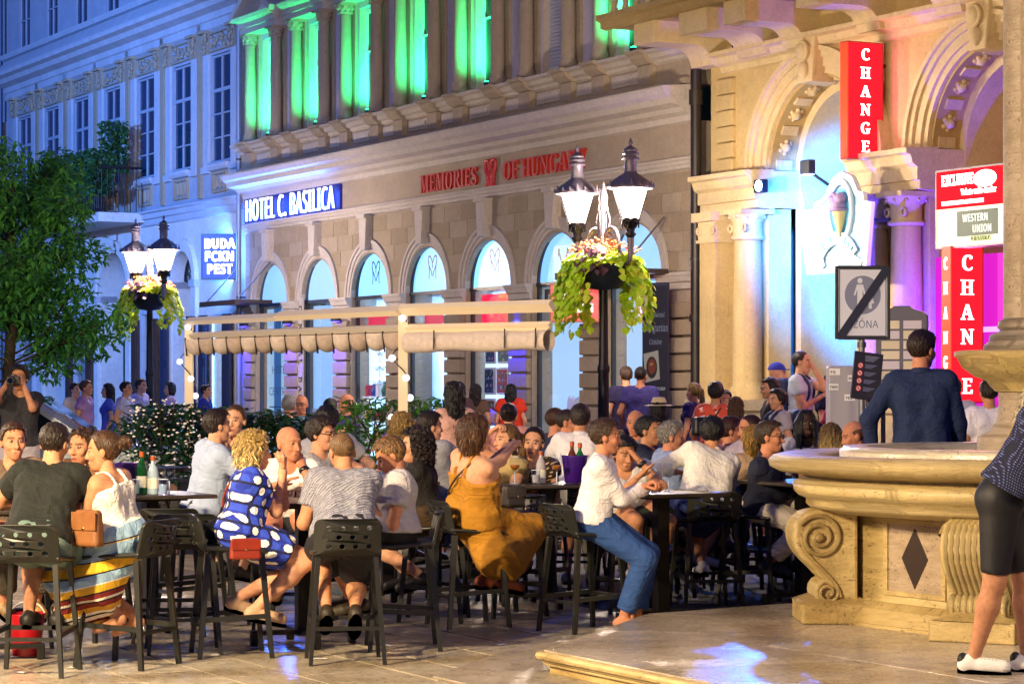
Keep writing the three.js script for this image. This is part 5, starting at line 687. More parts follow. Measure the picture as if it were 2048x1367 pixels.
  const mt = canvasTex(256, 384, (g) => { g.fillStyle = '#15142c'; g.fillRect(0, 0, 256, 384); for (let r = 0; r < 5; r++) { g.fillStyle = '#8a90b8'; g.fillRect(96, 24 + r * 10, 130 - r * 12, 4); } for (let r = 0; r < 4; r++) { const y = 110 + r * 64; g.fillStyle = '#c8323a'; g.beginPath(); g.arc(58, y, 25, 0, 7); g.fill(); g.fillStyle = '#f0c8c4'; g.beginPath(); g.arc(58, y, 18, 0, 7); g.fill(); g.strokeStyle = '#c8323a'; g.lineWidth = 6; g.beginPath(); g.moveTo(44, y - 14); g.lineTo(72, y + 14); g.stroke(); g.fillStyle = '#30203a'; g.fillRect(50, y - 6, 14, 12); for (let k = 0; k < 4; k++) { g.fillStyle = '#7a80a8'; g.fillRect(100, y - 14 + k * 9, 110 - k * 16, 4); } } });
  put('board', rbox(0.26, 0.42, 0.02, 0.008, 0, my, 0, -0.12, 0, -0.13), M(0x181830, 0.4), m); put('print', tf(new THREE.PlaneGeometry(0.245, 0.405), 0, my + 0.0015, 0.0125, -0.12, 0, -0.13), printed(mt), m, true); put('stand', [cyl(0.02, 0.02, my - 0.1, 0.02, (my - 0.1) / 2, -0.03, 10), cyl(0.16, 0.18, 0.03, 0.02, 0.015, -0.03, 18)], M(0x202024, 0.5), m);
  const n0 = atPx(1805, 768, 26), n = thing('notice_case', 'arched notice case with rows of pale paper slips behind the standing man', 'notice board', V(n0.x, groundY(n0.x, n0.z), n0.z), -0.35); const ny = EYE + (768 - 690) / FPX * 26 - n.position.y; const sh = new THREE.Shape(); sh.moveTo(-0.26, -0.42); sh.lineTo(0.26, -0.42); sh.lineTo(0.26, 0.28); sh.bezierCurveTo(0.26, 0.36, 0.12, 0.34, 0.08, 0.4); sh.lineTo(-0.08, 0.4); sh.bezierCurveTo(-0.12, 0.34, -0.26, 0.36, -0.26, 0.28);
  put('case', ext(sh, 0.06, 0.008).translate(0, ny, -0.03), M(0x4c4a60, 0.5), n); for (let c = 0; c < 2; c++) for (let r = 0; r < 6; r++) put('slip', slab(-0.21 + c * 0.23, -0.02 + c * 0.23, ny + 0.17 - r * 0.105, ny + 0.255 - r * 0.105, 0.039, 0.044), M([0xe8dcc0, 0xd8d0d8, 0xe0d4b4][(r + c) % 3], 0.7), n); put('leg', [cyl(0.025, 0.025, ny - 0.4, -0.2, (ny - 0.4) / 2, 0, 10), cyl(0.025, 0.025, ny - 0.4, 0.2, (ny - 0.4) / 2, 0, 10)], M(0x303040, 0.5), n);
}
// the blue light on the pale house: a floodlight mast off to the left
{ const t = thing('floodlight_mast', 'tall mast with two blue floodlights outside the frame, washing the pale house', 'floodlight', V(-19.5, 0, -27)); put('mast', cyl(0.07, 0.1, 8.5, 0, 4.25, 0, 14), ironD, t); for (const [y, tx, ty, tz, I] of [[8.2, 6, -0.6, -24, 4000], [7.6, 9, -2.5, -17, 500]]) { const d = V(tx, ty, tz).normalize(); put('housing', tf(rbox(0.4, 0.3, 0.2, 0.03), d.x * 0.02, y, d.z * 0.02 + 0.05, 0, Math.atan2(d.x, d.z), 0), M(0x202430, 0.4), t); const q = put('lens', tf(rbox(0.34, 0.24, 0.02, 0.005), d.x * 0.16, y, d.z * 0.16 + 0.05, 0, Math.atan2(d.x, d.z), 0), glow(new THREE.Color(0.03, 0.2, 1), 6), t); const s = new THREE.SpotLight(new THREE.Color(0.14, 0.34, 1), I, 0, 0.42, 0.8, 2); s.shadow.radius = 6; lamp(s, d.x * 0.22, y, d.z * 0.22 + 0.05, t, 'blue_flood'); s.target.position.set(tx, y + ty, tz); t.add(s.target); } }
// ---------- the parked car ----------
{ const p = basePx(176, 28.2), t = thing('parked_car', 'dark silver parked car half hidden behind the people at the left', 'car', p, 0.12); t.scale.setScalar(1.03); const paint = M(0x8c96a2, 0.25, { metalness: 0.5, clearcoat: 1 });
  const side = shape([[-2.9, 0.32], [1.25, 0.3], [1.35, 0.5], [1.28, 0.72], [0.95, 0.88], [0.12, 1.0], [-0.55, 1.46], [-1.1, 1.53], [-2.3, 1.5], [-2.85, 1.1], [-2.95, 0.7]]);
  put('body', ext(side, 1.56, 0.06).translate(0, 0, -0.78), paint, t);
  put('windscreen', (() => { const g = new THREE.BufferGeometry(); g.setAttribute('position', new THREE.Float32BufferAttribute([0.09, 1.055, -0.72, 0.09, 1.055, 0.72, -0.5, 1.49, 0.64, -0.5, 1.49, -0.64].map((v, i) => v + (i % 3 === 0 ? 0.05 : i % 3 === 1 ? 0.03 : 0)), 3)); g.setIndex([0, 1, 2, 0, 2, 3]); g.computeVertexNormals(); return g; })(), M(0x0c1418, 0.05), t);
  for (const pts of [[[0.02, 1.02], [-0.56, 1.4], [-1.05, 1.44], [-1.05, 1.02]], [[-1.12, 1.02], [-1.12, 1.44], [-2.2, 1.42], [-2.55, 1.02]]]) put('side_window', ext(shape(pts), 0.02).translate(0, 0, 0.83), M(0x0c1418, 0.05), t);
  for (const x of [0.68, -2.15]) for (const z of [-0.74, 0.74]) { const w = put('wheel', [cyl(0.32, 0.32, 0.22, x, 0.32, z, 24, Math.PI / 2)], M(0x101010, 0.8), t); put('rim', cyl(0.2, 0.2, 0.24, x, 0.32, z, 14, Math.PI / 2), M(0x8a8e94, 0.3, { metalness: 0.7 }), w); }
  for (const z of [-0.92, 0.92]) put('mirror', [rbox(0.1, 0.13, 0.2, 0.03, 0.0, 1.12, z), bar([0.0, 1.06, z * 0.86], [0, 1.1, z * 0.95], 0.05)], M(0x16181c, 0.4), t); for (const z of [-0.6, 0.6]) put('headlight', rbox(0.12, 0.12, 0.3, 0.03, 1.27, 0.68, z), M(0xc8d0d8, 0.1), t); put('number_plate', box(0.01, 0.1, 0.45, 1.41, 0.45, 0), M(0xd8d8d8, 0.5), t); }
// ================= FIGURES =================
const noise = new ImprovedNoise();
function nets(f, lo, hi, h) {                       // surface nets over a grid; far blocks are skipped
  const nx = Math.ceil((hi.x - lo.x) / h) + 2, ny = Math.ceil((hi.y - lo.y) / h) + 2, nz = Math.ceil((hi.z - lo.z) / h) + 2, D = new Float32Array(nx * ny * nz), B = 4, id = (i, j, k) => (k * ny + j) * nx + i;
  const ax = new Uint8Array(nx * ny * nz);
  for (let k = 0; k < nz; k += B) for (let j = 0; j < ny; j += B) for (let i = 0; i < nx; i += B) {
    const c = f(lo.x + (i + 1.5) * h, lo.y + (j + 1.5) * h, lo.z + (k + 1.5) * h), skip = Math.abs(c) > 1.5 * h * 1.74 * 1.5 + h * 1.8;
    for (let r = k; r < Math.min(k + B, nz); r++) for (let q = j; q < Math.min(j + B, ny); q++) for (let p = i; p < Math.min(i + B, nx); p++) { const n = id(p, q, r); if (skip) D[n] = c; else { D[n] = f(lo.x + p * h, lo.y + q * h, lo.z + r * h); ax[n] = 1; } }
  }
  const map = new Int32Array(nx * ny * nz).fill(-1), pos = [], idx = [];
  const E = [[0, 1], [2, 3], [4, 5], [6, 7], [0, 2], [1, 3], [4, 6], [5, 7], [0, 4], [1, 5], [2, 6], [3, 7]], v = new Float32Array(8);
  for (let k = 0; k < nz - 1; k++) for (let j = 0; j < ny - 1; j++) for (let i = 0; i < nx - 1; i++) {
    const n = id(i, j, k); let m = 0; for (let q = 0; q < 8; q++) { v[q] = D[n + (q & 1) + ((q >> 1) & 1) * nx + (q >> 2) * nx * ny]; if (v[q] < 0) m |= 1 << q; }
    if (m === 0 || m === 255) continue;
    let x = 0, y = 0, z = 0, c = 0;
    for (const [a, b] of E) if ((v[a] < 0) !== (v[b] < 0)) { const t = v[a] / (v[a] - v[b]); x += (a & 1) + t * ((b & 1) - (a & 1)); y += ((a >> 1) & 1) + t * (((b >> 1) & 1) - ((a >> 1) & 1)); z += (a >> 2) + t * ((b >> 2) - (a >> 2)); c++; }
    map[n] = pos.length / 3; pos.push(lo.x + (i + x / c) * h, lo.y + (j + y / c) * h, lo.z + (k + z / c) * h);
  }
  for (let k = 1; k < nz - 1; k++) for (let j = 1; j < ny - 1; j++) for (let i = 1; i < nx - 1; i++) {
    const n = id(i, j, k), s = D[n] < 0;
    for (let a = 0; a < 3; a++) { const o = [1, nx, nx * ny][a]; if ((D[n + o] < 0) === s) continue; const u = [nx, nx * ny, 1][a], w = [nx * ny, 1, nx][a], A = map[n], b = map[n - u], c = map[n - u - w], d = map[n - w]; if (A < 0 || b < 0 || c < 0 || d < 0) continue; if (s) idx.push(A, b, c, A, c, d); else idx.push(A, c, b, A, d, c); }
  }
  const g = new THREE.BufferGeometry(); g.setAttribute('position', new THREE.Float32BufferAttribute(pos, 3)); g.setIndex(idx); g.computeVertexNormals(); return g;
}
// bone: {a, b, ra, rb, cut} ; cut = flat end at b
function bones(list, k) {
  const n = list.length, P = list.map((o) => { const d = o.b.clone().sub(o.a), L = d.length() || 1e-6, e = d.clone().divideScalar(L); return [o.a.x, o.a.y, o.a.z, d.x, d.y, d.z, 1 / (L * L), o.ra, o.rb - o.ra, o.cut ? 1 : 0, e.x, e.y, e.z, o.b.x, o.b.y, o.b.z]; });
  return (x, y, z) => {
    let r = 1e3;
    for (let i = 0; i < n; i++) {
      const p = P[i], vx = x - p[0], vy = y - p[1], vz = z - p[2]; let t = (vx * p[3] + vy * p[4] + vz * p[5]) * p[6]; t = t < 0 ? 0 : t > 1 ? 1 : t;
      const qx = vx - t * p[3], qy = vy - t * p[4], qz = vz - t * p[5]; let d = Math.sqrt(qx * qx + qy * qy + qz * qz) - p[7] - t * p[8];
      if (p[9]) { const e = (x - p[13]) * p[10] + (y - p[14]) * p[11] + (z - p[15]) * p[12]; if (e > d) d = e; }
      const h = k - Math.abs(r - d); r = Math.min(r, d) - (h > 0 ? h * h / (4 * k) : 0);
    } return r;
  };
}
const bone = (a, b, ra, rb = ra, cut = 0) => ({ a, b, ra, rb, cut });
function boundsOf(list, pad) { const lo = V(1e3, 1e3, 1e3), hi = V(-1e3, -1e3, -1e3); for (const o of list) for (const [p, r] of [[o.a, o.ra], [o.b, o.rb]]) { lo.min(p.clone().subScalar(r + pad)); hi.max(p.clone().addScalar(r + pad)); } return [lo, hi]; }
const ell = (x, y, z, cx, cy, cz, rx, ry, rz) => { const a = (x - cx) / rx, b = (y - cy) / ry, c = (z - cz) / rz, k0 = Math.sqrt(a * a + b * b + c * c), k1 = Math.sqrt(a * a / rx / rx + b * b / ry / ry + c * c / rz / rz); return k1 < 1e-6 ? -Math.min(rx, ry, rz) : k0 * (k0 - 1) / k1; };
const smin = (a, b, k) => { const h = k - Math.abs(a - b); return Math.min(a, b) - (h > 0 ? h * h / (4 * k) : 0); }, smax = (a, b, k) => -smin(-a, -b, k);
function headField(fem) {
  const j = fem ? 0.92 : 1, det = bones([bone(V(0, 0.012, 0.088), V(0, -0.032, 0.108), 0.009, 0.0135), bone(V(-0.013, -0.034, 0.094), V(0.013, -0.034, 0.094), 0.008), bone(V(-0.03, 0.03, 0.082), V(0.03, 0.03, 0.082), fem ? 0.008 : 0.012), bone(V(-0.016, -0.066, 0.087), V(0.016, -0.066, 0.087), 0.008), bone(V(-0.014, -0.077, 0.084), V(0.014, -0.077, 0.084), 0.008), bone(V(-0.045, -0.02, 0.06), V(-0.04, -0.03, 0.066), 0.02), bone(V(0.045, -0.02, 0.06), V(0.04, -0.03, 0.066), 0.02)], 0.012);
  return (x, y, z) => {
    let d = smin(ell(x, y, z, 0, 0.035, -0.012, 0.077, 0.09, 0.098), ell(x, y, z, 0, -0.04, 0.025, 0.06 * j, 0.078, 0.066), 0.04);
    d = smin(d, ell(x, y, z, 0, -0.095, 0.062, 0.024 * j, 0.02, 0.022), 0.035);
    d = smin(d, det(x, y, z), 0.014);
    const ax = Math.abs(x); d = smax(d, -(Math.hypot(ax - 0.031, y - 0.008, z - 0.104) - 0.0165), 0.012);
    d = smin(d, Math.hypot(ax - 0.031, y - 0.008, z - 0.077) - 0.0135, 0.003);
    d = smax(d, -(Math.hypot(x * 0.4, (y + 0.0715) * 1.9, z - 0.1) - 0.0085), 0.004);
    return smin(d, ell(ax, y, z, 0.079, -0.004, -0.012, 0.011, 0.033, 0.02), 0.008);
  };
}
const HL0 = V(-0.11, -0.14, -0.13), HH0 = V(0.11, 0.15, 0.14);
const headGeos = {}; const headGeo = (fem, cell) => (headGeos[fem + '|' + cell] ||= nets(headField(fem), HL0, HH0, cell));
function colourHead(g, skin, o) {                     // lips, eyes, brows, stubble are colours of the face itself
  const p = g.attributes.position, c = new Float32Array(p.count * 3), lip = new THREE.Color(o.fem ? 0x9a3434 : 0xa0584a), brow = o.browC || new THREE.Color(0x2a1c12);
  for (let i = 0; i < p.count; i++) {
    const x = p.getX(i), y = p.getY(i), z = p.getZ(i), ax = Math.abs(x); let r = skin.r, gg = skin.g, b = skin.b; const m = 0.94 + 0.12 * noise.noise(x * 60, y * 60, z * 60); r *= m; gg *= m; b *= m;
    const mixc = (q, t) => { r += (q.r - r) * t; gg += (q.g - gg) * t; b += (q.b - b) * t; };
    if (z > 0.045) {
      if (ax > 0.012 && ax < 0.056 && Math.abs(y - 0.033 + ax * 0.08) < 0.0065) mixc(brow, 0.75);
      const e = Math.hypot((ax - 0.031) * 0.85, (y - 0.008) * 1.5); if (e < 0.0125 && z > 0.06) { if (Math.hypot(ax - 0.031, y - 0.008) < 0.0062) mixc(o.iris || new THREE.Color(0x1c120c), 1); else mixc(e > 0.0095 ? new THREE.Color(0x40261c) : new THREE.Color(0xb8aca4), 0.9); }
      if (Math.abs(y + 0.0715) < 0.011 && ax < 0.025 - Math.abs(y + 0.0715) * 0.7 && z > 0.075) mixc(Math.abs(y + 0.0715) < 0.0028 ? new THREE.Color(0x35120e) : lip, o.fem ? 0.8 : 0.5);
    }
    if (o.beard && y < -0.035 && z > -0.01 && !(Math.abs(y + 0.0715) < 0.009 && ax < 0.02)) mixc(brow, o.beard * (0.7 + 0.5 * noise.noise(x * 200, y * 200, z * 200)));
    c[3 * i] = r; c[3 * i + 1] = gg; c[3 * i + 2] = b;
  }
  g.setAttribute('color', new THREE.BufferAttribute(c, 3)); return g;
}
function handBones(pose) {                            // left hand, fingers towards +z, palm down (-y), thumb on +x... mirrored for the right
  const L = [bone(V(-0.016, 0, 0.0), V(-0.026, 0, 0.075), 0.019, 0.015), bone(V(0.012, 0, 0.0), V(0.026, 0, 0.078), 0.019, 0.015), bone(V(0, 0.002, -0.02), V(0, 0.002, 0.075), 0.02, 0.016)];
  const curl = { relax: [0.25, 0.45, 0.35], flat: [0.05, 0.1, 0.05], grip: [0.9, 1.1, 0.7], fist: [1.3, 1.5, 0.9] }[pose];
  [[-0.029, 0.072, 0.062], [-0.010, 0.08, 0.075], [0.010, 0.082, 0.08], [0.029, 0.077, 0.072]].forEach(([x, z, len], i) => { let p = V(x, 0.002, z), a = 0; const seg = [0.45, 0.31, 0.24]; for (let s = 0; s < 3; s++) { a += curl[s] * (1 + 0.08 * (1.5 - i)); const q = p.clone().add(V(x * 0.05, -Math.sin(a) * len * seg[s], Math.cos(a) * len * seg[s])); L.push(bone(p, q, 0.0092 - s * 0.0008, 0.0086 - s * 0.0008)); p = q; } });
  const tc = pose === 'grip' || pose === 'fist' ? 1 : 0; L.push(bone(V(0.022, -0.004, 0.012), V(0.048, -0.016, 0.038), 0.014, 0.0105), bone(V(0.048, -0.016, 0.038), V(0.056 - tc * 0.02, -0.024 - tc * 0.02, 0.066), 0.0105, 0.0095), bone(V(0.056 - tc * 0.02, -0.024 - tc * 0.02, 0.066), V(0.054 - tc * 0.034, -0.028 - tc * 0.026, 0.088), 0.0095, 0.008));
  return L;
}
const handGeos = {}; function handGeo(pose, cell) { return handGeos[pose + cell] ||= (() => { const L = handBones(pose), [lo, hi] = boundsOf(L, 0.012); return nets(bones(L, 0.008), lo, hi, cell); })(); }
// hair, in head coordinates
function hairGeo(style, cell, sd) {
  const cap = (x, y, z, t) => ell(x, y, z, 0, 0.037, -0.014, 0.078 + t, 0.09 + t, 0.099 + t), N = (x, y, z, s) => noise.noise(x * s + sd, y * s, z * s - sd);
  const line = (x, y, z, low, back) => { // the region that carries hair: above the forehead line in front, down to the nape behind
    const f = 0.085 + 0.012 * Math.cos(x * 30); const hl = z > 0.045 ? f - y : z > 0.0 ? (low + (f - low) * (z / 0.045) ** 1.3) - y : (back + (low - back) * Math.max(0, 1 + z / 0.05)) - y; return hl; };
  let F, lo = V(-0.15, -0.15, -0.17), hi = V(0.15, 0.17, 0.14);
  const st = (x, y, z, a, s) => a * N(x * 1.0, y * 0.35, z * 1.0, s);
  if (style === 'crop') F = (x, y, z) => smax(cap(x, y, z, 0.004) , line(x, y, z, 0.0, -0.06), 0.006);
  else if (style === 'short') F = (x, y, z) => smax(smin(cap(x, y, z, 0.012), ell(x, y, z, 0, 0.075, 0.02, 0.066, 0.055, 0.085), 0.03) + st(x, y, z, 0.006, 60) + st(x, y, z, 0.003, 150), line(x, y, z, -0.005, -0.075), 0.008);
  else if (style === 'full') F = (x, y, z) => smax(smin(cap(x, y, z, 0.022), ell(x, y, z, 0, 0.08, 0.03, 0.075, 0.062, 0.085), 0.03) + st(x, y, z, 0.010, 50) + st(x, y, z, 0.004, 140), line(x, y, z, -0.02, -0.085), 0.01);
  else if (style === 'balding') F = (x, y, z) => smax(smax(cap(x, y, z, 0.006), line(x, y, z, 0.0, -0.07), 0.006), y - 0.055 + 0.25 * Math.max(0, z), 0.02);
  else if (style === 'bob') { lo = V(-0.17, -0.2, -0.19); F = (x, y, z) => smax(smin(cap(x, y, z, 0.024), ell(x, y, z, 0, -0.04, -0.045, 0.1, 0.12, 0.085), 0.05) + st(x, y, z, 0.012, 45) + st(x, y, z, 0.005, 130), smax(line(x, y, z, -0.15, -0.15), -ell(x, y, z, 0, -0.03, 0.08, 0.066, 0.12, 0.085), 0.015), 0.01); }
  else if (style === 'curly') { lo = V(-0.2, -0.24, -0.22); hi = V(0.2, 0.2, 0.15); F = (x, y, z) => smax(smin(cap(x, y, z, 0.03), ell(x, y, z, 0, -0.06, -0.05, 0.125, 0.15, 0.1), 0.05) + 0.026 * N(x, y, z, 34) + 0.016 * N(x, y, z, 85), smax(line(x, y, z, -0.2, -0.2), -ell(x, y, z, 0, -0.04, 0.09, 0.062, 0.12, 0.09), 0.012), 0.01); }
  else if (style === 'wave') { lo = V(-0.18, -0.2, -0.2); F = (x, y, z) => smax(smin(cap(x, y, z, 0.026), ell(x, y, z, 0, -0.03, -0.05, 0.1, 0.11, 0.085), 0.05) + 0.016 * N(x, y, z, 40) + 0.008 * N(x, y, z, 95), smax(line(x, y, z, -0.12, -0.14), -ell(x, y, z, 0, -0.03, 0.085, 0.066, 0.115, 0.085), 0.012), 0.01); }
  else if (style === 'long') { lo = V(-0.17, -0.4, -0.2); F = (x, y, z) => smax(smin(smin(cap(x, y, z, 0.02), ell(x, y, z, 0, -0.06, -0.05, 0.1, 0.16, 0.075), 0.05), ell(x, y, z, 0, -0.2, -0.085, 0.1, 0.18, 0.045), 0.06) + st(x, y, z, 0.02, 55) + st(x, y, z, 0.008, 140), smax(line(x, y, z, -0.36, -0.4), -ell(x, y, z, 0, -0.05, 0.085, 0.064, 0.14, 0.09), 0.015), 0.01); }
  else if (style === 'bun' || style === 'pony') { lo = V(-0.14, -0.26, -0.25); F = (x, y, z) => { const c = smax(cap(x, y, z, 0.011) + st(x, y, z, 0.004, 90), line(x, y, z, -0.01, -0.07), 0.008); if (style === 'bun') return smin(c, Math.hypot(x, (y - 0.05) * 1.1, z + 0.145) - 0.045 + st(x, y, z, 0.012, 70), 0.02); let d = c; d = smin(d, ell(x, y, z, 0, 0.02, -0.135, 0.03, 0.04, 0.035), 0.02); return smin(d, ell(x, y, z, 0, -0.1, -0.15, 0.036, 0.12, 0.034) + st(x, y, z, 0.014, 70), 0.03); }; }
  else if (style === 'dread') { lo = V(-0.2, -0.42, -0.2); hi = V(0.2, 0.2, 0.14); const B = []; for (let i = 0; i < 30; i++) { const a = 0.6 + (i / 29) * (6.28 - 1.2) + Math.PI / 2 + 0.0, x = 0.085 * Math.cos(a), z = 0.095 * Math.sin(a) - 0.015; B.push(bone(V(x * 0.5, 0.12, z * 0.5), V(x * 1.15, 0.02, z * 1.15), 0.013), bone(V(x * 1.15, 0.02, z * 1.15), V(x * 1.3 + 0.012 * Math.sin(i * 5), -0.3 - 0.08 * Math.sin(i * 3), z * 1.1), 0.013, 0.01)); } const d = bones(B, 0.006); F = (x, y, z) => smin(smax(cap(x, y, z, 0.01), line(x, y, z, -0.02, -0.09), 0.01), d(x, y, z), 0.006); }
  else if (style === 'cap') F = (x, y, z) => Math.min(smax(cap(x, y, z, 0.014), 0.045 - y, 0.006), smax(smax(ell(x, y, z, 0, 0.05, 0.1, 0.078, 0.02, 0.09), 0.045 - y, 0.004), y - 0.056, 0.004));
  else return null;
  return nets(F, lo, hi, cell);
}
const hairCache = {};
const SKIN = { pale: 0xe0b094, fair: 0xd8a484, tan: 0xbf8a66, red: 0xc88a6a, dark: 0x3c2418 };
const matC = (c, rough, o = {}) => M(c, rough, { vertexColors: true, ...o });
function ik(S, E, l1, l2, pole) { const d = E.clone().sub(S); let L = d.length(); const m = (l1 + l2) * 0.995; if (L > m) { E = S.clone().add(d.setLength(m)); L = m; } const dir = E.clone().sub(S).normalize(), a = (l1 * l1 - l2 * l2 + L * L) / (2 * L), h = Math.sqrt(Math.max(0, l1 * l1 - a * a)), pl = pole.clone().sub(dir.clone().multiplyScalar(pole.dot(dir))).normalize(); return [S.clone().add(dir.multiplyScalar(a)).add(pl.multiplyScalar(h)), E]; }
const basisM = (X, Y, Z, o, s = 1) => new THREE.Matrix4().makeBasis(X.clone().multiplyScalar(s), Y.clone().multiplyScalar(s), Z.clone().multiplyScalar(s)).setPosition(o);
function xf(g, m, flip) { const q = g.clone(); q.applyMatrix4(m); if (flip) { const a = q.index.array; for (let i = 0; i < a.length; i += 3) { const t = a[i]; a[i] = a[i + 1]; a[i + 1] = t; } q.computeVertexNormals(); } return q; }
function joinIdx(list) { const g = mergeGeometries(list.map((q) => { const r = q.clone(); r.deleteAttribute('uv'); return r; })); return g; }
function uvProject(g, O, X, Y, Z) { const p = g.attributes.position, uv = new Float32Array(p.count * 2), v = V(0, 0, 0); for (let i = 0; i < p.count; i++) { v.fromBufferAttribute(p, i).sub(O); uv[2 * i] = v.dot(X) + v.dot(Z) * 0.8; uv[2 * i + 1] = v.dot(Y); } g.setAttribute('uv', new THREE.BufferAttribute(uv, 2)); return g; }
// clothing prints (true dye of the cloth)
const rep = (t, m) => { t.wrapS = t.wrapT = THREE.RepeatWrapping; t.repeat.set(1 / m, 1 / m); return t; };
const PR = {
  floral: rep(canvasTex(256, 256, (g) => { g.fillStyle = '#1a2f9e'; g.fillRect(0, 0, 256, 256); g.fillStyle = '#0c1440'; g.fillRect(0, 112, 256, 32); g.fillRect(112, 0, 32, 256); g.fillStyle = '#2c48c0'; g.fillRect(20, 150, 90, 90); g.fillRect(150, 20, 90, 90); g.fillStyle = '#f4f0e4'; for (const [x, y] of [[64, 64], [192, 192]]) { for (let k = 0; k < 8; k++) { g.beginPath(); g.arc(x + 30 * Math.cos(k * 0.785), y + 30 * Math.sin(k * 0.785), 22, 0, 7); g.fill(); } g.beginPath(); g.arc(x, y, 32, 0, 7); g.fill(); } }), 0.125),
  weave: rep(canvasTex(128, 128, (g) => { g.fillStyle = '#8f909c'; g.fillRect(0, 0, 128, 128); for (let i = 0; i < 420; i++) { g.fillStyle = ['#5c5e6c', '#b4b4bc', '#74768a', '#484a58'][i % 4]; g.fillRect((i * 53) % 128, (i * 37 + (i >> 3)) % 128, 8, 3); } }), 0.16),
  stripes: rep(canvasTex(256, 512, (g) => { let y = 0, i = 0; const c = ['#8fb0c8', '#8fb0c8', '#1a1a30', '#d8a520', '#d8a520', '#1a1a24', '#88a8c0', '#e8e0d0', '#d8a520', '#1a1820', '#7a1c14', '#e0d4bc', '#1a1820', '#7a1c14', '#d09a28', '#f0e8d8', '#1a1a24', '#e8ddc8', '#6a1812', '#d8a030', '#1a1820', '#f0e8d8'], h = [50, 20, 6, 40, 10, 7, 44, 6, 34, 8, 22, 12, 8, 24, 26, 14, 9, 18, 16, 20, 8, 30]; while (y < 512) { g.fillStyle = c[i % 22]; g.fillRect(0, y, 256, h[i % 22]); y += h[i % 22]; i++; } }), 0.62),
  ruby: rep(canvasTex(256, 256, (g) => { g.fillStyle = '#d8543c'; g.fillRect(0, 0, 256, 256); for (let i = 0; i < 40; i++) { g.fillStyle = ['#f0d4cc', '#e88a70', '#b83a2c'][i % 3]; g.beginPath(); g.ellipse((i * 97) % 256, (i * 61) % 256, 22, 11, i, 0, 7); g.fill(); } }), 0.3),
  dots: rep(canvasTex(64, 64, (g) => { g.fillStyle = '#2a1c14'; g.fillRect(0, 0, 64, 64); g.fillStyle = '#c8a878'; for (const [x, y] of [[16, 16], [48, 48], [16, 48], [48, 16]]) { g.beginPath(); g.arc(x, y, 8, 0, 7); g.fill(); } }), 0.06),
  speck: rep(canvasTex(128, 128, (g) => { g.fillStyle = '#15151c'; g.fillRect(0, 0, 128, 128); g.fillStyle = '#e8e8ee'; for (let i = 0; i < 40; i++) g.fillRect((i * 47) % 124, (i * 79) % 124, 8, 6); }), 0.16),
  check: rep(canvasTex(128, 128, (g) => { g.fillStyle = '#222a5c'; g.fillRect(0, 0, 128, 128); g.fillStyle = '#10142e'; for (let i = 0; i < 8; i++) { g.fillRect(i * 16, 0, 7, 128); g.fillRect(0, i * 16, 128, 7); } g.fillStyle = '#7a84b8'; for (let i = 0; i < 8; i++) for (let j = 0; j < 8; j++) g.fillRect(i * 16 + 9, j * 16 + 9, 5, 5); }), 0.11),
  rib: rep(canvasTex(64, 64, (g) => { g.fillStyle = '#e8e4da'; g.fillRect(0, 0, 64, 64); g.fillStyle = '#cfc9be'; for (let i = 0; i < 8; i++) g.fillRect(i * 8, 0, 3, 64); }), 0.1),
};
// stools are made with the people who sit on them, one by one
const stoolMat = M(0x1c1d19, 0.4), stoolProto = (() => {
  const t = new THREE.Group(); t.name = 'bar_stool';
  const s = new THREE.Shape(); s.absarc(0.16, 0.18, 0.04, 0, Math.PI / 2); s.absarc(-0.16, 0.18, 0.04, Math.PI / 2, Math.PI); s.lineTo(-0.205, 0); s.lineTo(0.205, 0);
  for (let r = 0; r < 3; r++) for (let c = 0; c < 4; c++) { const h = new THREE.Path(); h.absellipse(-0.123 + c * 0.082 + (r % 2 ? 0.014 : -0.006), 0.055 + r * 0.056, 0.019, 0.017, 0, Math.PI * 2); s.holes.push(h); }
  const b = ext(s, 0.014, 0.003, 8); { const p = b.attributes.position; for (let i = 0; i < p.count; i++) { const x = p.getX(i), y = p.getY(i); p.setZ(i, p.getZ(i) + x * x * 1.2 - y * 0.22); } b.computeVertexNormals(); b.translate(0, 0.664, -0.235); }
  put('backrest', b, stoolMat, t);
  const seat = rbox(0.42, 0.028, 0.4, 0.013, 0, 0.648, 0.0), p = seat.attributes.position; for (let i = 0; i < p.count; i++) { const z = p.getZ(i), x = p.getX(i); if (z < -0.1) p.setY(i, p.getY(i) + (-0.1 - z) * 0.3); p.setY(i, p.getY(i) + x * x * 0.3); } seat.computeVertexNormals(); put('seat', seat, stoolMat, t);
  for (const x of [-1, 1]) for (const z of [-1, 1]) put('leg', bar([x * 0.225, 0, z * 0.225], [x * 0.175, 0.65, z * 0.165], 0.024, 0.03, 1.25), stoolMat, t);
  const q = 0.203; put('footrest', [bar([-q, 0.25, q], [q, 0.25, q], 0.026, 0.03), bar([-q, 0.24, -q], [-q, 0.26, q], 0.022, 0.03), bar([q, 0.24, -q], [q, 0.26, q], 0.022, 0.03), bar([-q, 0.22, -q], [q, 0.22, -q], 0.022, 0.03)], stoolMat, t);
  return t; })();
let firstStool = true;
function stool(x, z, yaw, label) {
  const o = firstStool ? stoolProto : stoolProto.clone(); firstStool = false; o.name = numbered('bar_stool'); o.position.set(x, groundY(x, z), z); o.rotation.set(0, yaw * RAD, 0); scene.add(o);
  o.userData = { label, category: 'bar stool', group: 'perforated dark bar stools on the square' }; return o;
}
const GR = { seated: 'people sitting at the bar tables', standing: 'people standing and walking in the square' };
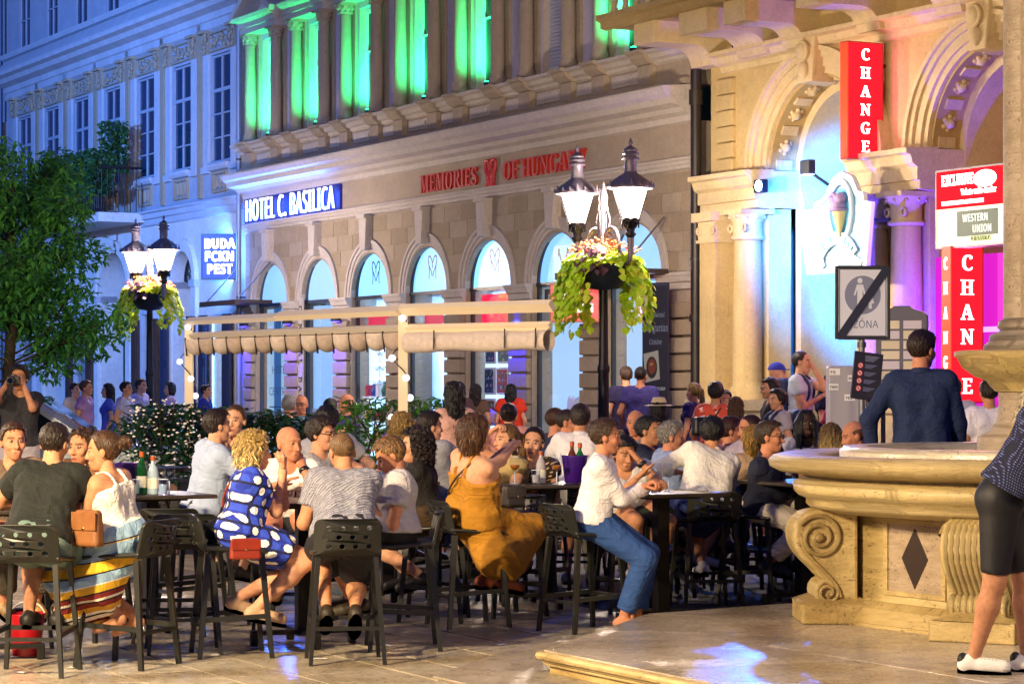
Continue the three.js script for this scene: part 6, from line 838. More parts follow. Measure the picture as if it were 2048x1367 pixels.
/* person({ at:[px,py,d] head centre, seat:[px,d] or none when standing, yaw (0 = to the camera, 90 = to the right), look (head turn, degrees), nod, size, skin, hair:[style,colour], fem, fat,
   top:{c, s: sleeve 0..2, print, open, long}, low:{c, kind, len}, shoe, arms:{l:..., r:...}, legs }) */
function person(o) {
  const [hx, hy, hd] = o.at, H = atPx(hx, hy, hd), sit = !!o.seat, f = 1 + ((o.fat || 1) - 1) * (o.fem ? 0.8 : 0.55), fem = !!o.fem, yaw = (o.yaw || 0) * RAD;
  const F0 = V(Math.sin(yaw), 0, Math.cos(yaw)), L0 = V(Math.cos(yaw), 0, -Math.sin(yaw));
  let gx, gz; if (sit) { const s = atPx(o.seat[0], 768, o.seat[1] ?? hd); gx = s.x; gz = s.z; } else { gx = H.x - F0.x * (o.lean ?? 0.03) + (o.dx || 0); gz = H.z - F0.z * (o.lean ?? 0.03); }
  const gy = groundY(gx, gz) + (o.lift || 0), sc = o.size || (sit ? 1 : Math.min(1.18, Math.max(0.5, (H.y - gy) / 1.62)));
  const root = thing('person', o.label, 'person', V(gx, gy, gz), 0, sit ? GR.seated : GR.standing);
  H.sub(root.position);
  const near = hd < 18.2, mid = hd < 23, cB = o.cell || (near ? 0.0135 : mid ? 0.017 : 0.024), cH = near ? 0.0048 : mid ? 0.0062 : 0.0085, cD = near ? 0.0052 : mid ? 0.0065 : 0.0095;
  const Pv = V(0, sit ? 0.765 : 0.93 * sc, 0); if (sit) Pv.add(F0.clone().multiplyScalar(o.back ?? 0.05));
  const hYaw = yaw + (o.look || 0) * RAD, nod = (o.nod || 0) * RAD, HF = V(Math.sin(hYaw) * Math.cos(nod), -Math.sin(nod), Math.cos(hYaw) * Math.cos(nod)), HX = V(Math.cos(hYaw), 0, -Math.sin(hYaw)); const tl = (o.tilt || 0) * RAD; let HU = HF.clone().cross(HX).normalize(); HX.applyAxisAngle(HF, tl); HU.applyAxisAngle(HF, tl);
  const hs = sc * (o.head || (sit ? 0.96 : 0.95));
  const NB = H.clone().add(HU.clone().multiplyScalar(-0.135 * hs)).add(HF.clone().multiplyScalar(-0.035 * hs)).lerp(H.clone().add(V(0, -0.15 * hs, 0)), 0.6);
  const U = NB.clone().sub(Pv), TL = U.length(); U.normalize(); const F = F0.clone().sub(U.clone().multiplyScalar(F0.dot(U))).normalize(), L = U.clone().cross(F).normalize();
  const loc = (u, l, q) => Pv.clone().add(U.clone().multiplyScalar(u * TL)).add(L.clone().multiplyScalar(l)).add(F.clone().multiplyScalar(q));
  const w = sc * (fem ? 0.92 : 1), T = [], hipR = (fem ? 0.106 : 0.1) * sc * f, waR = (fem ? 0.092 : 0.1) * sc * f, chR = 0.1 * sc * Math.sqrt(f);
  T.push(bone(loc(0.02, -0.075 * w * f, 0), loc(0.02, 0.075 * w * f, 0), hipR), bone(loc(0.4, -0.062 * w * f, 0.01), loc(0.4, 0.062 * w * f, 0.01), waR), bone(loc(0.72, -0.085 * w, 0.0), loc(0.72, 0.085 * w, 0.0), chR), bone(loc(0.9, -0.125 * w, -0.012), loc(0.9, 0.125 * w, -0.012), 0.062 * sc));
  for (const s of [-1, 1]) { T.push(bone(loc(0.02, s * 0.07 * w * f, 0), loc(0.4, s * 0.058 * w * f, 0.01), hipR * 0.98, waR), bone(loc(0.4, s * 0.058 * w * f, 0.01), loc(0.74, s * 0.085 * w, 0), waR, chR)); if (fem) T.push(bone(loc(0.66, s * 0.07 * w, 0.075 * Math.sqrt(f)), loc(0.7, s * 0.06 * w, 0.04), 0.062 * f)); if (sit || fem) T.push(bone(loc(-0.02, s * 0.07 * w, -0.035), loc(0.06, s * 0.07 * w, -0.03), 0.088 * sc * f)); }
  T.push(bone(loc(0.95, 0, -0.01), H.clone().add(HU.clone().multiplyScalar(-0.06 * hs)).add(HF.clone().multiplyScalar(-0.012)), 0.054 * sc * (fem ? 0.9 : 1.04), 0.05 * sc * (fem ? 0.9 : 1.04)));
  // arms
  const A = {}, tableY = 0.97; for (const s of [1, -1]) {
    const key = s > 0 ? 'l' : 'r', spec = (o.arms || {})[key] || (sit ? 'lap' : 'hang'), S = loc(0.885, s * 0.165 * w * (f > 1.15 ? 1.08 : 1), -0.01); let E, pole = V(0, -1, 0).add(L.clone().multiplyScalar(s * 0.6)).add(F0.clone().multiplyScalar(-0.5)), hp = 'relax';
    const rel = (a, y, l) => V(0, 0, 0).add(F0.clone().multiplyScalar(a)).add(L0.clone().multiplyScalar(l)).setY(y);
    if (spec === 'lap') E = rel(0.27, 0.93, s * 0.07); else if (spec === 'table') { E = rel(0.47, tableY + 0.04, s * 0.1); hp = 'flat'; pole = L.clone().multiplyScalar(s).add(V(0, -0.7, 0)); }
    else if (spec === 'face') { E = H.clone().add(HF.clone().multiplyScalar(0.085)).add(HU.clone().multiplyScalar(-0.15)).add(HX.clone().multiplyScalar(s * 0.055)); pole = F0.clone().add(V(0, -1.1, 0)).add(L.clone().multiplyScalar(s * 0.3)); hp = 'relax'; }
    else if (spec === 'brow') { E = H.clone().add(HF.clone().multiplyScalar(0.13)).add(HU.clone().multiplyScalar(-0.02)).add(HX.clone().multiplyScalar(s * 0.07)); pole = F0.clone().multiplyScalar(0.6).add(V(0, -1, 0)).add(L.clone().multiplyScalar(s * 0.6)); hp = 'relax'; }
    else if (spec === 'hang') E = S.clone().add(V(0, -0.5 * sc, 0)).add(F0.clone().multiplyScalar(0.05)).add(L0.clone().multiplyScalar(s * 0.05)); else if (spec === 'hip') { E = loc(0.14, s * 0.2, 0.02); pole = L.clone().multiplyScalar(s).add(F0.clone().multiplyScalar(-0.3)); hp = 'grip'; }
    else if (spec === 'drink' || spec === 'camera') { E = H.clone().add(HF.clone().multiplyScalar(spec === 'camera' ? 0.15 : 0.13)).add(HU.clone().multiplyScalar(-0.06)).add(HX.clone().multiplyScalar(s * (spec === 'camera' ? 0.09 : 0.02))); hp = 'grip'; pole = V(0, -1, 0).add(L.clone().multiplyScalar(s * 0.5)); }
    else if (spec === 'phone') { E = loc(0.62, s * 0.05, 0.26); hp = 'grip'; } else if (spec === 'up') { E = loc(1.1, s * 0.12, 0.3); hp = 'grip'; }
    else { E = rel(spec[0], spec[1], spec[2]); hp = spec[3] || 'flat'; if (spec[4]) pole = rel(...spec[4]).setY(spec[4][1]); }
    const [el, ha] = ik(S, E, 0.285 * sc, 0.255 * sc, pole); A[key] = { S, el, ha, hp, s }; if (!o.seat || true) A[key].d = ha.clone().sub(el).normalize();
  }
  const af = Math.sqrt(f) * (fem ? 0.88 : 1) * sc, AB = []; for (const k of ['l', 'r']) { const a = A[k]; AB.push(bone(loc(0.87, a.s * 0.12 * w, -0.01), a.S, 0.06 * af, 0.056 * af), bone(a.S, a.el, 0.053 * af, 0.04 * af), bone(a.el, a.ha, 0.04 * af, 0.026 * af)); }
  // legs
  const G = {}, LB = []; for (const s of [1, -1]) {
    const key = s > 0 ? 'l' : 'r', Hp = loc(0, s * 0.085 * w, sit ? 0.02 : 0), sp = (o.legs || {})[key] || (sit ? [0.33, 0.335, 0.1] : null); let An, pole = F0.clone().add(V(0, sit ? 0.75 : 0.05, 0)).add(L0.clone().multiplyScalar(s * 0.12));
    if (sp) An = F0.clone().multiplyScalar(sp[0]).add(L0.clone().multiplyScalar(s * sp[2])).setY(sp[1]); else An = V(0, 0.085 * sc, 0).add(L0.clone().multiplyScalar(s * 0.095)).add(F0.clone().multiplyScalar(s * (o.step || 0.05)));
    const [kn, an] = ik(Hp, An, 0.43 * sc, 0.42 * sc, pole); const fd = F0.clone().add(V(0, sp && sp[1] > 0.2 ? (sp[3] ?? -0.35) : -0.12, 0)).normalize(); const toe = an.clone().add(fd.multiplyScalar(0.155 * sc)).add(V(0, -0.035 * sc, 0)), heel = an.clone().add(F0.clone().multiplyScalar(-0.045)).add(V(0, -0.045 * sc, 0));
    G[key] = { Hp, kn, an, toe, heel, s }; const lf = f * sc; LB.push(bone(Hp, kn, 0.088 * lf, 0.056 * lf), bone(kn, kn.clone().lerp(an, 0.35), 0.052 * lf, 0.056 * lf), bone(kn.clone().lerp(an, 0.35), an, 0.056 * lf, 0.034 * sc), bone(heel, toe, 0.034 * sc, 0.026 * sc));
  }
  const all = [...T, ...AB, ...LB], [lo, hi] = boundsOf(all, 0.03), skin = new THREE.Color(SKIN[o.skin || 'fair']);
  const paint = (g, c, amp = 0.1, fr = 22) => { const p = g.attributes.position, a = new Float32Array(p.count * 3); for (let i = 0; i < p.count; i++) { const m = 1 - amp / 2 + amp * (0.5 + 0.5 * noise.noise(p.getX(i) * fr, p.getY(i) * fr, p.getZ(i) * fr)); a[3 * i] = c.r * m; a[3 * i + 1] = c.g * m; a[3 * i + 2] = c.b * m; } g.setAttribute('color', new THREE.BufferAttribute(a, 3)); return g; };
  const flesh = [paint(nets(bones(all, 0.028), lo, hi, cB), skin)];
  const hm = basisM(HX, HU, HF, H, hs), hg = headGeo(fem ? 1 : 0, cH).clone(), hairC = new THREE.Color(o.hair?.[1] ?? 0x2a1c12); colourHead(hg, skin, { fem, browC: hairC.clone().multiplyScalar(0.7), beard: o.beard }); flesh.push(xf(hg, hm));
  for (const k of ['l', 'r']) { const a = A[k], Z = a.d.clone(), pz = (o.palm?.[k] || V(0, 1, 0)); let Y = pz.isVector3 ? pz.clone() : V(...pz); if (Math.abs(Y.dot(Z)) > 0.93) Y = F0.clone(); Y.sub(Z.clone().multiplyScalar(Y.dot(Z))).normalize(); const X = Y.clone().cross(Z); flesh.push(xf(paint(handGeo(a.hp, cD).clone(), skin), basisM(X.clone().multiplyScalar(a.s > 0 ? -1 : 1), Y, Z, a.ha.clone().add(Z.clone().multiplyScalar(0.015)), sc * (fem ? 0.92 : 1.02)), a.s > 0)); }
  const bg = joinIdx(flesh); boxUV2(bg); const body = new THREE.Mesh(bg, matC(0xffffff, 0.7, { map: T_skin })); body.name = 'body'; root.add(body);
  const wrinkle = (fn, amp, fr) => (x, y, z) => { const d = fn(x, y, z); return Math.abs(d) > 0.05 ? d : d - amp * (noise.noise(x * fr, y * fr * 0.6 + x * 6, z * fr) + 0.5 * noise.noise(x * fr * 2.3, y * fr * 1.6, z * fr * 2.3)); };
  const cloth = (name, field, list, pad, c, print, rough = 0.85, amp = 0.12) => { const low2 = name === 'trousers' && rough < 0.6; const [a, b] = boundsOf(list, pad); const g = nets(field, a, b, cB); if (!g.attributes.position.count) return; uvProject(g, Pv, L, U, F); const m = print ? M(0xffffff, rough, { map: PR[print], bumpMap: T_fold, bumpScale: low2 ? 0.0004 : 0.006 }) : matC(0xffffff, rough, { bumpMap: T_fold, bumpScale: low2 ? 0.0004 : 0.006 }); if (!print) paint(g, new THREE.Color(c), amp, 14); const q = new THREE.Mesh(g, m); q.name = name; root.add(q); return q; };
  const fat2 = (list, d) => list.map((b) => ({ ...b, ra: b.ra + d, rb: b.rb + d }));
  // lower garment
  const low = o.low; if (low) {
    const off = low.kind === 'leggings' ? 0.006 : 0.019, Ls = []; const hem = low.len ?? (low.kind === 'shorts' ? 0.8 : 1.85);
    if (low.kind === 'skirt') {
      const kl = G.l.kn, kr = G.r.kn, km = kl.clone().add(kr).multiplyScalar(0.5), hp = loc(0.0, 0, 0.02); for (const k of ['l', 'r']) Ls.push(bone(G[k].Hp, G[k].kn, 0.115 * f, 0.078)); Ls.push(bone(hp, km, 0.12 * f, 0.07)); const hemP = o.hem ? root.worldToLocal(atPx(...o.hem)) : km.clone().lerp(G.l.an.clone().add(G.r.an).multiplyScalar(0.5), low.len ?? 0.4); Ls.push(bone(kl, hemP.clone().add(L0.clone().multiplyScalar(0.06)), 0.085 * f, low.flare ?? 0.12, 1), bone(kr, hemP.clone().add(L0.clone().multiplyScalar(-0.06)), 0.085 * f, low.flare ?? 0.12, 1)); if (o.hem) Ls.push(bone(loc(-0.02, 0, 0), hemP, 0.14, low.flare ?? 0.12, 1));
    } else for (const k of ['l', 'r']) { const g = G[k], lf = f * sc; if (hem <= 1) Ls.push(bone(g.Hp, g.Hp.clone().lerp(g.kn, hem), 0.1 * lf + off, (low.kind === 'leggings' ? 0.066 : 0.088) * lf + off, 1)); else { Ls.push(bone(g.Hp, g.kn, 0.09 * lf + off, 0.06 * lf + off)); Ls.push(bone(g.kn, g.kn.clone().lerp(g.an, Math.min(1, hem - 1)), 0.06 * lf + off, (low.kind === 'leggings' ? 0.04 : 0.052) * sc + off, 1)); } }
    const TB = fat2(T.filter((b, i) => i < 1), off), TH = sit || fem ? fat2([bone(loc(-0.02, 0.07 * w, -0.035), loc(0.05, 0.07 * w, -0.03), 0.088 * sc * f), bone(loc(-0.02, -0.07 * w, -0.035), loc(0.05, -0.07 * w, -0.03), 0.088 * sc * f)], off) : []; const list = [...TB, ...TH, ...Ls], fl = bones(list, low.kind === 'skirt' ? 0.06 : 0.03); const wy = loc(low.rise ?? 0.22, 0, 0);
    const wl = wrinkle(fl, low.kind === 'leggings' ? 0.001 : low.kind === 'skirt' ? 0.009 : 0.006, low.kind === 'skirt' ? 16 : 22), fn = (x, y, z) => smax(wl(x, y, z), (x - wy.x) * U.x + (y - wy.y) * U.y + (z - wy.z) * U.z, 0.01);
    cloth(low.kind === 'skirt' ? 'skirt' : low.kind === 'shorts' ? 'shorts' : 'trousers', fn, list, 0.04, low.c, low.print, low.rough ?? 0.85);
  }
  // upper garment
  const tp = o.top; if (tp) {
    const off = tp.off ?? 0.01, Ls = fat2(T.slice(0, T.length - 1), off).map((b, i) => i === 0 ? { ...b, ra: b.ra + 0.02, rb: b.rb + 0.02 } : i > 3 && b.a.distanceTo(loc(0.02, 0, 0)) < 0.12 ? { ...b, ra: b.ra + 0.018 } : b), sl = tp.s ?? 0.55; for (const k of ['l', 'r']) { const a = A[k]; if (sl <= 0) continue; Ls.push(bone(loc(0.87, a.s * 0.12 * w, -0.01), a.S, 0.062 * af + off, 0.06 * af + off)); const e1 = Math.min(1, sl); Ls.push(bone(a.S, a.S.clone().lerp(a.el, e1), 0.06 * af + off * (sl > 1 ? 0.8 : 1.3), (sl > 1 ? 0.046 : 0.06) * af + off * (sl > 1 ? 0.9 : 1.2), sl <= 1 ? 1 : 0)); if (sl > 1) Ls.push(bone(a.el, a.el.clone().lerp(a.ha, sl - 1), 0.045 * af + off * 0.9, 0.032 * af + off, 1)); }
    const hemU = tp.hem ?? (sit ? -0.05 : -0.03), hp = loc(hemU, 0, 0), nk = loc(1.02, 0, 0.025), fl = bones(Ls, 0.026), nr = tp.neck ?? 0.062;
    const inner = bones(T.slice(-1), 0.01);
    const strapCut = tp.s === 0 ? (x, y, z) => { // tank top: bare shoulders, two straps
      const u = ((x - Pv.x) * U.x + (y - Pv.y) * U.y + (z - Pv.z) * U.z) / TL, l = Math.abs((x - Pv.x) * L.x + (y - Pv.y) * L.y + (z - Pv.z) * L.z), edge = tp.bare ?? 0.74, r = (l > 0.062 * w - 0.014 && l < 0.062 * w + (tp.strap ?? 0.016)) ? -0.02 : (u - edge) * TL, r2 = l > 0.115 * w ? (u - edge + 0.03) * TL : -1; return Math.max(r, r2); } : null;
    const wf = wrinkle(fl, tp.wr ?? 0.0095, tp.fr ?? 19), fn = (x, y, z) => { let d = wf(x, y, z); d = smax(d, -((x - hp.x) * U.x + (y - hp.y) * U.y + (z - hp.z) * U.z), 0.008); d = smax(d, nr - Math.hypot(x - nk.x, y - nk.y, z - nk.z), 0.006); if (strapCut) d = Math.max(d, strapCut(x, y, z)); return d; };
    const q = cloth(tp.kind || 'shirt', fn, Ls, 0.04, tp.c, tp.print, 0.85);
    if (tp.collar) { const nb = loc(0.985, 0, -0.002), cg = []; const c = new THREE.TorusGeometry(0.062 * sc, 0.017, 8, 20).rotateX(Math.PI / 2); c.scale(1, 1.5, 0.95); c.applyMatrix4(basisM(L, U.clone().add(F.clone().multiplyScalar(0.25)).normalize(), F.clone().sub(U.clone().multiplyScalar(0.25)).normalize(), nb)); put('collar', c, M(tp.c, 0.85), root); }
    if (tp.sign && q) { const t = canvasTex(256, 128, (g) => { g.clearRect(0, 0, 256, 128); g.fillStyle = '#1c2238'; g.font = 'bold 76px serif'; g.fillText('BLUE', 14, 70); g.font = '22px sans-serif'; g.fillText('CITY BOYS', 60, 104); }); const pg = new THREE.PlaneGeometry(0.24, 0.12, 16, 6), pp = pg.attributes.position; const mm = basisM(L, U, F, loc(0.6, 0, 0)); for (let i = 0; i < pp.count; i++) { const x = pp.getX(i), y = pp.getY(i); let zz = 0.22; for (let it = 0; it < 30; it++) { const v = V(x, y, zz).applyMatrix4(mm), d = fn(v.x, v.y, v.z); if (d < 0.009) break; zz -= Math.max(0.002, d * 0.6); } pp.setZ(i, zz); } pg.applyMatrix4(mm); pg.computeVertexNormals(); const m = new THREE.Mesh(pg, M(0xffffff, 0.85, { map: t, alphaTest: 0.4 })); m.name = 'print'; root.add(m); }
  }
  // shoes
  if (o.shoe !== undefined && o.shoe !== null) for (const k of ['l', 'r']) { const g = G[k], B = [bone(g.heel, g.toe, 0.041 * sc, 0.034 * sc), bone(g.heel, g.an, 0.042 * sc, o.boot ? 0.05 : 0.03), bone(g.heel.clone().lerp(g.toe, 0.45), g.toe, 0.04 * sc, 0.033 * sc)]; if (o.boot) B.push(bone(g.an, g.an.clone().lerp(g.kn, 0.14), 0.05, 0.05, 1)); const [a, b] = boundsOf(B, 0.02), q = nets(bones(B, 0.02), a, b, near ? 0.009 : 0.013); uvProject(q, Pv, L, U, F); const m = new THREE.Mesh(q, M(o.shoe, 0.6)); m.name = 'shoe'; root.add(m); const dn = V(0, -0.028 * sc, 0), S = put('sole', [bar(g.heel.clone().add(dn), g.toe.clone().add(dn).add(V(0, 0.004, 0)), 0.082 * sc, 0.082 * sc)].map((x) => x), M(o.sole ?? 0x2a2620, 0.7), m); S.geometry.dispose(); const sg = []; const d2 = g.toe.clone().sub(g.heel), ln = d2.length(), sh = new THREE.Shape(); sh.absellipse(0, 0, ln / 2 + 0.04 * sc, 0.04 * sc, 0, Math.PI * 2); const eg = ext(sh, 0.018, 0.004, 10); const xz = d2.clone().normalize(), yy = V(0, 1, 0).sub(xz.clone().multiplyScalar(xz.y)).normalize(), zz = xz.clone().cross(yy); eg.applyMatrix4(new THREE.Matrix4().makeBasis(xz, zz, yy).setPosition(g.heel.clone().add(g.toe).multiplyScalar(0.5).add(yy.clone().multiplyScalar(-0.047 * sc)))); S.geometry = clean(eg); if (o.heelTab) { const fw = g.toe.clone().sub(g.heel).normalize(), up = V(0, 1, 0), sd = up.clone().cross(fw).normalize(); put('heel_tab', [tf(new THREE.SphereGeometry(0.03, 14, 10), 0, 0, 0, 0, 0, 0, [1.25, 1.3, 1]).applyMatrix4(basisM(sd, up, fw, g.heel.clone().addScaledVector(fw, -0.016).addScaledVector(up, 0.022)))], M(0x101014, 0.6), m); const lc = []; for (let k = 0; k < 5; k++) { const c = g.heel.clone().lerp(g.toe, 0.42 + k * 0.1).addScaledVector(up, 0.038 - k * 0.001); lc.push(bar(c.clone().addScaledVector(sd, -0.026), c.clone().addScaledVector(sd, 0.026), 0.007, 0.006)); } put('lace', lc, M(0xc8c6c0, 0.8), m); put('toe_cap', tube([0, 1, 2, 3, 4, 5, 6].map((k) => { const a = -1.5 + k * 0.5; return g.toe.clone().addScaledVector(fw, 0.036 * Math.cos(a)).addScaledVector(sd, 0.037 * Math.sin(a)).addScaledVector(up, -0.012); }), 0.005, 18, 5), M(0xb8b6b0, 0.7), m); } }
  // hair
  if (o.hair && o.hair[0] !== 'bald') { const [st, c] = o.hair, key = st + cH + (o.hs || 1); const g0 = hairCache[key] ||= hairGeo(st, cH * 1.15, o.hs || 1); const g = xf(g0, hm), p = g.attributes.position, a = new Float32Array(p.count * 3), p0 = g0.attributes.position, C = new THREE.Color(c), tip = new THREE.Color(o.tip ?? c); for (let i = 0; i < p.count; i++) { const x = p0.getX(i), y = p0.getY(i), z = p0.getZ(i), m = 0.62 + 0.75 * (0.5 + 0.5 * noise.noise(Math.atan2(x, z) * 13, y * 9 + 2, (x + z) * 60)), t = Math.max(0, Math.min(1, (0.06 - y) * 6)); a[3 * i] = (C.r + (tip.r - C.r) * t) * m; a[3 * i + 1] = (C.g + (tip.g - C.g) * t) * m; a[3 * i + 2] = (C.b + (tip.b - C.b) * t) * m; } g.setAttribute('color', new THREE.BufferAttribute(a, 3)); boxUV2(g); const m = new THREE.Mesh(g, st === 'cap' ? matC(0xffffff, 0.8) : matC(0xffffff, 0.55, { map: T_strand, bumpMap: T_strandB, bumpScale: 0.006 })); m.name = st === 'cap' ? 'cap' : 'hair'; root.add(m);
    if (hd < 24 && !['cap', 'crop', 'balding'].includes(st)) { // loose locks that break the outline
      const q = g.attributes.normal, n = p.count, sp = [], nn = st === 'short' ? 420 : st === 'bun' || st === 'pony' ? 220 : 700, curl = ['curly', 'wave'].includes(st), R0 = 7 + n % 13; let rs = R0; const r1 = () => { rs = (rs * 1664525 + 1013904223) % 4294967296; return rs / 4294967296; }, ix = []; const cl = [];
      for (let i = 0; i < nn; i++) { const k = Math.floor(r1() * n), P = V(p.getX(k), p.getY(k), p.getZ(k)), Nn = V(q.getX(k), q.getY(k), q.getZ(k)), back = P.clone().sub(H), side = V(r1() - 0.5, 0, r1() - 0.5); let D = V(0, -1, 0).addScaledVector(Nn, -V(0, -1, 0).dot(Nn)).addScaledVector(side, curl ? 1.6 : 0.5).addScaledVector(HF, P.y > H.y + 0.05 ? 0.5 : 0); if (D.length() < 0.1) D = HX.clone(); D.normalize(); const L = (curl ? 0.03 : ['short', 'full', 'bun', 'pony'].includes(st) ? 0.02 : 0.045) * (0.5 + r1()), W = Nn.clone().cross(D).normalize().multiplyScalar(0.0016 + 0.0018 * r1()), A0 = P.clone().addScaledVector(Nn, -0.003), B0 = A0.clone().addScaledVector(D, L * 0.5).addScaledVector(Nn, 0.005), C0 = A0.clone().addScaledVector(D, L).addScaledVector(Nn, curl ? 0.014 * r1() : 0.002), b0 = sp.length / 3; for (const [o2, w2] of [[A0, 1], [A0, -1], [B0, 1], [B0, -1], [C0, 0]]) sp.push(o2.x + W.x * w2, o2.y + W.y * w2, o2.z + W.z * w2); ix.push(b0, b0 + 1, b0 + 2, b0 + 1, b0 + 3, b0 + 2, b0 + 2, b0 + 3, b0 + 4); const f = 0.7 + 0.8 * r1(); for (let z = 0; z < 5; z++) cl.push(a[3 * k] * f, a[3 * k + 1] * f, a[3 * k + 2] * f); }
      const lg = new THREE.BufferGeometry(); lg.setAttribute('position', new THREE.Float32BufferAttribute(sp, 3)); lg.setAttribute('color', new THREE.Float32BufferAttribute(cl, 3)); lg.setIndex(ix); lg.computeVertexNormals(); const lm = new THREE.Mesh(lg, matC(0xffffff, 0.5)); lm.name = 'hair_strands'; lm.userData.kind = 'stuff'; m.add(lm); } }
  if (o.glasses) { const r = []; for (const s of [-1, 1]) r.push(tf(new THREE.TorusGeometry(0.022, 0.0025, 6, 18), s * 0.031, 0.006, 0.106, 0, 0, 0, [1.1, 0.85, 1]), bar([s * 0.056, 0.01, 0.1], [s * 0.08, 0.008, -0.01], 0.004)); r.push(bar([-0.01, 0.01, 0.11], [0.01, 0.01, 0.11], 0.004)); put('glasses', r.map((g) => g.applyMatrix4(hm)), M(0x141414, 0.3), root); }
  if (o.watch) { const a = A[o.watch], q = tf(new THREE.TorusGeometry(0.031, 0.008, 8, 20), 0, 0, 0); const zz = a.d, xx = V(0, 1, 0).cross(zz).normalize(), yy = zz.clone().cross(xx); q.applyMatrix4(new THREE.Matrix4().makeBasis(xx, yy, zz.clone().multiplyScalar(2)).setPosition(a.ha.clone().add(zz.clone().multiplyScalar(-0.03)))); put('watch', q, M(0x14161a, 0.3), root); }
  if (o.hat) { put('hat', [lathe([[0.0, 0.185], [0.075, 0.18], [0.1, 0.13], [0.103, 0.08]], 24), lathe([[0.1, 0.083], [0.19, 0.07], [0.192, 0.077], [0.1, 0.09]], 28)].map((g) => g.applyMatrix4(hm)), M(0xdcc898, 0.8), root); put('hat_band', lathe([[0.105, 0.085], [0.104, 0.115]], 24).applyMatrix4(hm), M(0x151515, 0.7), root); }
  if (o.pack) { const g = rbox(0.3, 0.42, 0.15, 0.05, 0, 0, 0); g.applyMatrix4(basisM(L, U, F, loc(0.6, 0, -0.19))); put('backpack', [g, ...[-1, 1].map((s) => tube([loc(0.92, s * 0.1, -0.09), loc(1.02, s * 0.1, 0.01), loc(0.85, s * 0.11, 0.12), loc(0.55, s * 0.12, 0.11), loc(0.45, s * 0.14, -0.1)], 0.018, 18, 6))], M(o.pack, 0.7), root); }
  if (o.strap) { put('bag_strap', tube([loc(0.93, -o.strap * 0.07, -0.085), loc(0.99, -o.strap * 0.08, 0.0), loc(0.86, -o.strap * 0.05, 0.1), loc(0.45, o.strap * 0.06, 0.13 * f), loc(0.28, o.strap * 0.14 * f, 0.1), loc(0.35, o.strap * 0.1 * f, -0.1 * f), loc(0.7, 0, -0.122 * f), loc(0.93, -o.strap * 0.07, -0.085)], 0.008, 40, 5), M(o.strapC || 0x30241a, 0.6), root); }
  root.updateMatrixWorld(true);
  const chk = (v) => { const q = root.localToWorld(v.clone()); return [Math.round(1024 + q.x / -q.z * FPX), Math.round(HOR - (q.y - EYE) / -q.z * FPX)].join(','); };
  if (globalThis.PEOPLE_LOG) console.log(o.label.slice(0, 40), 'TL', TL.toFixed(2), 'sc', sc.toFixed(2), 'pelv', chk(Pv), 'kneeL', chk(G.l.kn), 'handL', chk(A.l.ha), 'handR', chk(A.r.ha), 'foot', chk(G.l.an));
  return { root, A, G, loc, hm, H, F0, L0, world: (v) => root.localToWorld(v.clone()) };
}
function boxUV2(g) { const p = g.attributes.position, uv = new Float32Array(p.count * 2); for (let i = 0; i < p.count; i++) { uv[2 * i] = p.getX(i) + p.getZ(i); uv[2 * i + 1] = p.getY(i); } g.setAttribute('uv', new THREE.BufferAttribute(uv, 2)); }
const T_weave = T.weave, T_fold = T.fold, T_strand = T.strand, T_strandB = T.strandB, T_skin = T.skin;
// ================= TABLES AND THINGS ON THEM =================
const tableTop = M(0x3a2f28, 0.35, { map: T.wood }), tableLeg = M(0x181612, 0.45, { metalness: 0.3 }); const TY = 0.94;
let tableProto = null;
function table(px, d, yaw, label, y = 0) {
  const p = basePx(px, d); if (!tableProto) {
    const t = tableProto = thing('bar_table', label, 'table', p, yaw, 'dark bar tables on the square'); put('tabletop', rbox(0.72, 0.028, 0.72, 0.008, 0, TY - 0.014, 0), tableTop, t); put('post', [slab(-0.045, 0.045, 0.06, TY - 0.03, -0.045, 0.045), slab(-0.2, 0.2, TY - 0.045, TY - 0.029, -0.2, 0.2)], tableLeg, t);
    put('base', [slab(-0.33, 0.33, 0.07, 0.1, -0.03, 0.03), slab(-0.03, 0.03, 0.073, 0.097, -0.33, 0.33), ...[[0.33, 0], [-0.33, 0], [0, 0.33], [0, -0.33]].map(([x, z]) => rbox(0.05, 0.1, 0.05, 0.01, x, 0.05, z))], tableLeg, t); return p; }
  dup(tableProto, p, yaw, label); return p;
}
const tbl = {
  a: table(-28, 15.4, 0.2, 'bar table at the far left edge in front of the man in the black shirt'),
  b: table(300, 17.4, 0.5, 'bar table carrying green bottles behind the woman in the white top'),
  c: table(606, 16.35, 0.35, 'bar table between the bald man in white and the man in the grey patterned shirt'),
  d: table(1092, 19.2, 0.3, 'bar table with a purple ice bucket in front of the smiling woman'),
  e: table(1322, 17.7, 0.45, 'bar table with two empty wine glasses beside the man in jeans'),
  f: table(1606, 18.9, 0.5, 'bar table at the fountain rim in front of the man with glasses'),
  g: table(775, 19.8, 0.2, 'bar table with glasses behind the woman looking down'),
  h: table(1640, 21.6, 0.3, 'bar table with wine and a yellow drink before the man with dreadlocks'),
  i: table(1378, 21.4, 0.1, 'bar table with a bottle left of the man in the white shirt'),
};
const clearG = M(0xf4f8ff, 0.02, { transmission: 1, thickness: 0 });
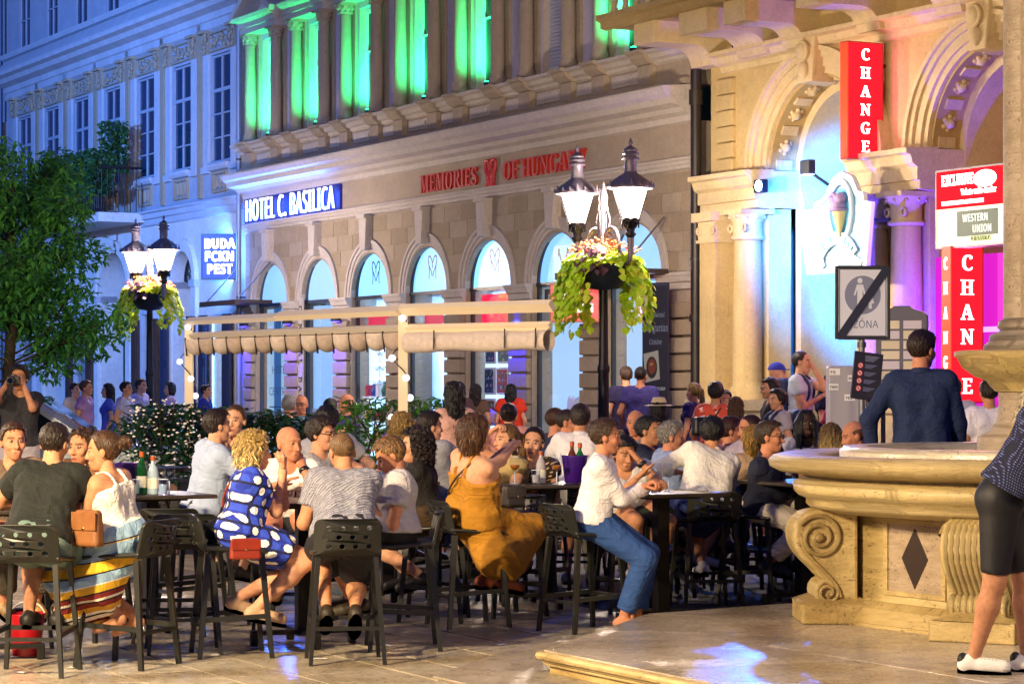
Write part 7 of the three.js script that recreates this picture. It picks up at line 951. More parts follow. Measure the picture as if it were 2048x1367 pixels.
function wineGlass(p, x, z, label, wine) { const t = thing('wine_glass', label, 'glass', V(p.x + x, TY, p.z + z), 0, 'glasses on the bar tables'); put('glass', lathe([[0, 0.002], [0.034, 0.003], [0.036, 0.006], [0.006, 0.012], [0.0045, 0.09], [0.012, 0.1], [0.036, 0.125], [0.041, 0.15], [0.037, 0.19], [0.032, 0.205]], 20), clearG, t); put('rim', [tf(new THREE.TorusGeometry(0.032, 0.0016, 5, 20), 0, 0.205, 0, Math.PI / 2), cyl(0.0045, 0.0045, 0.09, 0, 0.05, 0, 8), tf(new THREE.TorusGeometry(0.035, 0.002, 5, 20), 0, 0.004, 0, Math.PI / 2)], M(0xdfe8f0, 0.05), t); if (wine) put('wine', lathe([[0, 0.104], [0.012, 0.106], [0.033, 0.126], [0.037, 0.145], [0, 0.146]], 18), M(wine, 0.1), t); }
function tumbler(p, x, z, label, c) { const t = thing('tumbler', label, 'glass', V(p.x + x, TY, p.z + z), 0, 'glasses on the bar tables'); put('glass', lathe([[0, 0.003], [0.03, 0.004], [0.036, 0.11], [0.033, 0.11], [0.028, 0.012], [0, 0.012]], 18), clearG, t); put('drink', cyl(0.03, 0.027, 0.06, 0, 0.045, 0, 18), M(c, 0.1), t); put('rim', tf(new THREE.TorusGeometry(0.035, 0.0016, 5, 20), 0, 0.11, 0, Math.PI / 2), M(0xdfe8f0, 0.05), t); }
function bottle(p, x, z, label, c, h = 0.3, y = TY) { const t = thing('bottle', label, 'bottle', V(p.x + x, y, p.z + z)); put('glass', lathe([[0, 0], [0.036, 0.002], [0.038, 0.01], [0.038, h * 0.58], [0.03, h * 0.68], [0.014, h * 0.8], [0.013, h * 0.97], [0.016, h * 0.98], [0.016, h], [0, h]], 18), M(c, 0.06), t); put('label_band', cyl(0.0386, 0.0386, h * 0.26, 0, h * 0.3, 0, 18), M(0xe0dcc8, 0.7), t); put('neck_foil', cyl(0.0165, 0.0165, h * 0.12, 0, h * 0.93, 0, 12), M(0xa84a1c, 0.4), t); }
function bucket(p, x, z, label, c) { const t = thing('ice_bucket', label, 'ice bucket', V(p.x + x, TY, p.z + z)); put('pail', lathe([[0, 0.005], [0.075, 0.005], [0.1, 0.2], [0.108, 0.215], [0.1, 0.215], [0.092, 0.2], [0.07, 0.015], [0, 0.015]], 28), M(c, 0.35), t); put('handle', [tf(new THREE.TorusGeometry(0.035, 0.006, 6, 14, Math.PI), 0.11, 0.19, 0, 0, Math.PI / 2, 0), tf(new THREE.TorusGeometry(0.035, 0.006, 6, 14, Math.PI), -0.11, 0.19, 0, 0, Math.PI / 2, 0)], M(0xc8c8d0, 0.3), t); }
bucket(tbl.b, -0.16, 0.1, 'purple ice bucket on the table behind the woman in the white top', 0x34126a); bottle(tbl.b, -0.03, 0.2, 'green wine bottle, left one of two on the table by the purple bucket', 0x0c4a1c); bottle(tbl.b, 0.05, 0.22, 'clear water bottle beside the green bottle and purple bucket', 0x9ab0c0, 0.27); wineGlass(tbl.b, 0.16, 0.2, 'large empty wine glass on the table by the purple bucket', 0); tumbler(tbl.b, -0.06, 0.3, 'water tumbler in front of the green bottle', 0x8aa89a); tumbler(tbl.b, 0.13, 0.29, 'water tumbler in front of the large empty wine glass', 0xa8b8c8);
bucket(tbl.d, 0.22, 0.0, 'purple ice bucket with two bottle necks on the table by the smiling woman', 0x3a1478); bottle(tbl.d, 0.2, 0.0, 'bottle with orange foil standing in the purple bucket by the smiling woman', 0x5a2a12, 0.3, TY + 0.02); bottle(tbl.d, 0.26, 0.02, 'green bottle standing in the purple bucket by the smiling woman', 0x0f5a24, 0.29, TY + 0.02);
wineGlass(tbl.d, -0.24, 0.12, 'wine glass of amber wine left of the carafe on the bucket table', 0xa8641c); wineGlass(tbl.d, 0.08, 0.18, 'wine glass of amber wine right beside the purple bucket', 0xa0601c); tumbler(tbl.d, -0.08, 0.24, 'small water tumbler on the bucket table', 0xb8b0a8); bottle(tbl.d, -0.04, 0.1, 'clear glass carafe between the two amber wine glasses', 0xa8a4a8, 0.25);
wineGlass(tbl.e, -0.04, 0.12, 'empty wine glass, left one of two beside the man in jeans', 0); wineGlass(tbl.e, 0.05, 0.06, 'empty wine glass, right one of two beside the man in jeans', 0);
wineGlass(tbl.h, -0.13, 0.1, 'empty wine glass left of the dark red wine', 0); wineGlass(tbl.h, 0.0, 0.08, 'wine glass of dark red wine before the man with dreadlocks', 0x30060c); tumbler(tbl.h, 0.11, 0.1, 'tumbler with a yellow drink and straw before the man with dreadlocks', 0xe0b010); wineGlass(tbl.h, -0.22, 0.16, 'empty wine glass farthest left on the dreadlocked man table', 0);
bottle(tbl.i, -0.02, 0, 'brown beer bottle on the table left of the white shirt back', 0x4a200c, 0.25); tumbler(tbl.i, -0.1, 0.1, 'tumbler with a bright yellow drink left of the white shirt back', 0xe0d820);
for (const [x, z, l] of [[-0.16, 0.1, 'empty wine glass, leftmost on the table behind the woman looking down'], [-0.02, 0.16, 'empty wine glass in the middle of the table behind the woman looking down'], [0.12, 0.1, 'empty wine glass, rightmost on the table behind the woman looking down']]) wineGlass(tbl.g, x, z, l, 0);
tumbler(tbl.a, 0.2, 0.2, 'water tumbler at the far left table edge', 0x9098a0); tumbler(tbl.a, 0.26, 0.12, 'second water tumbler behind the first at the far left table', 0xa0a8b0);
// ================= PEOPLE =================
const S_ = (x, d, yaw, label) => { const p = atPx(x, 768, d); return stool(p.x, p.z, yaw, label); };
function sitter(o) { if (!o.noStool) S_(o.seat[0], o.seat[1] ?? o.at[2], o.stoolYaw ?? o.yaw, 'perforated dark bar stool under the ' + o.stoolOf); return person(o); }
const BR = 0x2c1a0e, BK = 0x120c0a, BL = 0xc8a05a, GY = 0x8a8680, DB = 0x4a2e1a;
// ---- left table
sitter({ label: 'man with short dark hair in a black shirt seen from behind at the left edge', stoolOf: 'man in the black shirt at the left edge', at: [108, 888, 15.05], seat: [66, 14.7], yaw: 176, look: -12, nod: 14, hair: ['short', BR], top: { c: 0x10150f, s: 0.6, hem: -0.02 }, low: { kind: 'shorts', c: 0x5a7068, len: 0.85 }, skin: 'tan', arms: { l: 'table', r: 'table' }, legs: { l: [0.24, 0.34, 0.09, -0.1], r: [0.24, 0.34, 0.09, -0.1] }, shoe: 0x15130f, fat: 1.12 });
sitter({ label: 'woman with tied brown hair in a ribbed white tank top and long striped skirt', stoolOf: 'woman in the white tank top and striped skirt', at: [206, 903, 15.1], seat: [255, 15.1], yaw: -112, look: 18, nod: 4, fem: 1, hair: ['bun', 0x5a3a1c], top: { print: 'rib', s: 0, bare: 0.84, strap: 0.024, c: 0xe6e2d8, hem: 0.12, kind: 'tank_top' }, low: { kind: 'skirt', print: 'stripes', flare: 0.16, rise: 0.3 }, hem: [176, 1205, 15.0], skin: 'tan', arms: { l: [0.4, 0.97, 0.02], r: [0.36, 0.95, 0.12] }, legs: { l: [0.06, 0.33, 0.05, -0.6], r: [0.02, 0.3, 0.1, -0.6] }, shoe: null });
sitter({ label: 'person with short brown hair facing the camera at the far left edge', stoolOf: 'person facing the camera at the far left edge', at: [26, 884, 16.0], seat: [18, 16.2], yaw: 24, hair: ['short', DB], top: { c: 0x6a5848, s: 0.5 }, low: { kind: 'trousers', c: 0x4a4438 }, skin: 'red', arms: { l: 'table', r: 'lap' }, shoe: 0x8a6a30 });
sitter({ label: 'person with brown hair and tan top half hidden behind the man in black', stoolOf: 'person in the tan top behind the man in black', at: [163, 896, 16.5], seat: [172, 16.7], yaw: -25, fem: 1, hair: ['long', DB], top: { c: 0x7a5230, s: 0.5 }, low: { kind: 'trousers', c: 0x3a3028 }, skin: 'tan', arms: { l: 'table', r: 'table' }, shoe: 0x2a2018 });
// ---- second table
sitter({ label: 'man with short dark hair in a light blue shirt leaning on his hand', stoolOf: 'man in the light blue shirt', at: [434, 852, 18.6], seat: [392, 18.6], yaw: 118, look: 4, hair: ['short', BR], top: { c: 0xa8b8d4, s: 1.5, collar: 1, hem: -0.02 }, low: { kind: 'trousers', c: 0x1c1a1a }, skin: 'fair', arms: { l: 'face', r: 'table' }, shoe: 0x2a2018, fat: 1.05 });
sitter({ label: 'woman resting her chin on her hand, facing the camera beside the blue shirt', stoolOf: 'woman resting her chin behind the light blue shirt', at: [470, 842, 19.6], seat: [492, 19.8], yaw: -14, look: 0, fem: 1, hair: ['bun', 0x6a4a2a], top: { c: 0x30343c, s: 0.5 }, low: { kind: 'trousers', c: 0x22242c }, skin: 'fair', arms: { l: 'table', r: 'face' }, shoe: 0x2a2018 });
// ---- centre left table
sitter({ label: 'woman with curly blond hair in a blue dress printed with large white flowers', stoolOf: 'woman in the blue and white flowered dress', at: [508, 903, 15.75], seat: [462, 15.7], yaw: 104, look: 14, nod: 0, fem: 1, hair: ['wave', 0xc8a45a], tip: 0xe0c888, top: { print: 'floral', s: 0.42, kind: 'dress_top', hem: -0.02, off: 0.018, c: 0 }, low: { kind: 'shorts', print: 'floral', len: 0.72, c: 0 }, skin: 'fair', arms: { l: [0.33, 1.17, 0.03, 'fist', [0.4, -1, 0.2]], r: [0.33, 1.14, 0.03, 'fist', [0.4, -1, 0.2]] }, strap: 1, strapC: 0x8a2c16, legs: { l: [0.06, 0.36, 0.06, -0.55], r: [0.16, 0.31, 0.06, -0.35] }, shoe: 0xb89878, sole: 0x3a2a1c, fat: 1.12 });
const bald = sitter({ label: 'bald man in a white printed shirt resting his cheek on his hand', stoolOf: 'bald man in the white printed shirt', at: [578, 888, 17.2], seat: [566, 17.5], yaw: 10, look: 32, nod: 2, hair: ['bald', 0xa8845c], top: { c: 0xe8e6e4, s: 0.6, sign: 1 }, low: { kind: 'shorts', c: 0x14202c }, skin: 'red', arms: { l: 'face', r: 'table' }, watch: 'l', legs: { l: [0.3, 0.335, 0.1], r: [0.3, 0.335, 0.08] }, shoe: 0x5a3c1c, boot: 1, fat: 1.12 });
sitter({ label: 'bald man in a grey patterned shirt seen from behind on the front stool', stoolOf: 'man in the grey patterned shirt', at: [684, 906, 15.68], seat: [690, 15.35], yaw: 188, look: 14, nod: 22, hair: ['crop', 0x9a7448], top: { print: 'weave', c: 0, s: 0.62, hem: -0.06, collar: 0 }, low: { kind: 'shorts', c: 0x1c1c22, len: 0.8 }, skin: 'tan', arms: { l: [0.42, 0.98, 0.1], r: [0.36, 0.98, 0.12] }, legs: { l: [0.22, 0.32, 0.1, -0.8], r: [-0.02, 0.34, 0.06, -1.2] }, shoe: 0x2c2418, fat: 1.14 });
sitter({ label: 'woman with short brown hair in a grey top looking down at her hands', stoolOf: 'woman in the grey top looking down', at: [782, 912, 16.1], seat: [806, 16.1], yaw: -84, look: -4, nod: 30, fem: 1, hair: ['short', 0x8a6438], tip: 0xb88c50, hs: 3, top: { c: 0xb4b0b4, s: 0.55, hem: -0.04, off: 0.02 }, low: { kind: 'trousers', c: 0x16161c, len: 1.55 }, skin: 'red', arms: { l: [0.22, 0.95, 0.06], r: [0.2, 0.95, 0.06] }, legs: { l: [0.3, 0.33, 0.08], r: [0.34, 0.335, 0.08] }, shoe: 0x2c2418, sole: 0xd8d0c0, fat: 1.1 });
sitter({ label: 'man with dark hair and glasses in a grey shirt behind the bald man', stoolOf: 'man with glasses behind the bald man in white', at: [642, 868, 18.5], seat: [628, 18.7], yaw: 62, look: 10, nod: 6, hair: ['full', BR], glasses: 1, top: { c: 0xa8a6a4, s: 0.55 }, low: { kind: 'trousers', c: 0x2a2a30 }, skin: 'fair', arms: { l: 'table', r: 'table' }, shoe: 0x2a2018 });
sitter({ label: 'person with dark hair seen from behind between the glasses man and the hedge', stoolOf: 'dark haired person behind the glasses man', at: [655, 843, 20.6], seat: [662, 20.4], yaw: 172, hair: ['full', BK], top: { c: 0x9a9aa4, s: 0.55 }, low: { kind: 'trousers', c: 0x2a2a30 }, arms: { l: 'table', r: 'table' }, shoe: 0x2a2018 });
sitter({ label: 'woman with dark curly hair in a black dress turned away at the centre', stoolOf: 'dark curly haired woman in black', at: [830, 892, 18.0], seat: [868, 18.0], yaw: -96, look: 8, fem: 1, hair: ['curly', 0x2a1a10], top: { c: 0x15120f, s: 0.5, hem: 0 }, low: { kind: 'skirt', c: 0x3a2810, len: 0.15, flare: 0.1 }, skin: 'fair', arms: { l: 'table', r: [0.3, 1.08, 0.05] }, legs: { l: [0.1, 0.34, 0.06, -0.5], r: [0.2, 0.33, 0.06, -0.4] }, shoe: 0x1a1410, fat: 1.08 });
sitter({ label: 'woman with straight blond hair behind the dark curly haired woman', stoolOf: 'blond woman behind the curly haired woman', at: [806, 856, 20.8], seat: [806, 20.6], yaw: 150, fem: 1, hair: ['long', 0xb8924a], top: { c: 0x5a4a40, s: 0.5 }, low: { kind: 'trousers', c: 0x28242a }, arms: { l: 'table', r: 'table' }, shoe: 0x2a2018 });
sitter({ label: 'balding man in a grey long sleeved shirt left of the mustard dress', stoolOf: 'man in the grey long sleeved shirt', at: [860, 854, 20.2], seat: [878, 20.2], yaw: 136, look: -18, hair: ['short', BR], top: { c: 0x8a8a94, s: 1.8 }, low: { kind: 'trousers', c: 0x2a2a30 }, skin: 'fair', arms: { l: 'table', r: 'table' }, shoe: 0x2a2018 });
person({ label: 'standing person in a pale pink top behind the grey shirt and mustard dress', at: [906, 790, 23.6], yaw: 200, fem: 1, hair: ['long', BK], top: { c: 0xd8a898, s: 0.5 }, low: { kind: 'trousers', c: 0x3a3a44 }, arms: { l: 'phone', r: 'phone' }, shoe: 0x2a2018 });
// ---- mustard dress group
sitter({ label: 'large woman with brown bobbed hair in a mustard yellow dress turned away', stoolOf: 'woman in the mustard dress', at: [950, 868, 17.5], seat: [936, 17.6], yaw: 128, stoolYaw: 112, look: 4, fem: 1, fat: 1.3, hair: ['bob', 0x5a3818], top: { c: 0xb07a1a, s: 0, bare: 0.7, strap: 0.012, hem: -0.06, kind: 'dress_top', off: 0.018 }, low: { kind: 'skirt', c: 0xb07a1a, flare: 0.14, rise: 0.35 }, hem: [998, 1128, 17.5], skin: 'fair', arms: { l: [0.4, 1.22, 0.12, 'fist', [0.3, -1, 0.4]], r: [0.42, 1.26, 0.02, 'fist', [0.35, -1, 0.2]] }, legs: { l: [0.2, 0.34, 0.06], r: [0.24, 0.34, 0.1] }, shoe: 0x7a3a1a, strap: 1, head: 1.02 });
sitter({ label: 'woman with a blond ponytail in profile holding a lit phone', stoolOf: 'woman with the blond ponytail and phone', at: [1013, 880, 19.4], seat: [1034, 19.5], yaw: -58, fem: 1, hair: ['pony', 0x8a6430], top: { c: 0xa8905a, s: 0.2 }, low: { kind: 'trousers', c: 0x22242c }, skin: 'fair', arms: { l: 'phone', r: [0.24, 1.34, 0.02, 'grip'] }, shoe: 0x2a2018 });
sitter({ label: 'smiling woman with dark tied hair in a dotted brown top facing the camera', stoolOf: 'smiling woman in the dotted top', at: [1067, 886, 19.5], seat: [1072, 19.7], yaw: -16, look: 4, nod: 2, tilt: -6, fem: 1, hair: ['pony', 0x2c180e], hs: 2, top: { print: 'dots', c: 0, s: 0.25 }, low: { kind: 'leggings', c: 0x0c0c10, len: 1.9 }, skin: 'fair', arms: { l: [0.3, 0.86, 0.02], r: [0.34, 0.86, 0.06] }, legs: { l: [0.36, 0.36, 0.02], r: [0.42, 0.36, 0.12] }, shoe: 0xa06a3a });
sitter({ label: 'woman with dark hair in a bun and pale pink top seen from behind, farther back', stoolOf: 'woman with the dark bun farther back', at: [1018, 832, 24.2], seat: [1020, 24], yaw: 168, fem: 1, hair: ['bun', BK], top: { c: 0xd09088, s: 0.3 }, low: { kind: 'trousers', c: 0x2a2430 }, arms: { l: 'table', r: 'table' }, shoe: 0x2a2018 });
sitter({ label: 'man with cropped red brown hair in profile left of the white shirt', stoolOf: 'man with cropped reddish hair', at: [1113, 842, 22.6], seat: [1108, 22.6], yaw: 112, hair: ['crop', 0x5a3418], top: { c: 0x1c2444, s: 0.6 }, low: { kind: 'trousers', c: 0x22242c }, skin: 'red', arms: { l: 'table', r: 'table' }, shoe: 0x2a2018 });
sitter({ label: 'man with a shaved head looking right between reddish hair and white shirt', stoolOf: 'shaved man beside the white shirt', at: [1136, 846, 21.9], seat: [1132, 21.9], yaw: 80, hair: ['crop', 0x3a2414], top: { c: 0xc8c4c8, s: 0.6 }, low: { kind: 'shorts', c: 0x22242c }, skin: 'red', arms: { l: 'table', r: 'table' }, shoe: 0x2a2018 });
sitter({ label: 'man in a white shirt with greying dark hair seen from behind at the centre', stoolOf: 'man in the white shirt with greying hair', at: [1161, 838, 21.0], seat: [1152, 20.8], yaw: 170, hair: ['short', 0x3a2c22], top: { c: 0xdcd8dc, s: 0.7, collar: 1, hem: 0.0 }, low: { kind: 'shorts', c: 0x1a2030, len: 0.8 }, skin: 'tan', arms: { l: 'table', r: 'table' }, legs: { l: [0.16, 0.1, 0.1, -0.1], r: [0.2, 0.1, 0.1, -0.1] }, shoe: 0x8a8a8a });
// ---- right table
sitter({ label: 'man in a white shirt and blue jeans sitting in profile on the front stool', stoolOf: 'man in the white shirt and jeans', at: [1211, 874, 17.1], seat: [1168, 17.15], yaw: 84, stoolYaw: 122, look: 10, nod: 2, hair: ['short', 0x4a3018], beard: 0.25, top: { c: 0xe6e2e6, s: 1.9, collar: 1, hem: 0.0, wr: 0.007 }, low: { kind: 'trousers', c: 0x264a86, len: 1.9, rise: 0.16 }, skin: 'red', arms: { l: [0.42, 1.0, 0.02, 'grip'], r: [0.44, 0.99, 0.08, 'grip'] }, legs: { l: [0.36, 0.12, 0.08, -0.1], r: [0.28, 0.12, 0.08, -0.1] }, shoe: null, fat: 1.1 });
sitter({ label: 'dark haired man with his hand on his forehead and a black wristwatch', stoolOf: 'man with his hand on his forehead', at: [1248, 908, 18.5], seat: [1262, 18.7], yaw: 14, look: 8, nod: 12, hair: ['full', BK], top: { c: 0xc4c2c4, s: 0.55 }, low: { kind: 'shorts', c: 0x1c2418 }, skin: 'tan', arms: { l: 'brow', r: 'table' }, watch: 'l', legs: { l: [0.26, 0.34, 0.12], r: [0.3, 0.335, 0.08] }, shoe: 0xd8d4cc });
sitter({ label: 'dark haired man in a navy shirt looking right beside the grey haired man', stoolOf: 'man in navy beside the grey haired man', at: [1298, 862, 20.3], seat: [1286, 20.3], yaw: 64, look: 6, hair: ['short', BK], top: { c: 0x141a34, s: 0.6 }, low: { kind: 'trousers', c: 0x22242c }, skin: 'tan', arms: { l: 'table', r: 'table' }, shoe: 0x2a2018 });
sitter({ label: 'older man with thin grey hair looking left, farther behind the navy shirt', stoolOf: 'older man with thin grey hair', at: [1271, 847, 22.6], seat: [1270, 22.6], yaw: -18, hair: ['balding', GY], top: { c: 0x7a7a80, s: 0.6 }, low: { kind: 'trousers', c: 0x2a2a30 }, skin: 'red', arms: { l: 'table', r: 'table' }, shoe: 0x2a2018 });
sitter({ label: 'grey haired man in a pale blue shirt looking to the right', stoolOf: 'grey haired man in the pale blue shirt', at: [1343, 874, 19.8], seat: [1318, 19.8], yaw: 104, look: -8, nod: 3, hair: ['short', 0x9a948c], hs: 4, top: { c: 0x8a9cc4, s: 1.4, collar: 1 }, low: { kind: 'shorts', c: 0x24346a }, skin: 'red', arms: { l: 'table', r: 'table' }, shoe: 0xb8b4b0, fat: 1.12 });
sitter({ label: 'dark haired man in a white shirt and blue shorts seen from behind on the right', stoolOf: 'man in the white shirt and blue shorts', at: [1424, 868, 19.12], seat: [1412, 18.8], yaw: 192, look: -18, nod: 14, hair: ['full', BK], hs: 5, top: { c: 0xe0dcd4, s: 1.7, hem: -0.02, collar: 1 }, low: { kind: 'shorts', c: 0x1c2c68, len: 0.75 }, skin: 'tan', arms: { l: 'table', r: 'table' }, legs: { l: [0.2, 0.34, 0.34, -0.25], r: [0.1, 0.34, 0.0, -0.3] }, shoe: 0xe4e0da, sole: 0xd0ccc4, fat: 1.18 });
sitter({ label: 'man with glasses, swept hair and an open navy shirt beside the fountain', stoolOf: 'man with glasses and navy shirt by the fountain', at: [1540, 874, 18.9], seat: [1512, 19.1], yaw: 62, look: 14, hair: ['short', 0x4a3620], hs: 6, glasses: 1, top: { c: 0x121830, s: 1.5, collar: 1, neck: 0.09 }, low: { kind: 'trousers', c: 0xd8ccb8, len: 1.85 }, skin: 'red', arms: { l: [0.36, 0.9, 0.02], r: [0.36, 0.88, 0.1] }, legs: { l: [0.34, 0.34, 0.08], r: [0.16, 0.34, 0.12] }, shoe: 0x17151a, sole: 0xd8d4c8 });
sitter({ label: 'man with long black dreadlocks facing the camera behind the fountain rim', stoolOf: 'man with dreadlocks', at: [1613, 848, 21.9], seat: [1612, 22.2], yaw: 4, hair: ['dread', 0x0c0908], top: { c: 0xb8b4bc, s: 0.6 }, low: { kind: 'trousers', c: 0x22242c }, skin: 'dark', beard: 0.3, arms: { l: 'table', r: 'table' }, shoe: 0x2a2018 });
sitter({ label: 'woman with long straight blond hair and a mustard top behind the fountain rim', stoolOf: 'long blond haired woman behind the fountain', at: [1662, 878, 21.1], seat: [1664, 20.9], yaw: 166, look: 8, fem: 1, hair: ['long', 0x8a6a34], tip: 0xe0c070, top: { c: 0xb88a2a, s: 0.3 }, low: { kind: 'trousers', c: 0x22242c }, arms: { l: 'table', r: 'table' }, shoe: 0x2a2018 });
sitter({ label: 'bald sunburnt person leaning left behind the fountain below the standing man', stoolOf: 'bald sunburnt person behind the fountain', at: [1708, 872, 20.2], seat: [1738, 20.3], yaw: -82, nod: 16, hair: ['balding', 0x8a5a3a], top: { c: 0xc87858, s: 0.3 }, low: { kind: 'trousers', c: 0x3a3028 }, skin: 'red', arms: { l: 'table', r: 'table' }, shoe: 0x2a2018, fat: 1.15 });
sitter({ label: 'person with dark red hair in a maroon top behind the white shirt', stoolOf: 'person in the maroon top', at: [1462, 862, 21.6], seat: [1456, 21.6], yaw: 96, glasses: 1, hair: ['short', 0x4a1c14], top: { c: 0x5a2430, s: 0.6 }, low: { kind: 'trousers', c: 0x2a2430 }, skin: 'red', arms: { l: 'table', r: 'table' }, shoe: 0x2a2018 });
sitter({ label: 'balding man in a pale shirt facing left behind the man with glasses', stoolOf: 'balding man facing left behind the glasses', at: [1500, 858, 21.0], seat: [1514, 21.1], yaw: -72, nod: 8, hair: ['crop', 0x4a2412], top: { c: 0xb0a4b0, s: 0.6 }, low: { kind: 'trousers', c: 0x2a2430 }, skin: 'red', arms: { l: 'table', r: 'table' }, shoe: 0x2a2018 });
sitter({ label: 'blond person in a mustard top partly hidden directly behind the glasses man', stoolOf: 'blond person behind the glasses man', at: [1508, 884, 20.0], seat: [1498, 20.0], yaw: 200, fem: 1, hair: ['bob', 0xb0842c], top: { c: 0xb89a78, s: 0.5 }, low: { kind: 'trousers', c: 0x2a2430 }, arms: { l: 'table', r: 'table' }, shoe: 0x2a2018 });
// ---- standing people on the right
person({ label: 'standing man in a blue cap with his arm raised by the bank columns', at: [1556, 747, 29], yaw: 78, hair: ['cap', 0x1a2ca0], top: { c: 0xb8b0b8, s: 0.5 }, low: { kind: 'shorts', c: 0x6a6458 }, skin: 'fair', arms: { l: [0.34, 1.62, 0.05, 'grip'], r: 'hang' }, shoe: 0x8a8a8a });
person({ label: 'tall man drinking in a pale vest with blue straps against the lit doorway', at: [1604, 725, 28.5], yaw: 70, look: 6, hair: ['crop', 0x3a2618], top: { c: 0xb8c4d8, s: 0.5 }, low: { kind: 'trousers', c: 0x1c3c8a }, skin: 'fair', arms: { l: 'drink', r: 'phone' }, shoe: 0x8a8a8a, pack: 0x20305a });
person({ label: 'dark haired man with glasses in a black shirt looking left', at: [1540, 778, 27], yaw: -84, hair: ['full', BR], glasses: 1, beard: 0.5, top: { c: 0x14121a, s: 0.6 }, low: { kind: 'trousers', c: 0x22242c }, skin: 'fair', shoe: 0x2a2018 });
person({ label: 'young man with a dark blue backpack over a grey shirt looking left', at: [1556, 800, 26], yaw: -78, hair: ['full', 0x2c1c10], hs: 7, top: { c: 0xb4acb4, s: 0.6 }, low: { kind: 'trousers', c: 0x2a3040 }, skin: 'fair', shoe: 0x6a6a6a, pack: 0x16305a });
person({ label: 'curly dark haired man in a red flowered shirt with a black shoulder bag', at: [1432, 786, 26.6], yaw: 164, hair: ['full', BK], hs: 8, top: { print: 'ruby', c: 0, s: 0.7 }, low: { kind: 'trousers', c: 0x22242c }, skin: 'tan', shoe: 0x6a6a6a, strap: 1, strapC: 0x101010, arms: { l: 'hang', r: 'hang' } });
person({ label: 'blond ponytailed woman in a purple shirt walking left of the bank columns', at: [1387, 784, 28.6], yaw: -130, fem: 1, hair: ['pony', 0xc8a058], top: { c: 0x2c2468, s: 0.5 }, low: { kind: 'trousers', c: 0x1c2858 }, skin: 'fair', shoe: 0x6a6a6a });
person({ label: 'woman with long light brown hair seen from behind by the flowered shirt', at: [1472, 815, 25.5], yaw: 172, fem: 1, hair: ['long', 0x6a4420], top: { c: 0xc89078, s: 0.3 }, low: { kind: 'trousers', c: 0x2a2a34 }, skin: 'fair', shoe: 0x6a6a6a });
person({ label: 'dark haired woman facing the camera behind the long brown haired woman', at: [1450, 800, 27.6], yaw: 12, fem: 1, hair: ['bob', BK], top: { c: 0x8a6a60, s: 0.5 }, low: { kind: 'trousers', c: 0x2a2a34 }, skin: 'fair', shoe: 0x6a6a6a });
person({ label: 'dark haired woman in a navy shirt looking at her phone beside the cabinet', at: [1664, 768, 28.8], yaw: 30, nod: 28, fem: 1, hair: ['long', BK], top: { c: 0x1a2448, s: 0.5 }, low: { kind: 'leggings', c: 0x12162a }, skin: 'fair', arms: { l: 'phone', r: 'phone' }, shoe: 0x6a6a6a });
person({ label: 'child in a bright pink shirt beside the cabinet', at: [1680, 796, 27.4], yaw: -20, fem: 1, hair: ['pony', BR], top: { c: 0xd83a68, s: 0.55 }, low: { kind: 'leggings', c: 0x1a2040 }, skin: 'fair', shoe: 0x8a8a8a, size: 0.82 });
person({ label: 'woman in a black and white speckled dress right of the pink shirt', at: [1698, 792, 25.2], yaw: -70, fem: 1, hair: ['bob', BK], top: { print: 'speck', c: 0, s: 0.5, kind: 'dress_top' }, low: { kind: 'skirt', print: 'speck', c: 0, len: 0.1, flare: 0.12 }, skin: 'fair', shoe: 0x2a2018 });
person({ label: 'tall man in a dark navy shirt standing with arms akimbo behind the fountain', at: [1845, 700, 18.6], yaw: 170, look: -34, nod: 6, lift: 0.0, hair: ['short', 0x3a2214], beard: 0.2, top: { c: 0x14264e, s: 1.75, collar: 1, hem: -0.14, wr: 0.008 }, low: { kind: 'trousers', c: 0x1c1c24 }, skin: 'red', arms: { l: [0.0, 1.1, 0.36, 'grip', [-0.4, 0.0, 1]], r: [0.16, 1.04, -0.28, 'flat', [-0.2, 0.1, -1]] }, shoe: 0x2a2018, fat: 1.06 });
person({ label: 'dark haired man in a white shirt walking away beside the lower exchange sign', at: [1908, 778, 24.8], yaw: 178, hair: ['short', BK], top: { c: 0xc8c4d4, s: 0.6 }, low: { kind: 'trousers', c: 0x2a2a34 }, skin: 'tan', shoe: 0x6a6a6a });
person({ label: 'person in a white shirt seen from behind under the small fountain bowl', at: [1978, 786, 21.6], yaw: 184, hair: ['short', BR], top: { c: 0xdcd8e4, s: 0.7, hem: -0.1 }, low: { kind: 'trousers', c: 0x2a2a34 }, skin: 'tan', shoe: 0x6a6a6a, fat: 1.15 });
person({ label: 'woman in a checked navy top and black cycling shorts at the right edge', at: [2138, 742, 13.3], yaw: 72, nod: 34, look: 4, fem: 1, lean: 0.3, lift: 0.152, size: 1.0, dx: -0.05, hair: ['long', 0xc8a868], tip: 0xe8d8b0, top: { print: 'check', c: 0, s: 1.2, hem: 0.1, off: 0.03 }, low: { kind: 'leggings', c: 0x0d0d12, len: 0.92, rise: 0.24, rough: 0.59 }, skin: 'tan', arms: { l: [0.42, 1.12, 0.1], r: [0.45, 1.15, 0.1] }, legs: { l: [0.12, 0.085, 0.1, -0.02], r: [-0.14, 0.085, 0.08, -0.02] }, shoe: 0xe2e0dc, sole: 0xf0eee8, heelTab: 1, strap: 1, strapC: 0xb08a3a, fat: 1.12 });
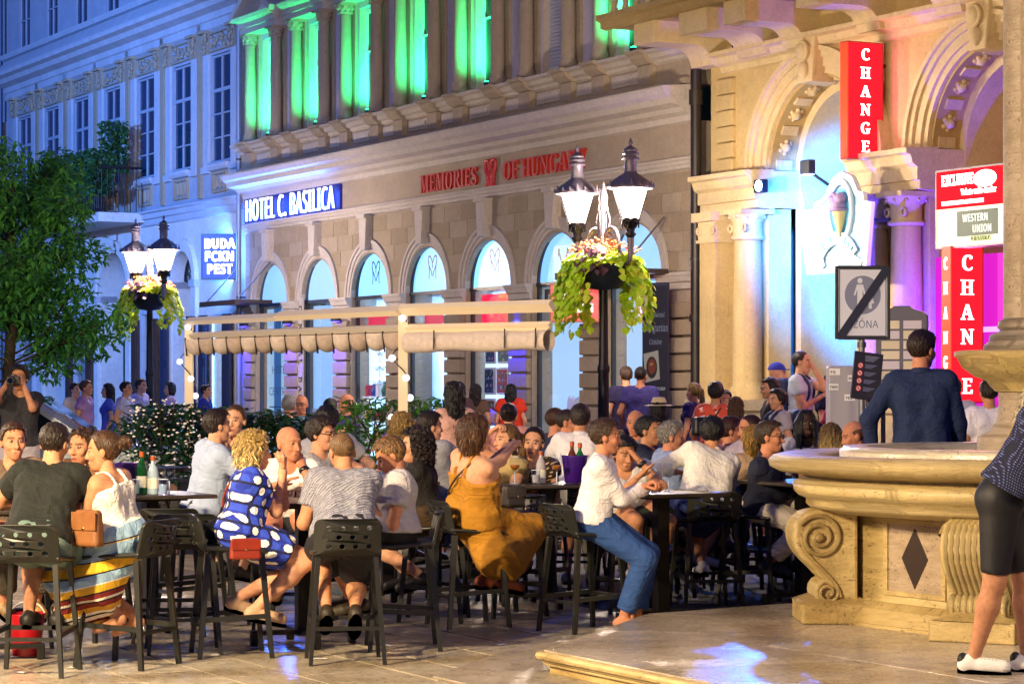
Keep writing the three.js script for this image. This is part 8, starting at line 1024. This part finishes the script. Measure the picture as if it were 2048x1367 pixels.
// ---- left and far people
const cam = person({ label: 'man in a dark and white shirt photographing with a camera at the left edge', at: [38, 757, 26.4], yaw: 18, look: -24, hair: ['full', BK], hs: 9, top: { c: 0x2c2c30, s: 0.6, hem: 0.05 }, low: { kind: 'shorts', c: 0xb8b0b4 }, skin: 'tan', arms: { l: 'camera', r: 'camera' }, shoe: 0x6a6a6a });
{ const p = cam.world(V(0, -0.02, 0.2).applyMatrix4(cam.hm)), t = thing('camera', 'black camera held up to the eye of the man at the left edge', 'camera', p, (18 - 24) * RAD); put('camera_body', [rbox(0.14, 0.09, 0.06, 0.012, 0, 0, 0), rbox(0.05, 0.03, 0.05, 0.008, 0, 0.055, 0)], M(0x141416, 0.4), t); put('lens', [cyl(0.036, 0.04, 0.09, 0, 0, 0.07, 20, Math.PI / 2)], M(0x1c1c20, 0.3), t); put('front_glass', cyl(0.03, 0.03, 0.004, 0, 0, 0.117, 20, Math.PI / 2), M(0x0a1020, 0.02), t); }
const pass = [[150, 780, 41, 'person in a white shirt in the doorway left of the archway', 0xd0b8a0, 0x3a2c28, 60, 0, 'short', BK], [172, 776, 38.5, 'walker in a lilac shirt and dark shorts in front of the archway', 0xa884c0, 0x241c2c, 80, 0, 'short', 0x7a5a40], [214, 782, 40, 'walker with dark hair in a blue dress in the archway', 0x4a5ac0, 0x3048b0, -80, 1, 'long', BK], [252, 778, 39, 'walker in a white shirt and pale trousers left of the left lamp post', 0xb8b8e0, 0x9a90b8, 75, 0, 'short', BR], [282, 772, 41.5, 'walker in a pale violet shirt just behind the left lamp post', 0xb0a8d8, 0x5a5a88, 70, 0, 'short', BR], [338, 778, 42.5, 'walker in a pinkish shirt right of the left lamp post', 0xc8a8c0, 0x3a3a60, -75, 1, 'bob', BR], [412, 782, 41, 'walker in a dark blue shirt near the lit shop door', 0x1c2c9c, 0x1a2048, 80, 0, 'short', BK]];
for (const [x, y, d, label, c, lc, yaw, fem, h, hc] of pass) person({ label, at: [x, y, d], yaw, fem, hair: [h, hc], top: { c, s: 0.55 }, low: { kind: fem ? 'trousers' : 'shorts', c: lc }, shoe: 0x6a6a6a, step: 0.2 });
for (const [x, y, d, label, c, yaw, h, hc] of [[578, 812, 29.5, 'grey haired man seen from behind beyond the hedge, left of the pair', 0x6a8ab0, 170, 'short', 0xa0a0a4], [602, 810, 30, 'bald man with glasses facing the camera beyond the hedge', 0x4a5a80, -10, 'bald', BK], [660, 818, 30, 'dark haired person seen from behind beyond the hedge', 0x3a4a70, 175, 'short', BK], [692, 808, 29.6, 'bald man looking left beyond the hedge', 0x5a4a90, -50, 'bald', BK]]) person({ label, at: [x, y, d], seat: [x + 2, d], yaw, hair: [h, hc], glasses: h === 'bald' && x < 650, top: { c, s: 0.5 }, low: { kind: 'trousers', c: 0x2a2a34 }, skin: 'red', arms: { l: 'table', r: 'table' }, shoe: 0x2a2018, size: 1 });
for (const [x, d, l] of [[580, 29.5, 'grey haired man beyond the hedge'], [604, 30, 'bald man with glasses beyond the hedge'], [662, 30, 'dark haired person beyond the hedge'], [694, 29.6, 'bald man beyond the hedge']]) { const o = S_(x, d, 180, 'perforated dark bar stool under the ' + l); }
person({ label: 'woman in an orange red dress with long dark hair before the poster window', at: [1022, 784, 36], yaw: 172, fem: 1, hair: ['long', BK], top: { c: 0xe03818, s: 0.5, kind: 'dress_top', hem: -0.05, off: 0.03 }, low: { kind: 'skirt', c: 0xe03818, len: 0.1, flare: 0.13 }, shoe: 0x6a6a6a });
person({ label: 'woman with long dark hair in a brown top before the poster window', at: [952, 784, 36], yaw: 166, fem: 1, hair: ['long', 0x2a1810], top: { c: 0x6a5040, s: 0.5 }, low: { kind: 'trousers', c: 0x3a3030 }, shoe: 0x6a6a6a });
person({ label: 'woman with black hair in a striped dark top left of the brown top', at: [918, 780, 35.4], yaw: 190, fem: 1, hair: ['long', BK], top: { c: 0x4a3038, s: 0.5 }, low: { kind: 'trousers', c: 0x30283a }, shoe: 0x6a6a6a });
person({ label: 'man in a dark purple blue shirt with headphones right of the lamp post', at: [1252, 752, 32.4], yaw: 192, hair: ['short', 0x6a5040], top: { c: 0x2c2450, s: 0.55 }, low: { kind: 'shorts', c: 0x8a7a60 }, skin: 'fair', shoe: 0x6a6a6a });
person({ label: 'man in a violet shirt walking beside the menu banner', at: [1282, 752, 31.6], yaw: 160, hair: ['crop', BR], top: { c: 0x3c3478, s: 0.55 }, low: { kind: 'trousers', c: 0x2a2848 }, skin: 'red', shoe: 0x6a6a6a });
person({ label: 'person wearing a straw hat with a black band right of the menu banner', at: [1318, 822, 25.6], yaw: 166, hair: ['bob', BK], hat: 1, top: { c: 0x1c1a1c, s: 0.5 }, low: { kind: 'trousers', c: 0x22222a }, shoe: 0x2a2018 });
// ---- mannequin in the shop
{ const t = thing('mannequin', 'shop window mannequin in a dark waistcoat and hat with one arm raised', 'mannequin', fac(-7.75, 0.3, -0.75), FRY + 0.5); const B = [bone(V(-0.07, 0.95, 0), V(0.07, 0.95, 0), 0.12), bone(V(-0.08, 1.3, 0), V(0.08, 1.3, 0), 0.12), bone(V(0, 0.95, 0), V(0, 1.3, 0), 0.13), bone(V(-0.08, 0.9, 0), V(-0.1, 0.08, 0), 0.085, 0.05), bone(V(0.08, 0.9, 0), V(0.1, 0.08, 0), 0.085, 0.05), bone(V(-0.16, 1.38, 0), V(-0.3, 1.12, 0.05), 0.055, 0.05), bone(V(-0.3, 1.12, 0.05), V(-0.26, 0.9, 0.14), 0.05, 0.04), bone(V(0.16, 1.38, 0), V(0.38, 1.34, 0.1), 0.055, 0.05), bone(V(0.38, 1.34, 0.1), V(0.2, 1.56, 0.14), 0.05, 0.04), bone(V(0, 1.4, 0), V(0, 1.52, 0), 0.05)]; const [lo, hi] = boundsOf(B, 0.03); const g = nets(bones(B, 0.04), lo, hi, 0.022); boxUV2(g); put('body', g, M(0xd8dce4, 0.6), t); put('head', headGeo(0, 0.0085).clone().translate(0, 1.63, 0.02), M(0xd0b8a8, 0.5), t); const W = [bone(V(-0.07, 0.92, 0), V(0.07, 0.92, 0), 0.14), bone(V(-0.08, 1.33, 0), V(0.08, 1.33, 0), 0.135), bone(V(0, 0.95, 0), V(0, 1.3, 0), 0.15)], [l2, h2] = boundsOf(W, 0.03); const w = nets(bones(W, 0.03), l2, h2, 0.022); boxUV2(w); put('waistcoat', w, M(0x16204a, 0.7), t); put('hat', [lathe([[0, 1.83], [0.09, 1.82], [0.1, 1.7], [0.16, 1.69], [0.17, 1.71], [0.1, 1.72]], 20)], M(0x141418, 0.7), t); }
{ const t = thing('shirt_display', 'pale pink printed shirt on a hanger in front of the poster window', 'shirt', fac(-5.2, 0.75, 0.35), FRY + 0.3); put('shirt', ext(shape([[-0.2, 0], [0.2, 0], [0.2, 0.42], [0.34, 0.36], [0.38, 0.48], [0.14, 0.62], [0.06, 0.58], [-0.06, 0.58], [-0.14, 0.62], [-0.38, 0.48], [-0.34, 0.36], [-0.2, 0.42]]), 0.05, 0.015), M(0xd8a8d0, 0.8), t); put('hanger', [tf(new THREE.TorusGeometry(0.04, 0.006, 6, 14, 4.4), 0, 0.72, 0.02), bar([0, 0.68, 0.02], [0.15, 0.61, 0.02], 0.012), bar([0, 0.68, 0.02], [-0.15, 0.61, 0.02], 0.012)], M(0x202020, 0.5), t); put('stand', [cyl(0.012, 0.012, 1.3, 0, -0.1, -0.03, 8), cyl(0.15, 0.16, 0.03, 0, -0.56, -0.03, 18)], M(0x303030, 0.5), t); }
// ---- empty stools, bags, bucket
S_(366, 15.9, 190, 'empty perforated bar stool right of the striped skirt, shiny blue backrest'); S_(338, 16.6, 185, 'empty perforated bar stool behind the stool with the shiny blue backrest'); S_(372, 18.0, 120, 'perforated bar stool, empty, right below the light blue shirt');
S_(1010, 18.4, -60, 'empty perforated bar stool between the mustard dress and the smiling woman'); S_(1600, 19.6, 180, 'empty perforated bar stool beside the fountain foot'); S_(1350, 20.6, 180, 'empty perforated bar stool behind the blue shorts');
function bag(px, py, d, yaw, w, h, dp, c, label, name = 'handbag') { const p = atPx(px, py, d), t = thing(name, label, 'bag', p, yaw * RAD); const g = rbox(w, h, dp, Math.min(dp, h) * 0.3, 0, 0, 0); const q = g.attributes.position; for (let i = 0; i < q.count; i++) { const y = q.getY(i) / h + 0.5; q.setX(i, q.getX(i) * (1 - 0.12 * y)); q.setZ(i, q.getZ(i) * (1.1 - 0.4 * y)); } g.computeVertexNormals(); put('bag_body', g, M(c, 0.4, { map: T.cloth }), t); const fl = rbox(w * 0.92, h * 0.5, 0.012, 0.005, 0, h * 0.2, dp * 0.5); put('flap', fl, M(c, 0.35, { map: T.cloth }), t); put('clasp', ball(0.01, 0, h * 0.0, dp * 0.53, 1, 1, 0.6, 8), M(0xd8b860, 0.2, { metalness: 1 }), t); return t; }
bag(490, 1097, 15.35, 20, 0.2, 0.13, 0.06, 0x8a2c16, 'small red brown leather shoulder bag hanging at the flowered dress');
bag(1026, 992, 17.2, 50, 0.2, 0.16, 0.08, 0x2a2012, 'dark shoulder bag hanging at the side of the mustard dress');
bag(176, 1056, 14.8, -30, 0.2, 0.22, 0.09, 0x8a5a34, 'tan leather tote bag on the lap of the woman in the striped skirt', 'tote_bag');
bag(1408, 852, 26.15, 200, 0.26, 0.2, 0.12, 0x14120f, 'black shoulder bag carried by the man in the red flowered shirt', 'shoulder_bag');
{ const p = basePx(52, 15.6), t = thing('waste_bucket', 'red plastic bucket standing on the paving under the leftmost stool', 'bucket', p); put('pail', lathe([[0, 0.01], [0.085, 0.01], [0.115, 0.26], [0.125, 0.27], [0.115, 0.275], [0.108, 0.26], [0.08, 0.02], [0, 0.02]], 28), M(0x9a0c18, 0.4), t); put('handle', tf(new THREE.TorusGeometry(0.115, 0.005, 6, 20, Math.PI), 0, 0.24, 0, -0.5, 0, 0), M(0xb0b0b0, 0.3), t); }
{ const p = atPx(1026, 894, 19.15), t = thing('phone', 'small lit phone held by the woman with the blond ponytail', 'phone', p, 2.2); put('phone_body', rbox(0.07, 0.13, 0.008, 0.003, 0, 0, 0, -0.3), M(0x101014, 0.3), t); put('screen', tf(new THREE.PlaneGeometry(0.06, 0.115), 0, 0.002, 0.0055, -0.3), glow(new THREE.Color(0.2, 0.4, 1), 1.2), t); }
{ const p = atPx(430, 905, 21.6), t = thing('side_table', 'black round occasional table left of the light blue shirt', 'table', V(p.x - 0.55, 0, p.z)); put('tabletop', cyl(0.32, 0.32, 0.03, 0, 0.97, 0, 32), tableLeg, t); put('leg', [cyl(0.03, 0.03, 0.95, 0, 0.48, 0, 10), cyl(0.22, 0.24, 0.03, 0, 0.015, 0, 24)], tableLeg, t); }
for (let k = 0; k < 9; k++) { const [x, y, l] = [[640, 1318, 'receipt scrap right of the table base'], [505, 1296, 'receipt scrap left of the table base'], [40, 1345, 'paper scrap at the lower left edge'], [150, 1335, 'paper scrap in front of the leftmost stool'], [780, 1292, 'receipt scrap right of the patterned shirt stool'], [250, 1275, 'napkin scrap under the striped skirt stool'], [430, 1310, 'napkin scrap in front of the flowered dress stool'], [880, 1260, 'paper scrap in the centre of the paving'], [1000, 1290, 'paper scrap near the platform corner']][k], d = 8500 / (y - 768), p = atPx(x, y, d), t = thing('paper_scrap', 'small pale ' + l, 'litter', V(p.x, 0.004, p.z), k * 1.3); const g = new THREE.PlaneGeometry(0.09, 0.05, 5, 3).rotateX(-Math.PI / 2), q = g.attributes.position; for (let i = 0; i < q.count; i++) q.setY(i, 0.006 * Math.abs(Math.sin(q.getX(i) * 60 + k) * Math.cos(q.getZ(i) * 50))); g.computeVertexNormals(); put('paper', g, M(0xd8d4cc, 0.8), t); }
// ---------- shadows everywhere, draw ----------
scene.traverse((o) => { if (o.isMesh) { o.castShadow = true; o.receiveShadow = true; } });
renderer.render(scene, camera);
